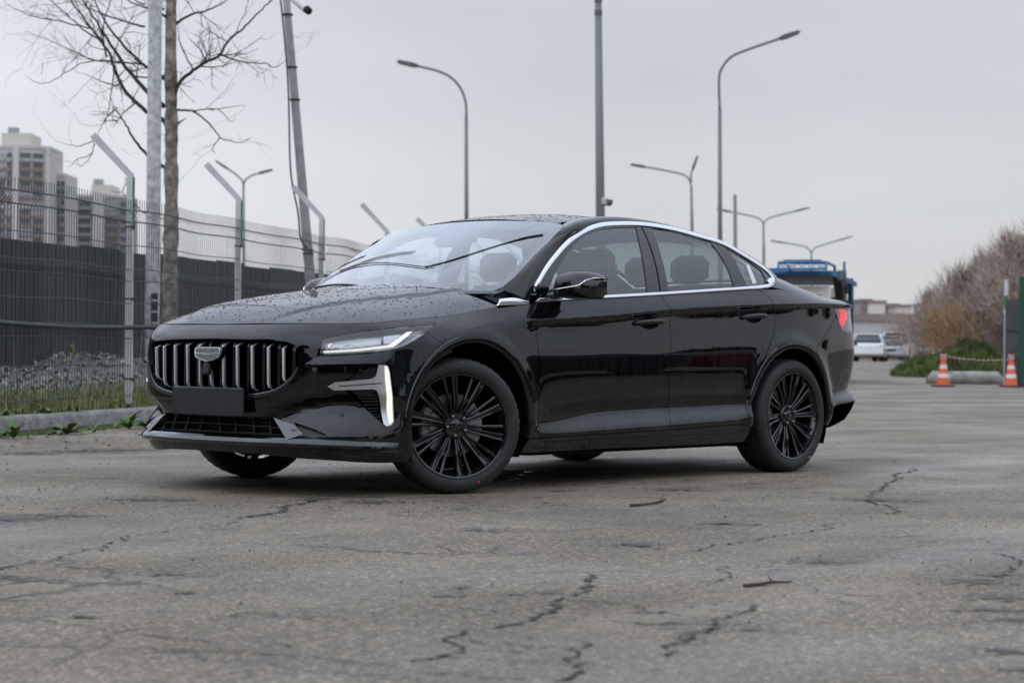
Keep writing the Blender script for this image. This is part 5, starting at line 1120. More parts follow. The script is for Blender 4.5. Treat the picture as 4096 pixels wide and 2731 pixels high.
# ================================================================== THE CAR: materials
def paint_mat():
    m, b, t = newmat('black_paint'); MATS['paint'] = m
    b.inputs['Roughness'].default_value = .5; b.inputs['Coat Weight'].default_value = 1.0; b.inputs['Coat IOR'].default_value = 1.54
    b.inputs['Specular IOR Level'].default_value = 0.
    tc = t.nodes.new('ShaderNodeTexCoord')
    mp = t.nodes.new('ShaderNodeMapping'); mp.inputs['Scale'].default_value = (26, 26, 2.2); mp.inputs['Rotation'].default_value = (0, -.25, 0)
    t.links.new(tc.outputs['Object'], mp.inputs[0])
    n = t.nodes.new('ShaderNodeTexNoise'); n.inputs['Scale'].default_value = 1.0; n.inputs['Detail'].default_value = 5; n.inputs['Roughness'].default_value = .62
    t.links.new(mp.outputs[0], n.inputs['Vector'])
    # rain streaks and film get heavier towards the rear of the car (dried spray)
    sp = t.nodes.new('ShaderNodeSeparateXYZ'); t.links.new(tc.outputs['Object'], sp.inputs[0])
    back = t.nodes.new('ShaderNodeMapRange'); back.inputs['From Min'].default_value = .2; back.inputs['From Max'].default_value = 3.0
    back.inputs['To Min'].default_value = .25; back.inputs['To Max'].default_value = 1.0; t.links.new(sp.outputs['X'], back.inputs[0])
    st = t.nodes.new('ShaderNodeMapRange'); st.inputs['From Min'].default_value = .46; st.inputs['From Max'].default_value = .72; t.links.new(n.outputs['Fac'], st.inputs[0])
    mu = t.nodes.new('ShaderNodeMath'); mu.operation = 'MULTIPLY'; t.links.new(st.outputs[0], mu.inputs[0]); t.links.new(back.outputs[0], mu.inputs[1])
    cr = t.nodes.new('ShaderNodeMapRange'); cr.inputs['To Min'].default_value = .006; cr.inputs['To Max'].default_value = .13; t.links.new(mu.outputs[0], cr.inputs[0])
    dz = t.nodes.new('ShaderNodeMapRange'); dz.inputs['From Min'].default_value = .55; dz.inputs['From Max'].default_value = .18; dz.inputs['To Min'].default_value = 0.; dz.inputs['To Max'].default_value = 1.; t.links.new(sp.outputs['Z'], dz.inputs[0])
    n3 = t.nodes.new('ShaderNodeTexNoise'); n3.inputs['Scale'].default_value = 7.; n3.inputs['Detail'].default_value = 8; n3.inputs['Roughness'].default_value = .7; t.links.new(tc.outputs['Object'], n3.inputs['Vector'])
    d3 = t.nodes.new('ShaderNodeMapRange'); d3.inputs['From Min'].default_value = .42; d3.inputs['From Max'].default_value = .75; t.links.new(n3.outputs['Fac'], d3.inputs[0])
    dm = t.nodes.new('ShaderNodeMath'); dm.operation = 'MULTIPLY'; t.links.new(dz.outputs[0], dm.inputs[0]); t.links.new(d3.outputs[0], dm.inputs[1])
    ca = t.nodes.new('ShaderNodeMath'); ca.operation = 'MULTIPLY_ADD'; ca.inputs[1].default_value = .25; t.links.new(dm.outputs[0], ca.inputs[0]); t.links.new(cr.outputs[0], ca.inputs[2])
    t.links.new(ca.outputs[0], b.inputs['Coat Roughness'])
    mix = t.nodes.new('ShaderNodeMix'); mix.data_type = 'RGBA'
    mix.inputs['A'].default_value = (.0018, .0019, .0025, 1); mix.inputs['B'].default_value = (.013, .013, .015, 1)
    t.links.new(mu.outputs[0], mix.inputs['Factor']); mx2 = t.nodes.new('ShaderNodeMix'); mx2.data_type = 'RGBA'; mx2.inputs['B'].default_value = (.045, .040, .034, 1); t.links.new(dm.outputs[0], mx2.inputs['Factor']); t.links.new(mix.outputs['Result'], mx2.inputs['A']); t.links.new(mx2.outputs['Result'], b.inputs['Base Color'])
    return m
PAINT = paint_mat()
GLOSSB = P('gloss_black_trim', (.004, .004, .005), .08, coat=.6)
PLAST = P('black_plastic', (.012, .012, .013), .42, bump=.15, bscale=300)
MATT = P('matt_black_panel', (.016, .017, .019), .55, bump=.12, bscale=400)
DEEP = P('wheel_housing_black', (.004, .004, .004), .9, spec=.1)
CHROME = P('bright_chrome', (.82, .83, .85), .09, 1.0)
DCHROME = P('dark_chrome', (.30, .31, .33), .14, 1.0)
SATIN = P('satin_silver', (.66, .67, .69), .34, 1.0, rvar=.06)
RUBBER = P('tyre_rubber', (.017, .0165, .016), .62, var=.25, vscale=20, bump=.25, bscale=160)
RIMB = P('gloss_black_alloy', (.005, .005, .006), .16, coat=.7, coatr=.05)
STEEL = P('brake_steel', (.35, .34, .33), .35, 1.0, rvar=.1)
NUT = P('nut_steel', (.16, .16, .17), .3, 1.0)
LED = P('lit_daylight_lamp', (.9, .9, .85), .3, emit=(1, .985, .90), estr=1.0)
LEDS = P('lit_lamp_strip', (.9, .9, .85), .3, emit=(1, .98, .88), estr=.5)
REDL = P('lit_tail_lamp', (.6, .03, .04), .3, emit=(1, .035, .05), estr=1.15)
SEATM = P('dark_seat_leather', (.022, .022, .025), .5, bump=.2, bscale=120)
DASH = P('dashboard_plastic', (.02, .021, .024), .6)
STICKER = P('white_sticker', (.8, .8, .8), .6)
def glass_mat(name, tint, refl=.0, ior=1.52, rough=0.0, film=0.):
    m = bpy.data.materials.new(name); m.use_nodes = True; t = m.node_tree; t.nodes.clear(); MATS[name] = m
    tr = t.nodes.new('ShaderNodeBsdfTransparent'); tr.inputs[0].default_value = (*tint, 1)
    gl = t.nodes.new('ShaderNodeBsdfGlossy'); gl.inputs['Roughness'].default_value = rough; gl.inputs[0].default_value = (1, 1, 1, 1)
    fr = t.nodes.new('ShaderNodeFresnel'); fr.inputs['IOR'].default_value = ior
    gb = t.nodes.new('ShaderNodeNewGeometry'); sel = t.nodes.new('ShaderNodeMapRange'); sel.inputs['To Min'].default_value = ior; sel.inputs['To Max'].default_value = 1/ior
    t.links.new(gb.outputs['Backfacing'], sel.inputs[0]); t.links.new(sel.outputs[0], fr.inputs['IOR'])   # a thin pane reflects alike from both sides
    mth = t.nodes.new('ShaderNodeMath'); mth.operation = 'MULTIPLY_ADD'; mth.inputs[1].default_value = 1.75; mth.inputs[2].default_value = refl; mth.use_clamp = True
    t.links.new(fr.outputs[0], mth.inputs[0])
    mx = t.nodes.new('ShaderNodeMixShader'); t.links.new(mth.outputs[0], mx.inputs[0]); t.links.new(tr.outputs[0], mx.inputs[1]); t.links.new(gl.outputs[0], mx.inputs[2])
    last = mx
    if film:                                            # dried rain film on the pane, in streaks
        tc = t.nodes.new('ShaderNodeTexCoord'); mp = t.nodes.new('ShaderNodeMapping'); mp.inputs['Scale'].default_value = (30, 30, 4)
        t.links.new(tc.outputs['Object'], mp.inputs[0]); n = t.nodes.new('ShaderNodeTexNoise'); n.inputs['Scale'].default_value = 1; n.inputs['Detail'].default_value = 6
        t.links.new(mp.outputs[0], n.inputs['Vector']); r = t.nodes.new('ShaderNodeMapRange')
        r.inputs['From Min'].default_value = .42; r.inputs['From Max'].default_value = .75; r.inputs['To Min'].default_value = film*.45; r.inputs['To Max'].default_value = film; t.links.new(n.outputs['Fac'], r.inputs[0])
        df = t.nodes.new('ShaderNodeBsdfTranslucent'); df.inputs[0].default_value = (.62, .68, .68, 1)
        d2 = t.nodes.new('ShaderNodeBsdfDiffuse'); d2.inputs[0].default_value = (.5, .55, .55, 1)
        ad = t.nodes.new('ShaderNodeMixShader'); t.links.new(df.outputs[0], ad.inputs[1]); t.links.new(d2.outputs[0], ad.inputs[2])
        m2 = t.nodes.new('ShaderNodeMixShader'); t.links.new(r.outputs[0], m2.inputs[0]); t.links.new(mx.outputs[0], m2.inputs[1]); t.links.new(ad.outputs[0], m2.inputs[2]); last = m2
    o = t.nodes.new('ShaderNodeOutputMaterial'); t.links.new(last.outputs[0], o.inputs[0])
    return m
WGLASS = glass_mat('windscreen_glass', (.60, .68, .72), .03)
SGLASS = glass_mat('tinted_side_glass', (.46, .55, .54), .02, film=.20)
RGLASS = glass_mat('wet_rear_side_glass', (.58, .68, .66), .0, film=.34)
LENS = glass_mat('clear_lamp_lens', (.93, .95, .96), .0)

# ================================================================== THE CAR: body panels
car = empty('sedan_car', (0, 0, 0), label='wet glossy black four-door sedan with vertical chrome grille bars, front wheels turned', cat='car')
SD = ((0, 5.10), (.14, 1.10))
def B_(pts): return unproj(BODY, pts, SD)
SX = s_of_x
def zs(l, s): return float(np.interp(s, ST, LZ[:, l]))
def arc(c, r, a0, a1, n=26, dz=0.):
    """arch outline on the body skin, angles in degrees from the tail direction"""
    out = []
    for k in range(n+1):
        a = math.radians(a0+(a1-a0)*k/n); out.append((SX(c[0]+r*math.cos(a)), c[1]+r*math.sin(a)))
    return out
RA = .405
# door lines measured on the photograph
door_front = B_([(2148, 1207), (2149, 1290), (2154, 1500), (2158, 1752)])
door_split = B_([(2646, 1182), (2654, 1197), (2675, 1226), (2681, 1269), (2683, 1387), (2677, 1533), (2669, 1607), (2675, 1643), (2676, 1719)])
door_rear = B_([(3024, 1158), (3053, 1168), (3083, 1196), (3097, 1225), (3105, 1277), (3097, 1328), (3079, 1379), (3053, 1445), (3024, 1519), (3002, 1592), (2993, 1651), (2980, 1680), (2965, 1697)])
belt = B_([(1992, 1219), (2181, 1207), (2430, 1195), (2646, 1182), (3024, 1158)])
bot = B_([(2158, 1752), (2676, 1719), (2965, 1697)])
def between(curve, s0, s1, n=12):
    s = np.linspace(s0, s1, n); return np.stack([s, np.interp(s, curve[:, 0], curve[:, 1])], -1)
fd = np.vstack([door_front[::-1], between(belt, door_front[0, 0]+.02, door_split[0, 0]-.02), door_split, between(bot, door_split[-1, 0]-.02, bot[0, 0]+.02)])
front_door = panel('front_door', BODY, fd, PAINT, car, grid=(.035, .009)); front_door['label'] = 'front door'
rd = np.vstack([door_split[::-1], between(belt, door_split[0, 0]+.02, door_rear[0, 0]-.02), door_rear, between(bot, door_rear[-1, 0]-.02, door_split[-1, 0]+.02)])
rear_door = panel('rear_door', BODY, rd, PAINT, car, grid=(.035, .009))
# hood line: upper edge of the skin
def toplevel(s0, s1, n=20, dz=0.): return [(s, zs(9, s)+dz) for s in np.linspace(s0, s1, n)]
orn0 = B_([(1991, 1222)])[0]; orn1 = B_([(2120, 1222)])[0]
fb = B_([(1739, 1262), (1739, 1296), (1704, 1328), (1812, 1408)])       # bumper / wing joint
af = arc(ARCH_F, RA, 128, -12)
a_i = int(np.argmin([np.hypot(p[0]-fb[3, 0], p[1]-fb[3, 1]) for p in af]))
wing = [tuple(fb[0])]+toplevel(fb[0, 0]+.02, orn0[0]-.01, 16)+[tuple(orn0), tuple(orn1)]+[(p[0], p[1]) for p in door_front[1:]]
wing = [tuple(fb[0])]+toplevel(fb[0, 0]+.02, orn0[0]-.01, 16)+[(orn0[0], orn0[1]-.012), (door_front[0, 0], door_front[0, 1]-.004)]+[tuple(p) for p in door_front[1:]]
wing += [(SX(.50), .262)]+af[::-1][:len(af)-a_i]+[tuple(fb[3]), tuple(fb[2]), tuple(fb[1])]
front_wing = panel('front_wing', BODY, wing, PAINT, car, grid=(.025, .009))
# rear quarter: door edge, arch, bumper joint, tail lamp, shoulder
ar = arc(ARCH_R, RA, -4, 186, 40)
dr = [tuple(p) for p in door_rear[:8]]
ar2 = [p for p in ar if p[0] < SX(3.196)]
quart = dr+[p for p in ar[::-1] if p[1] < door_rear[7, 1]+.30 and p[0] > door_rear[7, 0]-.02][:]
tl3 = B_([(3341, 1235), (3356, 1280), (3372, 1324)]); tl = np.array([tl3[0], (4.99, .996), (5.12, 1.0), (5.42, 1.0), (5.42, .872), (5.16, .846), tl3[2], tl3[1]])
bj = B_([(3342, 1268), (3300, 1345), (3272, 1383)])
quart = dr+[(SX(ARCH_R[0]+RA*math.cos(math.radians(a))), ARCH_R[1]+RA*math.sin(math.radians(a))) for a in np.linspace(131, 58, 16)]
quart += [tuple(bj[2]), tuple(bj[1]), tuple(bj[0]), tuple(tl[0]), (SX(3.50), zs(7, SX(3.50))), (SX(3.56), zs(9, SX(3.56)))]
quart += toplevel(SX(3.5), SX(2.62), 24)
rear_quarter = panel('rear_quarter', BODY, quart, PAINT, car, grid=(.025, .009))
lowrear = [tuple(p) for p in door_rear[7:]]+[(SX(2.36), .285), (SX(2.385), .25)]+[(SX(ARCH_R[0]+RA*math.cos(math.radians(a))), ARCH_R[1]+RA*math.sin(math.radians(a))) for a in np.linspace(188, 132, 10)]
rear_arch_fill = panel('rear_wing_foot', BODY, lowrear, PAINT, car)
# rear bumper
rb = [tuple(bj[0]), tuple(bj[1]), tuple(bj[2])]+[(SX(ARCH_R[0]+RA*math.cos(math.radians(a))), ARCH_R[1]+RA*math.sin(math.radians(a))) for a in np.linspace(57.5, -8, 14)]
rb += [(s, zs(0, s)) for s in np.linspace(SX(3.2), SEND-.001, 20)]+[(SEND-.001, .84), (5.42, .866), (5.16, .840), (tl3[2][0], tl3[2][1]-.004), (tl3[1][0]-.004, tl3[1][1]-.003)]
rlow = [(SX(3.188), zs(0, SX(3.2))+.03)]+[(s, zs(2, s)-.004) for s in np.linspace(SX(3.22), SEND-.001, 18)]+[(s, zs(0, s)+.002) for s in np.linspace(SEND-.001, SX(3.205), 18)]
vl = panel('rear_valance', BODY, rlow, P('valance_black', (.03, .03, .031), .4), car, lift=.002, grid=(.03, .012)); mirror_part(vl)
rear_bumper = panel('rear_bumper', BODY, rb, PAINT, car, grid=(.025, .010))
sill = [(SX(.452), .186), (SX(.485), .25)]+[(p[0], p[1]-.001) for p in between(bot, SX(.50), bot[-1, 0], 16)]+[(SX(2.375), .262), (SX(2.36), .192)]
sill = [(SX(.447), zs(0, SX(.447)))]+[(SX(.478), .262)]+[(s, float(np.interp(s, bot[:, 0], bot[:, 1]))) for s in np.linspace(SX(.52), bot[-1, 0], 16)]+[(SX(2.36), .285), (SX(2.385), .25), (SX(2.375), .195)]
sill += [(s, zs(0, s)) for s in np.linspace(SX(2.34), SX(.47), 24)]
sill_panel = panel('sill', BODY, sill, GLOSSB, car, lift=-.001)
for o_ in (front_wing, rear_quarter, rear_arch_fill, rear_bumper, sill_panel): mirror_part(o_)
far_front_door, far_rear_door = mirror_part(front_door), mirror_part(rear_door)
# swage strip low on the sill
strip_between('sill_strip', BODY(np.array([(s, .232) for s in np.linspace(SX(.62), SX(2.25), 30)])), BODY(np.array([(s, .240+.006*math.sin(math.pi*i/29)) for i, s in enumerate(np.linspace(SX(.62), SX(2.25), 30))])), GLOSSB, car, .1, 3, .002, thick=.003)
# wheel-arch lips
def arch_lip(c, a0, a1, name='arch_lip'):
    prof = [(RA+.040, .0005), (RA+.036, .007), (RA+.012, .012), (RA+.002, .009), (RA-.004, .001), (RA-.006, -.03)]
    rws = []; nn = 44
    for r, l in prof:
        row = []
        for k in range(nn+1):
            a = math.radians(a0+(a1-a0)*k/nn); q = np.array([[SX(c[0]+r*math.cos(a)), c[1]+r*math.sin(a)]])
            p = BODY(q)[0]; n = surf_normals(BODY, q, REF)[0]; row.append(p+n*l)
        rws.append(row)
    m = MB().grid(rws)
    f = m.f[60]; v = [np.array(m.v[i]) for i in f]
    if np.cross(v[1]-v[0], v[2]-v[0])[1] > 0: m.flip()
    o = m.build(name, PAINT, car, angle=50); mirrored(o)
arch_lip(ARCH_F, 196, -10); arch_lip(ARCH_R, 186, -8)
# wheel housings and floor pan
def housing(c, x0, x1):
    m = MB(); R = RA+.012; rws = []
    for y in (.885, .62, .5):
        rws.append([(c[0]+(R if y > .55 else R)*math.cos(a), -y, max(.16, c[1]+R*math.sin(a))) for a in np.linspace(math.radians(-25), math.radians(205), 30)])
    m.grid(rws)
    m.add(rws[2]+[(c[0], -.5, .16)], [(i, i+1, 30) for i in range(29)])
    o = m.build('wheel_housing', DEEP, car); mirrored(o)
housing(ARCH_F, 0, 0); housing(ARCH_R, 0, 0)
pan = MB(); pan.box((1.43, 0, .195), (1.78, 1.72, .05)); pan.box((-.52, 0, .23), (.42, 1.1, .05)); pan.box((1.43, 0, .22), (4.2, .98, .06)); pan.box((3.35, 0, .30), (.55, 1.3, .05))
pan.build('floor_pan', DEEP, car)
m = MB()
for i_, x_ in enumerate((.30, .9, 1.6, 2.3)): m.box((x_, -.15, .185), (.34, .12, .05), ch=.015)
m.tube([(.2, .12, .19), (1.2, .14, .18), (2.4, .18, .19), (3.2, .3, .22)], .03, 8); m.build('exhaust_run', PLAST, car)

# ---- bonnet, roof, glass
HD = ((-.88, .5), (-.86, .3))
he = _edge[(_edge[:, 0] < orn0[0]*0+.40)]
hs = np.linspace(0, s_of_x(.30), 60)
edge_pts = np.stack([np.interp(hs, ST, _edge[:, 0]), np.interp(hs, ST, _edge[:, 1])], -1)
edge_pts = edge_pts[edge_pts[:, 0] < .335]
rear_l = [(.352, edge_pts[-1, 1]-.02), (.36, .60), (.325, .40), (.29, .2), (.28, 0)]
hood_poly = np.vstack([edge_pts*[1, -1], np.array([(x, -y) for x, y in rear_l]), np.array([(x, y) for x, y in rear_l[-2::-1]]), edge_pts[:0:-1]])
hood = panel('bonnet', HOOD, hood_poly, PAINT, car, step=.025, grid=.025, ref=(0, 0, 0), gap=.0025)
# windscreen
WD = ((-.9, .9), (.95, 1.46))
wl = unproj(WSCREEN, [(2012, 1148), (2063, 1105), (2119, 1044), (2196, 968), (2258, 903)], WD)
wtop = [(y, 1.432-.028*(y/.58)**2) for y in np.linspace(wl[-1, 0]+.04, 0, 8)]
wpoly_l = [(-.70, .985)]+[tuple(p) for p in wl]+wtop
wpoly = wpoly_l+[(-y, z) for y, z in wpoly_l[-2::-1]]
windscreen = panel('windscreen', WSCREEN, wpoly, WGLASS, car, grid=.05, depth=.004, ref=(1.4, 0, .9))
# black ceramic border and the sensor housing behind the screen
def border(name, surf, poly, w, mat, parent, lift, ref, inner=None):
    poly = np.array(poly, float); inn = inset(resample(poly, .03), w) if inner is None else inner
    return panel(name, surf, poly, mat, parent, holes=[inn], gap=.001, lift=lift, depth=.002, ref=ref, grid=.05)
inner_l = [(-.62, 1.02)]+[(p[0]+.045, p[1]-(.0 if i < 4 else .03)) for i, p in enumerate(wl)]
inner_l[-1] = (wl[-1, 0]+.055, wl[-1, 1]-.028)
inner = inner_l+[(-.30, 1.382), (-.13, 1.385), (-.08, 1.345), (-.05, 1.30), (.05, 1.30), (.08, 1.345), (.13, 1.385), (.30, 1.382)]+[(-y, z) for y, z in inner_l[::-1]]
border('screen_border', WSCREEN, wpoly, .04, P('ceramic_border', (.01, .011, .013), .25), car, -.005, (1.4, 0, .9), inner=np.array(inner))
sh = panel('sensor_housing', WSCREEN, [(-.075, 1.318), (.075, 1.318), (.055, 1.352), (-.055, 1.352)], PLAST, car, lift=-.02, depth=.03, ref=(1.4, 0, .9))
# roof and rear screen
def U_at(x): return float(pchip([1.0, 1.16, 1.45, 1.75, 2.1, 2.4, 2.65, 2.85, 3.05, 3.28, 3.52], [.575, .572, .565, .562, .556, .552, .553, .56, .578, .62, .665], x))
roof_front = [(float(WSCREEN(np.array([[y, 1.434-.028*(y/.58)**2]]))[0, 0])+.006, y) for y in np.linspace(-.572, .572, 15)]
rp = roof_front+[(x, U_at(x)) for x in np.linspace(1.16, 2.44, 14)]+[(2.40, .3), (2.385, 0), (2.40, -.3)]+[(x, -U_at(x)) for x in np.linspace(2.44, 1.16, 14)]
roof = panel('roof', ROOF, rp, PAINT, car, ref=(1.4, 0, .5), grid=.04)
rwp = [(2.40, 0), (2.415, .3), (2.455, .53)]+[(x, U_at(x)-.02) for x in np.linspace(2.5, 3.12, 8)]+[(3.16, .4), (3.18, 0), (3.16, -.4)]+[(x, -U_at(x)+.02) for x in np.linspace(3.12, 2.5, 8)]+[(2.455, -.53), (2.415, -.3)]
panel('rear_screen', ROOF, rwp, glass_mat('rear_screen_glass', (.55, .62, .62), .0, film=.2), car, ref=(1.4, 0, .5), grid=.06, depth=.004)
border('rear_screen_border', ROOF, rwp, .035, MATS['ceramic_border'], car, -.004, (1.4, 0, .5))
dk = [(3.20, 0), (3.18, .4), (3.14, U_at(3.14)-.005)]+[(x, U_at(x)) for x in np.linspace(3.2, 3.55, 7)]+[(3.585, .4), (3.60, 0), (3.585, -.4)]+[(x, -U_at(x)) for x in np.linspace(3.55, 3.2, 7)]+[(3.14, -U_at(3.14)+.005), (3.18, -.4)]
panel('boot_lid', ROOF, dk, PAINT, car, ref=(1.4, 0, .5), grid=.05)
tailface = [(5.43, .872), (SEND-.001, .846), (SEND-.001, 1.036), (5.12, 1.036), (5.0, 1.030), (5.0, 1.003), (5.43, 1.006)]
tf = panel('boot_face', BODY, tailface, PAINT, car); mirror_part(tf)
# ---- body frame from the windscreen pillar over the doors to the tail
GD = ((.3, 3.05), (.9, 1.5))
Dpx = [(2118, 1206), (2134, 1143), (2173, 1075), (2215, 1018), (2265, 963), (2322, 922), (2380, 898), (2445, 889), (2562, 890), (2687, 909), (2797, 939), (2885, 966), (2965, 1010), (3039, 1057), (3078, 1090), (3096, 1118), (3101, 1134), (3093, 1149)]
Dg = unproj(GLASS, Dpx, GD); D3 = list(GLASS(Dg))
Uw = WSCREEN(unproj(WSCREEN, [(1996, 1160), (2020, 1138), (2070, 1098), (2119, 1044), (2162, 1002), (2202, 962), (2240, 921)], WD))
U3 = list(Uw)+[ROOF(np.array([[x, -U_at(x)]]))[0] for x in (1.16, 1.45, 1.75, 2.1, 2.4, 2.65, 2.85, 2.93, 2.98, 3.01, 3.03)]
for x_, u_ in ((2.85, 3.05), (2.91, 3.07), (2.97, 3.09), (3.04, 3.13), (3.13, 3.19), (3.26, 3.29), (3.40, 3.41), (3.53, 3.53)):
    yy, zz = top_edge(x_); D3.append(np.array([x_, -yy, zz-.002])); U3.append(ROOF(np.array([[u_, -U_at(u_)]]))[0])
Dc = catmull(D3, 5); Uc = catmull(U3, 5)
bf = strip_between('body_frame', Dc, Uc, PAINT, car, .10, 10, 0., (1.4, 0, .9)); mirrored(bf)
# door glass outlines: chrome surround
dlo_top = np.array(Dg[1:-2])                               # outer edge of the bright surround
low_px = [(2136, 1148), (2160, 1193), (2181, 1191), (2430, 1181), (2646, 1169), (3024, 1144), (3075, 1136)]
lowg = unproj(GLASS, [(2160, 1196), (2181, 1194), (2430, 1182), (2646, 1170), (2850, 1157), (3024, 1145), (3070, 1138)], GD)
lowo = unproj(GLASS, [(2128, 1210), (2181, 1208), (2430, 1196), (2646, 1183), (2850, 1170), (3024, 1159), (3078, 1150)], GD)
surround = [tuple(p) for p in dlo_top]+[tuple(lowo[-1])]
def off(poly, d, closed=False):
    poly = np.array(poly); t = np.gradient(poly, axis=0); t /= np.linalg.norm(t, axis=1)[:, None]+1e-9; return poly+np.stack([t[:, 1], -t[:, 0]], -1)*d
# upper bright strip follows the window line and turns down into the belt strip
upo = [tuple(p) for p in dlo_top]+[tuple(B) for B in unproj(GLASS, [(3094, 1137), (3078, 1150)], GD)]
upo = np.array(catmull(upo, 4)); wid = np.full(len(upo), .021); wid[-14:] = np.linspace(.021, .046, 14); wid[-4:] = [.046, .045, .043, .04]
tn = np.gradient(upo, axis=0); tn /= np.linalg.norm(tn, axis=1)[:, None]; upi = upo+np.stack([tn[:, 1], -tn[:, 0]], -1)*wid[:, None]
ch = strip_between('window_chrome', GLASS(upo), GLASS(upi), CHROME, car, .12, 4, .006, (1.4, 0, .9), thick=.012); mirrored(ch)
lo = np.array(catmull([tuple(p) for p in lowo], 6)); li = np.array(catmull([tuple(p) for p in lowg], 6))
ch = strip_between('belt_chrome', GLASS(lo), GLASS(li), CHROME, car, .12, 4, .012, (1.4, 0, .9), thick=.02); mirrored(ch)
o0 = B_([(1989, 1222), (2010, 1221), (2060, 1219), (2114, 1216)]); o1 = B_([(2001, 1196), (2015, 1194), (2060, 1192), (2114, 1207)])
ch = strip_between('wing_ornament', BODY(np.array(catmull(o0, 4))), BODY(np.array(catmull(o1, 4))), CHROME, car, .15, 4, .004, thick=.01); mirrored(ch)
# panes and the dark pillars between them
def gpoly(px): return unproj(GLASS, px, GD)
pane_f = gpoly([(2181, 1193), (2215, 1105), (2255, 1030), (2300, 975), (2350, 935), (2400, 917), (2460, 910), (2545, 909), (2562, 990), (2578, 1070), (2589, 1170), (2430, 1183)])
pane_r = gpoly([(2675, 1168), (2655, 1060), (2630, 970), (2606, 913), (2690, 922), (2770, 942), (2838, 965), (2875, 1010), (2910, 1070), (2938, 1152), (2850, 1158)])
pane_q = gpoly([(2903, 990), (2930, 998), (2990, 1040), (3045, 1082), (3063, 1115), (3060, 1136), (3025, 1143), (2990, 1146), (2960, 1080), (2935, 1030)])
CLEAR = glass_mat('clear_far_glass', (.72, .79, .79), .0)
def both(o, par):
    q = mirror_part(o, par)
    if 'pane' in o.name: q.data.materials[0] = CLEAR
    return q
pf = panel('window_pane', GLASS, pane_f, SGLASS, front_door, gap=-.006, lift=-.006, depth=.004, grid=.06, ref=(1.4, 0, .9)); both(pf, far_front_door)
pr_ = panel('window_pane', GLASS, pane_r, RGLASS, rear_door, gap=-.006, lift=-.006, depth=.004, grid=.06, ref=(1.4, 0, .9)); both(pr_, far_rear_door)
pq = panel('quarter_pane', GLASS, pane_q, SGLASS, rear_door, gap=-.006, lift=-.006, depth=.004, grid=.06, ref=(1.4, 0, .9)); both(pq, far_rear_door)
pill_out = np.vstack([upi[::2], li[::-1][1:-1:2]])
b1 = panel('window_frame', GLASS, pill_out, GLOSSB, car, holes=[pane_f, pane_r, pane_q], gap=-.004, lift=-.001, depth=.006, grid=.05, ref=(1.4, 0, .9)); both(b1, car)
stk = gpoly([(2985, 1060), (2998, 1056), (3030, 1132), (3012, 1135)])
panel('window_sticker', GLASS, stk, STICKER, rear_door, lift=-.004, depth=.001, ref=(1.4, 0, .9))
# door split through the window frame
sp_ = gpoly([(2562, 900), (2590, 960), (2622, 1060), (2640, 1172)])
strip_between('door_seal', GLASS(np.array(catmull(sp_, 4))), GLASS(np.array(catmull(sp_, 4))+[.006, 0]), DEEP, car, 0, 1, .0015, (1.4, 0, .9))
# door handles
def handle(px, par, far):
    q = B_(px); a = BODY(q); n = surf_normals(BODY, q, REF)
    # bowl behind the grip
    c2 = (q[0]+q[-1])/2; L = q[-1, 0]-q[0, 0]
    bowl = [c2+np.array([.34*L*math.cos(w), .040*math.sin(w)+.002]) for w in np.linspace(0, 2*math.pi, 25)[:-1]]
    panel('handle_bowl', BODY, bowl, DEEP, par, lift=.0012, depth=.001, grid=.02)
    rws = []
    M_ = 16
    for i in range(M_+1):
        t = i/M_; qq = q[0]+(q[-1]-q[0])*t+np.array([0, .004*math.sin(math.pi*t)]); p = BODY(qq[None])[0]; nn = surf_normals(BODY, qq[None], REF)[0]
        lift = .020*min(1, 6*t*(1-t))**.6+.004; hh = .014*min(1, 9*t*(1-t)+.25)
        rws.append([p+nn*(lift+.011*math.cos(w))+np.array([0, 0, hh*math.sin(w)]) for w in np.linspace(0, 2*math.pi, 13)[:-1]])
    m = MB().grid(rws, close=True); m.add(rws[0], [tuple(range(12))]); m.add(rws[-1], [tuple(range(11, -1, -1))])
    h = m.build('door_handle', PAINT, par, smooth=True); mirrored(h, parent=far)
    top = []; bt = []
    for i in range(1, M_):
        a3, a2 = np.array(rws[i][3]), np.array(rws[i][2]); top.append(a3+[0, 0, .0010]); bt.append(a2*.75+a3*.25+[0, -.0008, .0010])
    c = strip_between('handle_chrome', top, bt, CHROME, par, .05, 1, .001, (1.4, 0, .4)); mirrored(c, parent=far)
handle([(2534, 1294), (2656, 1287)], front_door, far_front_door)
handle([(2962, 1271), (3064, 1264)], rear_door, far_rear_door)

# ---- front bumper with its openings
def half(px): return B_(px)
grille_half = B_([(851, 1353), (1026, 1358), (1110, 1363), (1152, 1368), (1177, 1378), (1190, 1396), (1194, 1430), (1192, 1468), (1177, 1496), (1149, 1527), (1117, 1551), (1075, 1567), (991, 1581), (900, 1590)])
gp = [(0, grille_half[0, 1])]+[tuple(p) for p in grille_half[1:]]+[(0, grille_half[-1, 1]-.006)]
grille_poly = gp+[(-s, z) for s, z in gp[-2:0:-1]]
head_poly = B_([(1292, 1356), (1371, 1340), (1454, 1324), (1565, 1311), (1675, 1301), (1736, 1297), (1737, 1304), (1703, 1331), (1661, 1360), (1620, 1382), (1592, 1392), (1537, 1403), (1426, 1414), (1316, 1421), (1279, 1420)])
intake_half = B_([(900, 1663), (1089, 1668), (1120, 1708), (1149, 1752), (1000, 1748), (900, 1744)])
ip = [(0, intake_half[0, 1])]+[tuple(p) for p in intake_half[1:4]]+[(0, intake_half[5, 1]-.004)]
intake_poly = ip+[(-s, z) for s, z in ip[-2:0:-1]]
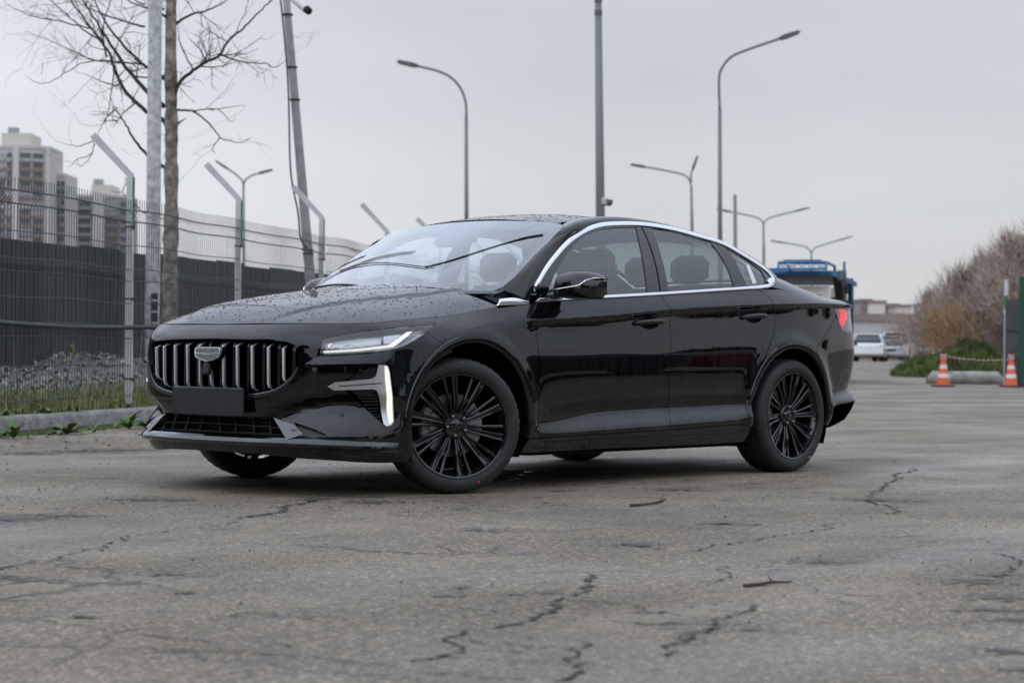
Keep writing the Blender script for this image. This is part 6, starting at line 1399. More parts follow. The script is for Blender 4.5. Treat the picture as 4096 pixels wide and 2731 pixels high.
drl_poly = B_([(1376, 1521), (1425, 1492), (1457, 1474), (1508, 1466), (1511, 1456), (1546, 1460), (1555, 1484), (1572, 1640), (1573, 1688), (1562, 1700), (1546, 1708), (1530, 1696), (1480, 1651), (1430, 1605), (1379, 1562), (1334, 1560), (1310, 1546), (1338, 1527)])
vent_poly = B_([(1175, 1688), (1205, 1697), (1260, 1716), (1312, 1740), (1285, 1742), (1212, 1738)])
edge_b = toplevel(0, fb[0, 0], 30)
afb = [(SX(ARCH_F[0]+RA*math.cos(math.radians(a))), ARCH_F[1]+RA*math.sin(math.radians(a))) for a in np.linspace(128, 206, 22)]
afb = [p for p in afb if p[1] < fb[3, 1]-.005 and p[1] > .17]
bp_l = [(p[0], p[1]-.003) for p in edge_b]+[tuple(fb[1]), tuple(fb[2]), tuple(fb[3])]+afb+[(s, zs(0, s)+.0) for s in np.linspace(afb[-1][0]-.01, 0, 30)]
bumper_poly = bp_l+[(-s, z) for s, z in bp_l[-2:0:-1]]
mir = lambda pl: [(-s, z) for s, z in pl]
bumper = panel('front_bumper', BODY, bumper_poly, PAINT, car, holes=[grille_poly, head_poly, mir(head_poly), intake_poly, drl_poly, mir(drl_poly), vent_poly, mir(vent_poly)], step=.018, grid=.024, hole_depth=.045, gap=.001)
# backings deep inside the openings
def mir_panel(name, poly, mat, par, **k):
    a = panel(name, BODY, poly, mat, par, **k); b = mirror_part(a, par); return a, b
panel('intake_backing', BODY, intake_poly, DEEP, bumper, lift=-.07, gap=-.02)
mir_panel('vent_backing', vent_poly, PLAST, bumper, lift=-.02, gap=-.01)
# --- grille with its bars
grille = panel('radiator_grille', BODY, grille_poly, P('grille_black', (.006, .006, .007), .35), car, lift=-.046, gap=-.01)
bar_top = B_([(840, 1376), (892, 1377), (947, 1378), (1007, 1379), (1072, 1382), (1133, 1386)]); bar_top[0, 0] = 0.
for i in range(6):
    s0 = bar_top[i, 0]; sgn = (1,) if i == 0 else (1, -1)
    zt = float(np.interp(s0, grille_half[:6, 0], grille_half[:6, 1]))-.012; 
    zb_ = float(np.interp(s0, grille_half[::-1][:7, 0], grille_half[::-1][:7, 1])) if s0 > grille_half[-1, 0] else grille_half[-1, 1]
    zb_ = max(zb_, .494)+.012
    for sg in sgn:
        prof = [(zt+.006, -.045), (zt-.006, -.02), (zt-.022, .000), (zb_+.030, -.006), (zb_+.010, -.014), (zb_-.006, -.040)]
        path = []
        for z, l in prof:
            q = np.array([[sg*s0, z]]); path.append(BODY(q)[0]+surf_normals(BODY, q, REF)[0]*l)
        if i == 0: path = path[3:]; qq = np.array([[0, .605]]); path = [BODY(qq)[0]+[-.002, 0, 0]]+path
        tg = BODY(np.array([[sg*s0+.01, .6]]))[0]-BODY(np.array([[sg*s0-.01, .6]]))[0]; tg /= np.linalg.norm(tg)
        m = MB(); w2 = .0065; rr = []
        for k, p in enumerate(path):
            nn = np.cross(tg, [0, 0, 1]); nn = nn if nn[0] < 0 else -nn
            rr.append([p-tg*w2-nn*.012, p-tg*w2, p-tg*w2*.35, p-nn*.0035, p+tg*w2*.35, p+tg*w2, p+tg*w2-nn*.012])
        m.grid(rr); f = m.f[1]; v = [np.array(m.v[a]) for a in f]
        if np.cross(v[1]-v[0], v[2]-v[0])[0] > 0: m.flip()
        m.build('grille_bar', P('bar_chrome', (.92, .92, .93), .5, 1.0), grille, angle=25)
# dark fins between the bright bars
for i in range(12):
    s0 = (bar_top[min(i//2, 4), 0]+bar_top[min(i//2, 4)+1, 0])/2 if i < 10 else bar_top[5, 0]+.045
    sg = 1 if i % 2 == 0 else -1
    zt = float(np.interp(s0, grille_half[:6, 0], grille_half[:6, 1]))-.004; m = MB(); rr = []
    zlow = float(np.interp(s0, grille_half[::-1][:7, 0], grille_half[::-1][:7, 1]))+.004
    for z, l in ((zt, -.036), (zt-.03, -.030), (zlow+.03, -.030), (zlow, -.036)):
        q = np.array([[sg*s0, z]]); p = BODY(q)[0]; n = surf_normals(BODY, q, REF)[0]; tg = np.cross(n, [0, 0, 1]); tg /= np.linalg.norm(tg)
        rr.append([p+n*(l-.03)-tg*.012, p+n*l-tg*.009, p+n*l+tg*.009, p+n*(l-.03)+tg*.012])
    m.grid(rr); f = m.f[1]; v = [np.array(m.v[a]) for a in f]
    if np.cross(v[1]-v[0], v[2]-v[0])[0] > 0: m.flip()
    m.build('grille_fin', P('fin_black', (.006, .006, .007), .3), grille)
# bright U-shaped trim under the grille
gt = [tuple(p) for p in grille_half[7:]]+[(0, grille_half[-1, 1]-.006)]
gt = gt+[(-s, z) for s, z in gt[-2::-1]]; gt = np.array(catmull(gt, 4)); q_in = gt.copy(); q_in[:, 1] += .004; q_out = gt.copy()
tn = np.gradient(gt, axis=0); tn /= np.linalg.norm(tn, axis=1)[:, None]; nn_ = np.stack([tn[:, 1], -tn[:, 0]], -1)
wd_ = .016*np.minimum(1, np.minimum(np.arange(len(gt)), np.arange(len(gt))[::-1])/10)[:, None]+.002
cs = np.array([0, grille_half[:, 1].mean()]); sgn_ = np.sign(((gt+nn_*.01-cs)**2).sum(1)-((gt-nn_*.01-cs)**2).sum(1))[:, None]
strip_between('grille_trim', BODY(gt-nn_*sgn_*.004), BODY(gt+nn_*sgn_*wd_), P('dark_gloss_trim', (.05, .052, .06), .08, .8, coat=.5), grille, .18, 4, .003, (.5, 0, .55), thick=.008)
# emblem: shield with six panes
def shield(sc, n=1):
    pts = [(-1, .42), (-.93, .62), (.93, .62), (1, .42), (.98, .05), (.86, -.30), (.5, -.52), (0, -.68), (-.5, -.52), (-.86, -.30), (-.98, .05)]
    return [(x*sc*1.34, y*sc*.72) for x, y in pts]
ec = on_x(837, 1415, -.872); EX = 0.; EZ = ec[2]; emb = empty('emblem', (ec[0], 0, ec[2]), parent=car, rot=(0, math.radians(10), 0)); ec = np.array([0., 0., 0.])
def eprism(poly, x0, x1, name, mat, ch=0.): 
    m = MB().prism([(0, ec[1]*0+y, ec[2]+z) for y, z in poly], (x0, 0, 0), (x1, 0, 0)); m.build(name, mat, emb)
eprism(shield(.082), EX+.03, EX+.004, 'emblem_back', GLOSSB)
eprism(shield(.074), EX+.01, EX, 'emblem_frame', P('emblem_silver', (.75, .75, .77), .38, .9))
W_ = .0665
cells = [[(-.99, .38), (-.90, .56), (-.54, .56), (-.54, .10), (-.97, .16)], [(-.48, .56), (.48, .56), (.48, .10), (0, .06), (-.48, .10)], [(.54, .56), (.90, .56), (.99, .38), (.97, .16), (.54, .10)],
         [(-.96, .06), (-.54, .01), (-.54, -.44), (-.84, -.27)], [(-.48, .01), (0, -.04), (.48, .01), (.48, -.47), (0, -.63), (-.48, -.47)], [(.54, .01), (.96, .06), (.84, -.27), (.54, -.44)]]
for c_ in cells: eprism([(y*W_*1.38, z*W_*.78) for y, z in c_], EX+.004, EX-.003, 'emblem_pane', P('emblem_pane', (.13, .128, .125), .35, .6, coat=.3))
cm_ = MB(); cm_.box((EX+.015, 0, ec[2]-.072), (.04, .045, .07), ch=.012); cm_.build('front_camera', PLAST, emb)
# number-plate holder (blank)
pm = MB(); pc = on_x(838, 1603, -.875); pm.box((pc[0], -.012, pc[2]-.002), (.018, .555, .140), ch=.006); pm.build('plate_holder', MATT, car)
pm = MB(); pm.box((pc[0]+.022, -.012, pc[2]), (.03, .40, .10)); pm.build('plate_bracket', PLAST, car)
# --- headlamps
def lamp(par, sg):
    hp = np.array(head_poly)*[sg, 1]
    hl = empty('headlamp', parent=par)
    panel('lamp_housing', BODY, hp, P('lamp_housing', (.42, .43, .44), .28, .85), hl, lift=-.05, gap=-.006)
    panel('lamp_lens', BODY, hp, LENS, hl, lift=-.002, gap=.0012, depth=.004)
    L = lambda px: B_(px)*[sg, 1]
    panel('light_strip', BODY, L([(1290, 1403), (1430, 1393), (1560, 1379), (1590, 1357), (1632, 1322), (1657, 1319), (1610, 1364), (1580, 1386), (1430, 1404), (1290, 1411)]), LEDS, hl, lift=-.016, gap=0, depth=.012)
    panel('reflector', BODY, L([(1312, 1378), (1400, 1368), (1500, 1352), (1535, 1350), (1535, 1372), (1430, 1386), (1318, 1396)]), P('lamp_reflector', (.55, .55, .55), .18, 1.0, bump=.3, bscale=30), hl, lift=-.036, gap=0, depth=.01)
    panel('reflector', BODY, L([(1540, 1338), (1610, 1332), (1590, 1352), (1566, 1370), (1542, 1372)]), MATS['lamp_reflector'], hl, lift=-.022, gap=0, depth=.02)
    panel('reflector', BODY, L([(1660, 1322), (1700, 1314), (1650, 1355), (1610, 1376), (1625, 1360)]), P('lamp_fins', (.16, .16, .17), .3, .9), hl, lift=-.018, gap=0, depth=.01)
    ins = L([(1311, 1398), (1311, 1373), (1326, 1371), (1326, 1375), (1318, 1377), (1318, 1398)])
    panel('lamp_bracket', BODY, ins, CHROME, hl, lift=-.02, gap=0, depth=.006)
    # dark seal under and beside the lens
    return hl
lamp(car, 1); lamp(car, -1)
# ledge under the headlamp
lt = B_([(1218, 1457), (1250, 1438), (1281, 1424), (1330, 1425), (1426, 1418), (1537, 1407), (1577, 1400)])
lb = B_([(1218, 1459), (1262, 1458), (1300, 1456), (1350, 1455), (1440, 1453), (1530, 1451), (1577, 1449)])
ltc = np.array(catmull(lt, 4)); lbc = np.array(catmull(lb, 4)); fade = np.minimum(1, np.arange(len(lbc))/6)*np.minimum(1, (len(lbc)-1-np.arange(len(lbc)))/7)
Pt = BODY(ltc)+surf_normals(BODY, ltc, REF)*.001; Nb = surf_normals(BODY, lbc, REF); Pb = BODY(lbc)+Nb*(.020*fade+.001)[:, None]
lb2 = lbc-[0, .018]; Pu = BODY(lb2)-surf_normals(BODY, lb2, REF)*.005
m = MB().grid([list(Pt), list(Pt*.5+Pb*.5+Nb*.002), list(Pb), list(Pb+[0, 0, -.004]), list(Pu)])
f = m.f[len(ltc)+5]; v = [np.array(m.v[i]) for i in f]
if np.cross(v[1]-v[0], v[2]-v[0]) @ Nb[10] < 0: m.flip()
lg = m.build('lamp_ledge', PAINT, car, angle=30); mirrored(lg)
# --- T-shaped daytime lamp with slatted corner vents
T_poly = B_([(1311, 1545), (1340, 1528), (1420, 1521), (1488, 1514), (1502, 1503), (1508, 1480), (1513, 1458), (1548, 1462), (1556, 1484), (1573, 1640), (1574, 1687), (1562, 1700), (1545, 1706), (1533, 1697), (1522, 1620), (1512, 1575), (1504, 1560), (1492, 1556), (1420, 1558), (1337, 1560)])
led_poly = B_([(1537, 1463), (1546, 1464), (1552, 1484), (1568, 1640), (1569, 1684), (1561, 1695), (1555, 1695), (1546, 1600), (1539, 1520)])
groove = B_([(1356, 1542), (1525, 1530), (1525, 1534), (1356, 1546)])
low_tri = B_([(1400, 1560), (1500, 1558), (1510, 1575), (1530, 1695)])
up_tri = B_([(1385, 1520), (1460, 1475), (1510, 1468), (1502, 1503), (1488, 1514)])
def drl(sg):
    d = empty('daytime_lamp', parent=car); S = np.array([sg, 1.])
    panel('vent_backing', BODY, np.array(drl_poly)*S, DEEP, d, lift=-.04, gap=-.008)
    panel('lamp_bezel', BODY, T_poly*S, SATIN, d, lift=.008, gap=0, depth=.035)
    panel('light_strip', BODY, led_poly*S, LED, d, lift=.0125, gap=0, depth=.006)
    panel('bezel_groove', BODY, groove*S, DEEP, d, lift=.0088, gap=0, depth=.001)
    for tri, nsl in ((low_tri, 12), (up_tri, 6)):
        zz0, zz1 = tri[:, 1].min(), tri[:, 1].max()
        for k in range(nsl):
            z = zz0+(zz1-zz0)*(k+.6)/(nsl+.3); xs = []
            for i in range(len(tri)):
                a, b = tri[i-1], tri[i]
                if (a[1] > z) != (b[1] > z): xs.append(a[0]+(b[0]-a[0])*(z-a[1])/(b[1]-a[1]))
            if len(xs) < 2: continue
            s0, s1 = min(xs), max(xs); ss = np.linspace(s0, s1, 5); q = np.stack([ss*sg, np.full(5, z)], -1); p = BODY(q); n = surf_normals(BODY, q, REF)
            m = MB().grid([list(p-n*.03+[0, 0, .004]), list(p-n*.010+[0, 0, .0025]), list(p-n*.010-[0, 0, .0025]), list(p-n*.03-[0, 0, .004])])
            f = m.f[5]; v = [np.array(m.v[i]) for i in f]
            if np.cross(v[1]-v[0], v[2]-v[0]) @ n[0] < 0: m.flip()
            m.build('vent_slat', PLAST, d)
drl(1); drl(-1)
sn = B_([(1369, 1660)])
for sg in (1, -1):
    q = sn*[sg, 1]; p = BODY(q)[0]; n = surf_normals(BODY, q, REF)[0]; m = MB(); a_ = np.cross(n, [0, 0, 1]); b_ = np.cross(a_, n)
    for r0, r1, l0, l1 in ((.012, .012, -.004, .0015), (.0075, .0075, .001, .003)):
        ring = lambda r, l: [p+n*l+(a_*math.cos(w)+b_*math.sin(w))*r for w in np.linspace(0, 2*math.pi, 17)[:-1]]
        m.grid([ring(r0, l0), ring(r1, l1)], close=True); m.add(ring(r1, l1), [tuple(range(16))])
    m.build('parking_sensor', PLAST, car)
# --- lower intake bars
for zf in (.28, .62):
    z = ip[-1][1]+(ip[0][1]-ip[-1][1])*zf; smax = float(np.interp(z, [ip[3][1], ip[1][1]], [ip[3][0], ip[1][0]]))
    ss = np.linspace(-smax, smax, 25); q = np.stack([ss, np.full(25, z)], -1); p = BODY(q); n = surf_normals(BODY, q, REF)
    m = MB().grid([list(p-n*.045+[0, 0, .003]), list(p-n*.018+[0, 0, .004]), list(p-n*.018-[0, 0, .004]), list(p-n*.045-[0, 0, .003])])
    f = m.f[30]; v = [np.array(m.v[i]) for i in f]
    if np.cross(v[1]-v[0], v[2]-v[0])[0] > 0: m.flip()
    m.build('intake_bar', P('fin_black', (.006, .006, .007), .3), bumper)
for s0 in (-.44, -.34, -.22, -.10, .02, .14, .27, .38, .46):
    z0, z1 = ip[-1][1]-.002, ip[0][1]+.006; m = MB(); r_ = []
    for z, ds in ((z0, .03*np.sign(s0)), (z1, 0)):
        q = np.array([[s0+ds, z]]); p = BODY(q)[0]; r_.append([p+[.055, -.007, 0], p+[.03, -.007, 0], p+[.03, .007, 0], p+[.055, .007, 0]])
    m.grid(r_, close=True); m.build('intake_post', P('fin_black', (.006, .006, .007), .3), bumper)
for k in range(6):
    z = ip[-1][1]+(ip[0][1]-ip[-1][1])*(k+.5)/6; m = MB(); m.box((-.765, -.04, z), (.02, .62, .0075)); m.build('radiator_slat', P('radiator_grey', (.06, .058, .055), .5, .6), bumper)
# --- blades beside the intake
fq = B_([(1089, 1667), (1130, 1680), (1180, 1702), (1213, 1736), (1152, 1757), (1120, 1712)])
fp = BODY(fq); fn_ = surf_normals(BODY, fq, REF); lifts = [-.004, .000, .002, .003, .012, .005]
blade = [p+n*l for p, n, l in zip(fp, fn_, lifts)]; c_ = np.mean(blade, axis=0)+fn_[2]*.002
m = MB(); m.add(blade+[c_]+[p-n*.03 for p, n in zip(fp, fn_)], [(i, (i+1) % 6, 6) for i in range(6)]+[((i+1) % 6, i, 7+i, 7+(i+1) % 6) for i in range(6)])
v = [np.array(m.v[i]) for i in m.f[0]]
if np.cross(v[1]-v[0], v[2]-v[0]) @ fn_[0] < 0: m.flip()
bl = m.build('intake_blade', P('blade_grey', (.10, .10, .105), .22, .6, coat=.5), car, angle=20); mirrored(bl)
# --- splitter lip
SL = np.linspace(-1, 1, 61); sL = SL*B_([(1592, 1788)])[0, 0]
tap = np.clip((1-np.abs(SL))/.10, 0, 1); tap = tap**.6
zl = .262+.0*SL
def lipcurve(dz, lift): q = np.stack([sL, zl+dz], -1); return list(BODY(q)+surf_normals(BODY, q, REF)*(lift*tap+.001)[:, None])
zl = np.interp(np.abs(sL), [0, .5, .8, sL[-1]], [.268, .268, .262, .245])
m = MB().grid([lipcurve(.018, .000), lipcurve(.010, .012), lipcurve(0, .025), lipcurve(-.007, .027), lipcurve(-.016, .022), lipcurve(-.030, .004)])
f = m.f[70]; v = [np.array(m.v[i]) for i in f]
if np.cross(v[1]-v[0], v[2]-v[0]) @ np.array([-1, 0, 0]) < 0: m.flip()
m.build('splitter_lip', GLOSSB, car, angle=25)
strip_between('splitter_trim', lipcurve(-.018, .0225), lipcurve(-.024, .014), DCHROME, car, 0, 1, .001, (1.4, 0, .4))
# --- tail lamps
def taillamp(sg):
    t_ = empty('tail_lamp', parent=car); S = np.array([sg, 1.])
    panel('lamp_housing', BODY, tl*S, P('tail_smoke', (.17, .13, .14), .2, coat=.6), t_, lift=-.004, gap=.001)
    for px in ([(3358, 1241), (3378, 1237), (3382, 1247), (3360, 1248)], [(3364, 1254), (3389, 1250), (3389, 1265), (3363, 1267)], [(3362, 1270), (3389, 1267), (3387, 1279), (3361, 1282)], [(3361, 1286), (3383, 1282), (3380, 1293), (3362, 1294)], [(3365, 1298), (3378, 1296), (3374, 1303), (3367, 1304)]):
        panel('lamp_cell', BODY, B_(px)*S, REDL, t_, lift=-.0025, gap=0, depth=.002)
taillamp(1); taillamp(-1)
# ================================================================== THE CAR: wheels, mirrors, wipers, cabin
R_T = .336
def make_wheel(loc, rz, spin=0.):
    w = empty('wheel', loc, parent=car, rot=(0, 0, rz))
    half = [(.252, .098), (.262, .112), (.285, .1185), (.303, .117), (.318, .111), (.328, .101), (.3330, .090), (.3350, .078), (.3352, .058), (.3285, .056), (.3285, .050), (.3358, .048), (.3362, .017), (.3295, .0155), (.3295, .0095), (.3365, .008)]
    prof = [(r, -h) for r, h in half]+[(r, h) for r, h in half[::-1]]
    seg = 192; vs = []; n = len(prof)
    for i, (r, h) in enumerate(prof):
        for k in range(seg):
            a = 2*math.pi*k/seg; rr = r
            if .086 > abs(h) > .052 or .103 > abs(h) > .086: 
                if k % 4 == 0: rr -= .0028
            elif abs(h) < .05 and abs(h) > .012 and (k+2*int(h > 0)) % 6 == 0 and r > .333: rr -= .003
            vs.append((rr*math.cos(a), h, rr*math.sin(a)))
    fc = [(i*seg+k, (i+1)*seg+k, (i+1)*seg+(k+1) % seg, i*seg+(k+1) % seg) for i in range(n-1) for k in range(seg)]
    m = MB(); m.add(vs, fc)
    m.build('tyre', RUBBER, w, angle=38)
    m = MB(); m.lathe([(.2535, -.100), (.2600, -.110), (.2575, -.1155), (.2500, -.1130), (.2465, -.100), (.2420, -.090), (.2300, -.060), (.2230, .0), (.2300, .098), (.2540, .100), (.2540, .095)], seg=72, axis='y', closed=False)
    m.f = m.f[:-2]; m.build('rim', RIMB, w, angle=40)
    def spoke(a, wide):
        m = MB(); rr = []; N = 7
        for k in range(N):
            t = k/(N-1); r = .050+(.2455-.050)*t; y = -.068-.020*smooth(0, .5, t)-.010*smooth(.6, 1, t)*1.0
            if wide:
                hw = .0095+.0085*t
                prof = [(-hw-.003, .026), (-hw, .003), (-hw+.0035, 0), (-hw*.42, .001), (-hw*.22, .010 if t < .93 else .002), (hw*.22, .010 if t < .93 else .002), (hw*.42, .001), (hw-.0035, 0), (hw, .003), (hw+.003, .026)]
            else:
                hw = .0048+.003*t; prof = [(-hw-.003, .028), (-hw, .007), (-hw*.4, .004), (hw*.4, .004), (hw, .007), (hw+.003, .028)]
            tw = .10*t*(1 if wide else .6)                # slight sweep of the spokes
            ca, sa = math.cos(a+tw*.35), math.sin(a+tw*.35)
            rr.append([(r*ca-o*sa, y+d, r*sa+o*ca) for o, d in prof])
        m.grid(rr); m.f = [tuple(reversed(f)) for f in m.f]
        m.add(rr[-1], [tuple(range(len(rr[-1])))])
        f = m.f[3]; v = [np.array(m.v[i]) for i in f]
        if np.cross(v[1]-v[0], v[2]-v[0])[1] > 0: m.flip()
        m.build('spoke', RIMB, w, angle=25)
    for k in range(10):
        spoke(spin+math.radians(36*k), True); spoke(spin+math.radians(36*k+13.5), False)
    m = MB(); m.lathe([(.070, -.035), (.066, -.070), (.060, -.077), (.035, -.077), (.033, -.072), (.0, -.072)], seg=40, axis='y'); m.build('hub', RIMB, w, angle=35)
    m = MB(); m.lathe([(.031, -.070), (.031, -.079), (.026, -.082), (.0, -.082)], seg=32, axis='y'); m.build('centre_cap', GLOSSB, w, angle=35)
    for k in range(5):
        a = spin+math.radians(72*k+24); m = MB()
        m.lathe([(.012, -.070), (.012, -.082), (.0105, -.092), (.006, -.096), (.0, -.0965)], c=(.0505*math.cos(a), 0, .0505*math.sin(a)), seg=14, axis='y'); m.build('wheel_nut', NUT, w, angle=40)
    m = MB(); m.lathe([(.06, -.022), (.158, -.022), (.160, -.019), (.160, .003), (.158, .006), (.06, .006)], seg=56, axis='y'); m.build('brake_disc', STEEL, w, angle=35)
    m = MB()
    for k in range(7):
        a = math.radians(150+k*8); m.box((.155*math.cos(a), -.012, .155*math.sin(a)), (.055, .075, .05), ch=.012)
    m.build('brake_calliper', P('calliper_grey', (.22, .22, .22), .5, .6, var=.3, vscale=60), w)
    m = MB(); m.lathe([(.22, .055), (.06, .02), (.0, .02)], seg=40, axis='y'); m.f = m.f[:-2]; m.build('backing_plate', DEEP, w)
    m = MB(); m.tube([(.236*math.cos(1.0), -.085, .236*math.sin(1.0)), (.225*math.cos(1.0), -.100, .225*math.sin(1.0))], .0035, 8); m.build('valve', P('valve_cap', (.2, .2, .2), .4), w)
    return w
STEER = math.radians(25)
# steered wheels: kingpin just inside the wheel plane
def steered(y): 
    kp = np.array([.052, y]); off = np.array([0, math.copysign(.05, y)])
    c, s_ = math.cos(-STEER), math.sin(-STEER); o = np.array([c*off[0]-s_*off[1], s_*off[0]+c*off[1]]); return (kp[0]+o[0], kp[1]+o[1], R_T)
w1 = make_wheel(steered(-.755), -STEER, .35)
w2 = make_wheel(steered(.755), math.pi-STEER, .1)
w3 = make_wheel((2.808, -.803, R_T), 0, 1.25)
w4 = make_wheel((2.808, .803, R_T), math.pi, .6)
for w, a, r, mt, nm in ((w1, -1.21, .296, P('red_dot', (.5, .05, .03), .6), 'paint_dot'), (w1, 2.25, .300, P('ochre_dot', (.35, .2, .05), .6), 'paint_dot'), (w3, -1.0, .297, P('yellow_dot', (.6, .5, .05), .6), 'paint_dot'), (w3, 1.75, .29, MATS['red_dot'], 'paint_dot')):
    m = MB(); m.lathe([(.0055, -.117), (.0055, -.1205), (.0, -.1205)], c=(r*math.cos(a), 0, r*math.sin(a)), seg=10, axis='y'); m.build(nm, mt, w)
# ---- door mirrors
def mirror_unit(far):
    par = empty('door_mirror', parent=car)
    # housing seen in the photograph between the pillar foot and px 2434; it stands out from the door
    x0 = .80
    p_in = on_y(2196, 1108, -.905); p_out = on_x(2434, 1108, p_in[0]-.06)
    yi, yo = -.888, -1.130
    def sect(t):
        """outline of the housing at t (0 inner, 1 outer): front view height range and depth"""
        y = yi+(yo-yi)*t
        top = float(pchip([0, .12, .4, .7, .9, 1], [1.088, 1.122, 1.130, 1.122, 1.100, 1.070], t)); lowz = float(pchip([0, .3, .75, .93, 1], [.985, .978, .976, .992, 1.035], t))
        xf = float(pchip([0, .15, .5, .85, 1], [.690, .668, .665, .700, .765], t)); xb = float(pchip([0, .9, 1], [.80, .83, .82], t))
        return y, top, lowz, xf, xb
    N = 26; rws = []
    for i in range(N+1):
        t = i/N; y, tp, lw, xf, xb = sect(t); mid = lw+(tp-lw)*.42; row = []
        for k in range(24):
            a = 2*math.pi*k/24; ca, sa = math.cos(a), math.sin(a)
            z = mid+((tp-mid) if sa > 0 else (mid-lw))*math.copysign(abs(sa)**.75, sa)
            x = xb-(xb-xf)*abs(ca)**.6 if ca > 0 else xb+.012*abs(ca)
            row.append(np.array([x, y, z]))
        rws.append(row)
    # cap (above the bright line) and lower shell
    def line_z(t): return float(pchip([0, .62, .74, .86, .93, 1], [1.024, 1.040, 1.046, 1.072, 1.084, 1.086], t))
    up, lo_ = MB(), MB()
    caps = []; lows = []
    for i, row in enumerate(rws):
        t = i/N; zl_ = line_z(t); caps.append([np.array([p[0], p[1], max(p[2], zl_)]) for p in row]); lows.append([np.array([p[0]+.004, p[1], min(p[2], zl_+.001)]) for p in row])
    up.grid(caps, close=True); up.add(caps[0], [tuple(range(24))]); up.add(caps[-1], [tuple(range(23, -1, -1))])
    lo_.grid(lows, close=True); lo_.add(lows[0], [tuple(range(24))]); lo_.add(lows[-1], [tuple(range(23, -1, -1))])
    for mm, nm, mt in ((up, 'mirror_cap', PAINT), (lo_, 'mirror_shell', GLOSSB)):
        mm.build(nm, mt, par, angle=50)
    # bright line along the parting
    fr = []
    for i in range(N+1):
        t = i/N; y, tp, lw, xf, xb = sect(t); zl_ = line_z(t); mid = lw+(tp-lw)*.42
        sa = (zl_-mid)/((tp-mid) if zl_ > mid else (mid-lw)); sa = max(-1, min(1, sa)); sa = math.copysign(abs(sa)**(1/.75), sa); ca = math.sqrt(max(0, 1-sa*sa))
        fr.append(np.array([xb-(xb-xf)*ca**.6-.001, y-.0005, zl_]))
    fr = [np.array([.70, -.872, 1.022]), np.array([.71, -.90, 1.022])]+fr
    m = MB().tube(fr, .0042, 8); m.build('mirror_chrome', CHROME, par, smooth=True)
    m = MB().grid([[np.array([.72, -.86, 1.015]), np.array([.80, -.86, 1.015]), np.array([.80, -.86, .985]), np.array([.72, -.86, .985])], [np.array([.70, -.94, 1.018]), np.array([.80, -.94, 1.018]), np.array([.80, -.94, .99]), np.array([.70, -.94, .99])]], close=True)
    m.build('mirror_arm', GLOSSB, par)
    m = MB().box((.853, -1.03, 1.05), (.006, .17, .10), ch=.003); m.build('mirror_glass', CHROME, par)
    m = MB(); m.prism([(.735, -.862, 1.0), (.86, -.862, 1.005), (.80, -.846, 1.09)], (0, 0, 0), (0, -.012, 0)); m.build('mirror_foot', GLOSSB, par)
    return par
mu_ = mirror_unit(False)
mu2 = empty('door_mirror', parent=car)
for ch_ in list(mu_.children): mirrored(ch_, parent=mu2)
# ---- wipers
def wiper(pxs, parent, zoff):
    q = unproj(WSCREEN, pxs, WD); p = WSCREEN(q); n = surf_normals(WSCREEN, q, (1.4, 0, .9))
    return [a+b*zoff for a, b in zip(p, n)]
wp = empty('wiper', parent=car)
arm = catmull(wiper([(1360, 1086), (1440, 1063), (1520, 1055), (1610, 1060), (1690, 1070), (1740, 1066)], wp, .006), 5)
MB().tube(arm, [.0032]*len(arm), 6).build('wiper_arm', PLAST, wp, smooth=True)
bl_ = catmull(wiper([(1700, 1070), (1780, 1050), (1900, 1013), (2010, 978), (2100, 953), (2172, 941)], wp, .003), 5)
MB().tube(bl_, [.0034]*(len(bl_)-7)+[.0055]*7, 6).build('wiper_blade', PLAST, wp, smooth=True)
wp2 = empty('wiper', parent=car)
arm = catmull([np.array(WSCREEN(np.array([[y, z]]))[0])+np.array([-.02, 0, .012]) for y, z in ((.02, 1.02), (.20, 1.045), (.42, 1.05), (.62, 1.04))], 5)
MB().tube(arm, .007, 6).build('wiper_blade', PLAST, wp2, smooth=True)
MB().grid([[(.20+.19*(y/.75)**2-.03, y, 1.0) for y in np.linspace(-.78, .78, 21)], [(.24+.19*(y/.75)**2, y, 1.022) for y in np.linspace(-.78, .78, 21)]]).build('cowl', PLAST, car)
# ---- cabin
def seat(x, y, rear=False):
    st = empty('seat', (x, y, .42), parent=car)
    def pad(rows_, name):
        m = MB().grid(rows_, close=True); n = len(rows_[0]); m.add(rows_[0], [tuple(range(n-1, -1, -1))]); m.add(rows_[-1], [tuple(range(n))]); m.build(name, SEATM, st, smooth=True)
    sup = lambda cx, cy, cz, a, b, k=12: [(cx+a*math.copysign(abs(math.cos(w))**.6, math.cos(w)), cy+b*math.copysign(abs(math.sin(w))**.6, math.sin(w)), cz) for w in np.linspace(0, 2*math.pi, k+1)[:-1]]
    pad([sup(-.05, 0, .0, .24, .24), sup(-.05, 0, .05, .27, .26), sup(-.05, 0, .13, .25, .25)], 'seat_cushion')
    pad([sup(.20+.02*k, 0, .10+.115*k, .07, .25-.012*k-(.05 if k == 5 else 0)) for k in range(6)], 'seat_back')
    pad([sup(.315, 0, .70, .03, .08), sup(.325, 0, .74, .055, .13), sup(.33, 0, .83, .055, .13), sup(.335, 0, .87, .03, .09)], 'headrest')
seat(1.28, -.38); seat(1.28, .38); seat(2.18, -.36, True); seat(2.18, .36, True); seat(2.18, 0, True)
m = MB()
ys = np.linspace(-.74, .74, 17)
m.grid([[(.30+.12*(y/.74)**2, y, .955) for y in ys], [(.62, y, 1.0-.02*abs(y)) for y in ys], [(.78, y, .985) for y in ys], [(.82, y, .90) for y in ys], [(.72, y, .62) for y in ys]]); m.build('dashboard', DASH, car, angle=40)
m = MB(); m.box((.80, .02, 1.0), (.02, .34, .16), ch=.008); m.build('centre_screen', GLOSSB, car)
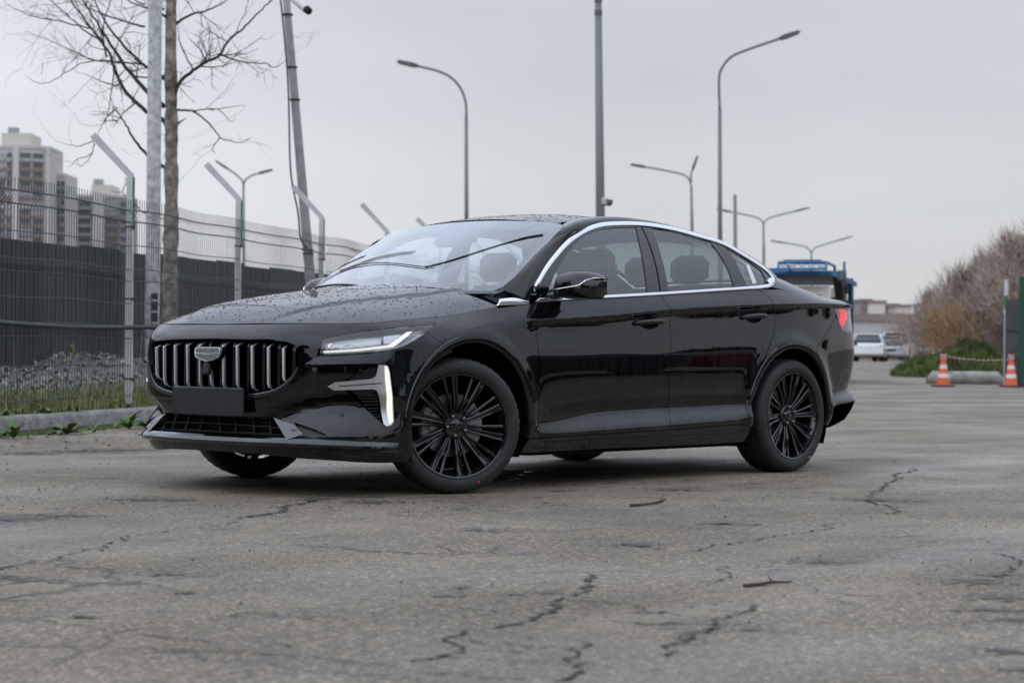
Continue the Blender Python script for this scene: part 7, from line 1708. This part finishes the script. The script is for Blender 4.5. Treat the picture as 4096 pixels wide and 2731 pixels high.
sw = empty('steering_wheel', (.93, -.38, .95), parent=car, rot=(0, math.radians(-66), 0))
ringp = [(.185*math.cos(a), .185*math.sin(a), 0) for a in np.linspace(0, 2*math.pi, 33)]
MB().tube(ringp, .015, 8, cap=False).build('wheel_ring', SEATM, sw, smooth=True)
m = MB(); m.box((0, 0, -.01), (.12, .13, .05), ch=.02); m.box((0, .12, 0), (.04, .12, .02)); m.box((0, -.12, 0), (.04, .12, .02)); m.build('wheel_boss', DASH, sw)
m = MB(); m.box((.93, 0, 1.335), (.03, .20, .05), ch=.012); m.build('inner_mirror', PLAST, car)
HEADL = P('headlining', (.30, .30, .31), .9)
m = MB(); m.grid([[np.array(ROOF(np.array([[x, y]]))[0])-[0, 0, .035] for y in np.linspace(-.54, .54, 9)] for x in np.linspace(1.08, 2.40, 10)]); m.build('headlining', HEADL, car, smooth=True)
inr = MB()
for sg in (-1, 1):
    inr.grid([[(x, sg*.80, z) for x in (.5, 1.1, 1.7, 2.4)] for z in (.3, .6, .94)])
inr.grid([[(2.42, y, .45) for y in (-.8, 0, .8)], [(2.62, y, 1.04) for y in (-.8, 0, .8)], [(3.15, y, 1.08) for y in (-.72, 0, .72)]])
inr.build('cabin_trim', DASH, car)
# ---- rain drops lying on bonnet, roof, screen and shoulders
WATER = P('rain_water', (.30, .32, .36), .02, trans=1.0, ior=1.33)
def drops(name, surf, poly, n, r0, r1, seed, ref, par, sl=1.0):
    rng = np.random.default_rng(seed); poly = np.asarray(poly, float); lo_, hi_ = poly.min(0), poly.max(0)
    q = rng.uniform(lo_, hi_, (n*3, 2)); q = q[in_poly(q, poly)][:n]; p = surf(q); nn = surf_normals(surf, q, ref); r = r0+(r1-r0)*rng.random(len(q))**3.2
    a = np.cross(nn, [.3, .9, .1]); a /= np.linalg.norm(a, axis=1)[:, None]; b = np.cross(nn, a); vs = []; fc = []
    K = 7
    for i in range(len(q)):
        o = len(vs); ex = 1+.35*rng.random()
        for rr, h in ((1, -.05), (.72, .27), ):
            for k in range(K):
                w = 2*math.pi*k/K; vs.append(p[i]+r[i]*(rr*(a[i]*math.cos(w)*ex+b[i]*math.sin(w))+nn[i]*h))
        vs.append(p[i]+nn[i]*r[i]*.36)
        for k in range(K):
            j = (k+1) % K; fc.append((o+k, o+j, o+K+j, o+K+k)); fc.append((o+K+k, o+K+j, o+2*K))
    ob = link_mesh(name, vs, fc, WATER, par, True); ob['kind'] = 'stuff'; return ob
hp_in = inset(resample(hood_poly, .05), .02)
drops('rain_drops', HOOD, hp_in, 3800, .0012, .0062, 1, (0, 0, 0), hood)
drops('rain_drops', ROOF, inset(resample(np.array(rp), .05), .02), 2400, .0013, .0064, 2, (1.4, 0, .5), roof)
drops('rain_drops', WSCREEN, inset(resample(np.array(wpoly), .05), .02), 1100, .0008, .0026, 3, (1.4, 0, .9), windscreen)
drops('rain_drops', BODY, inset(resample(np.array(wing), .03), .02), 600, .0008, .0028, 4, REF, front_wing)
drops('rain_drops', BODY, np.array([(s, z) for s, z in [(0, .77), (.55, .77), (.95, .80), (.95, .825), (0, .815)]]), 260, .0008, .0028, 5, REF, bumper)
drops('rain_drops', BODY, inset(resample(np.array(fd), .03), .02), 900, .0008, .0026, 6, REF, front_door)
drops('rain_drops', BODY, inset(resample(np.array(rd), .03), .02), 700, .0008, .0026, 7, REF, rear_door)
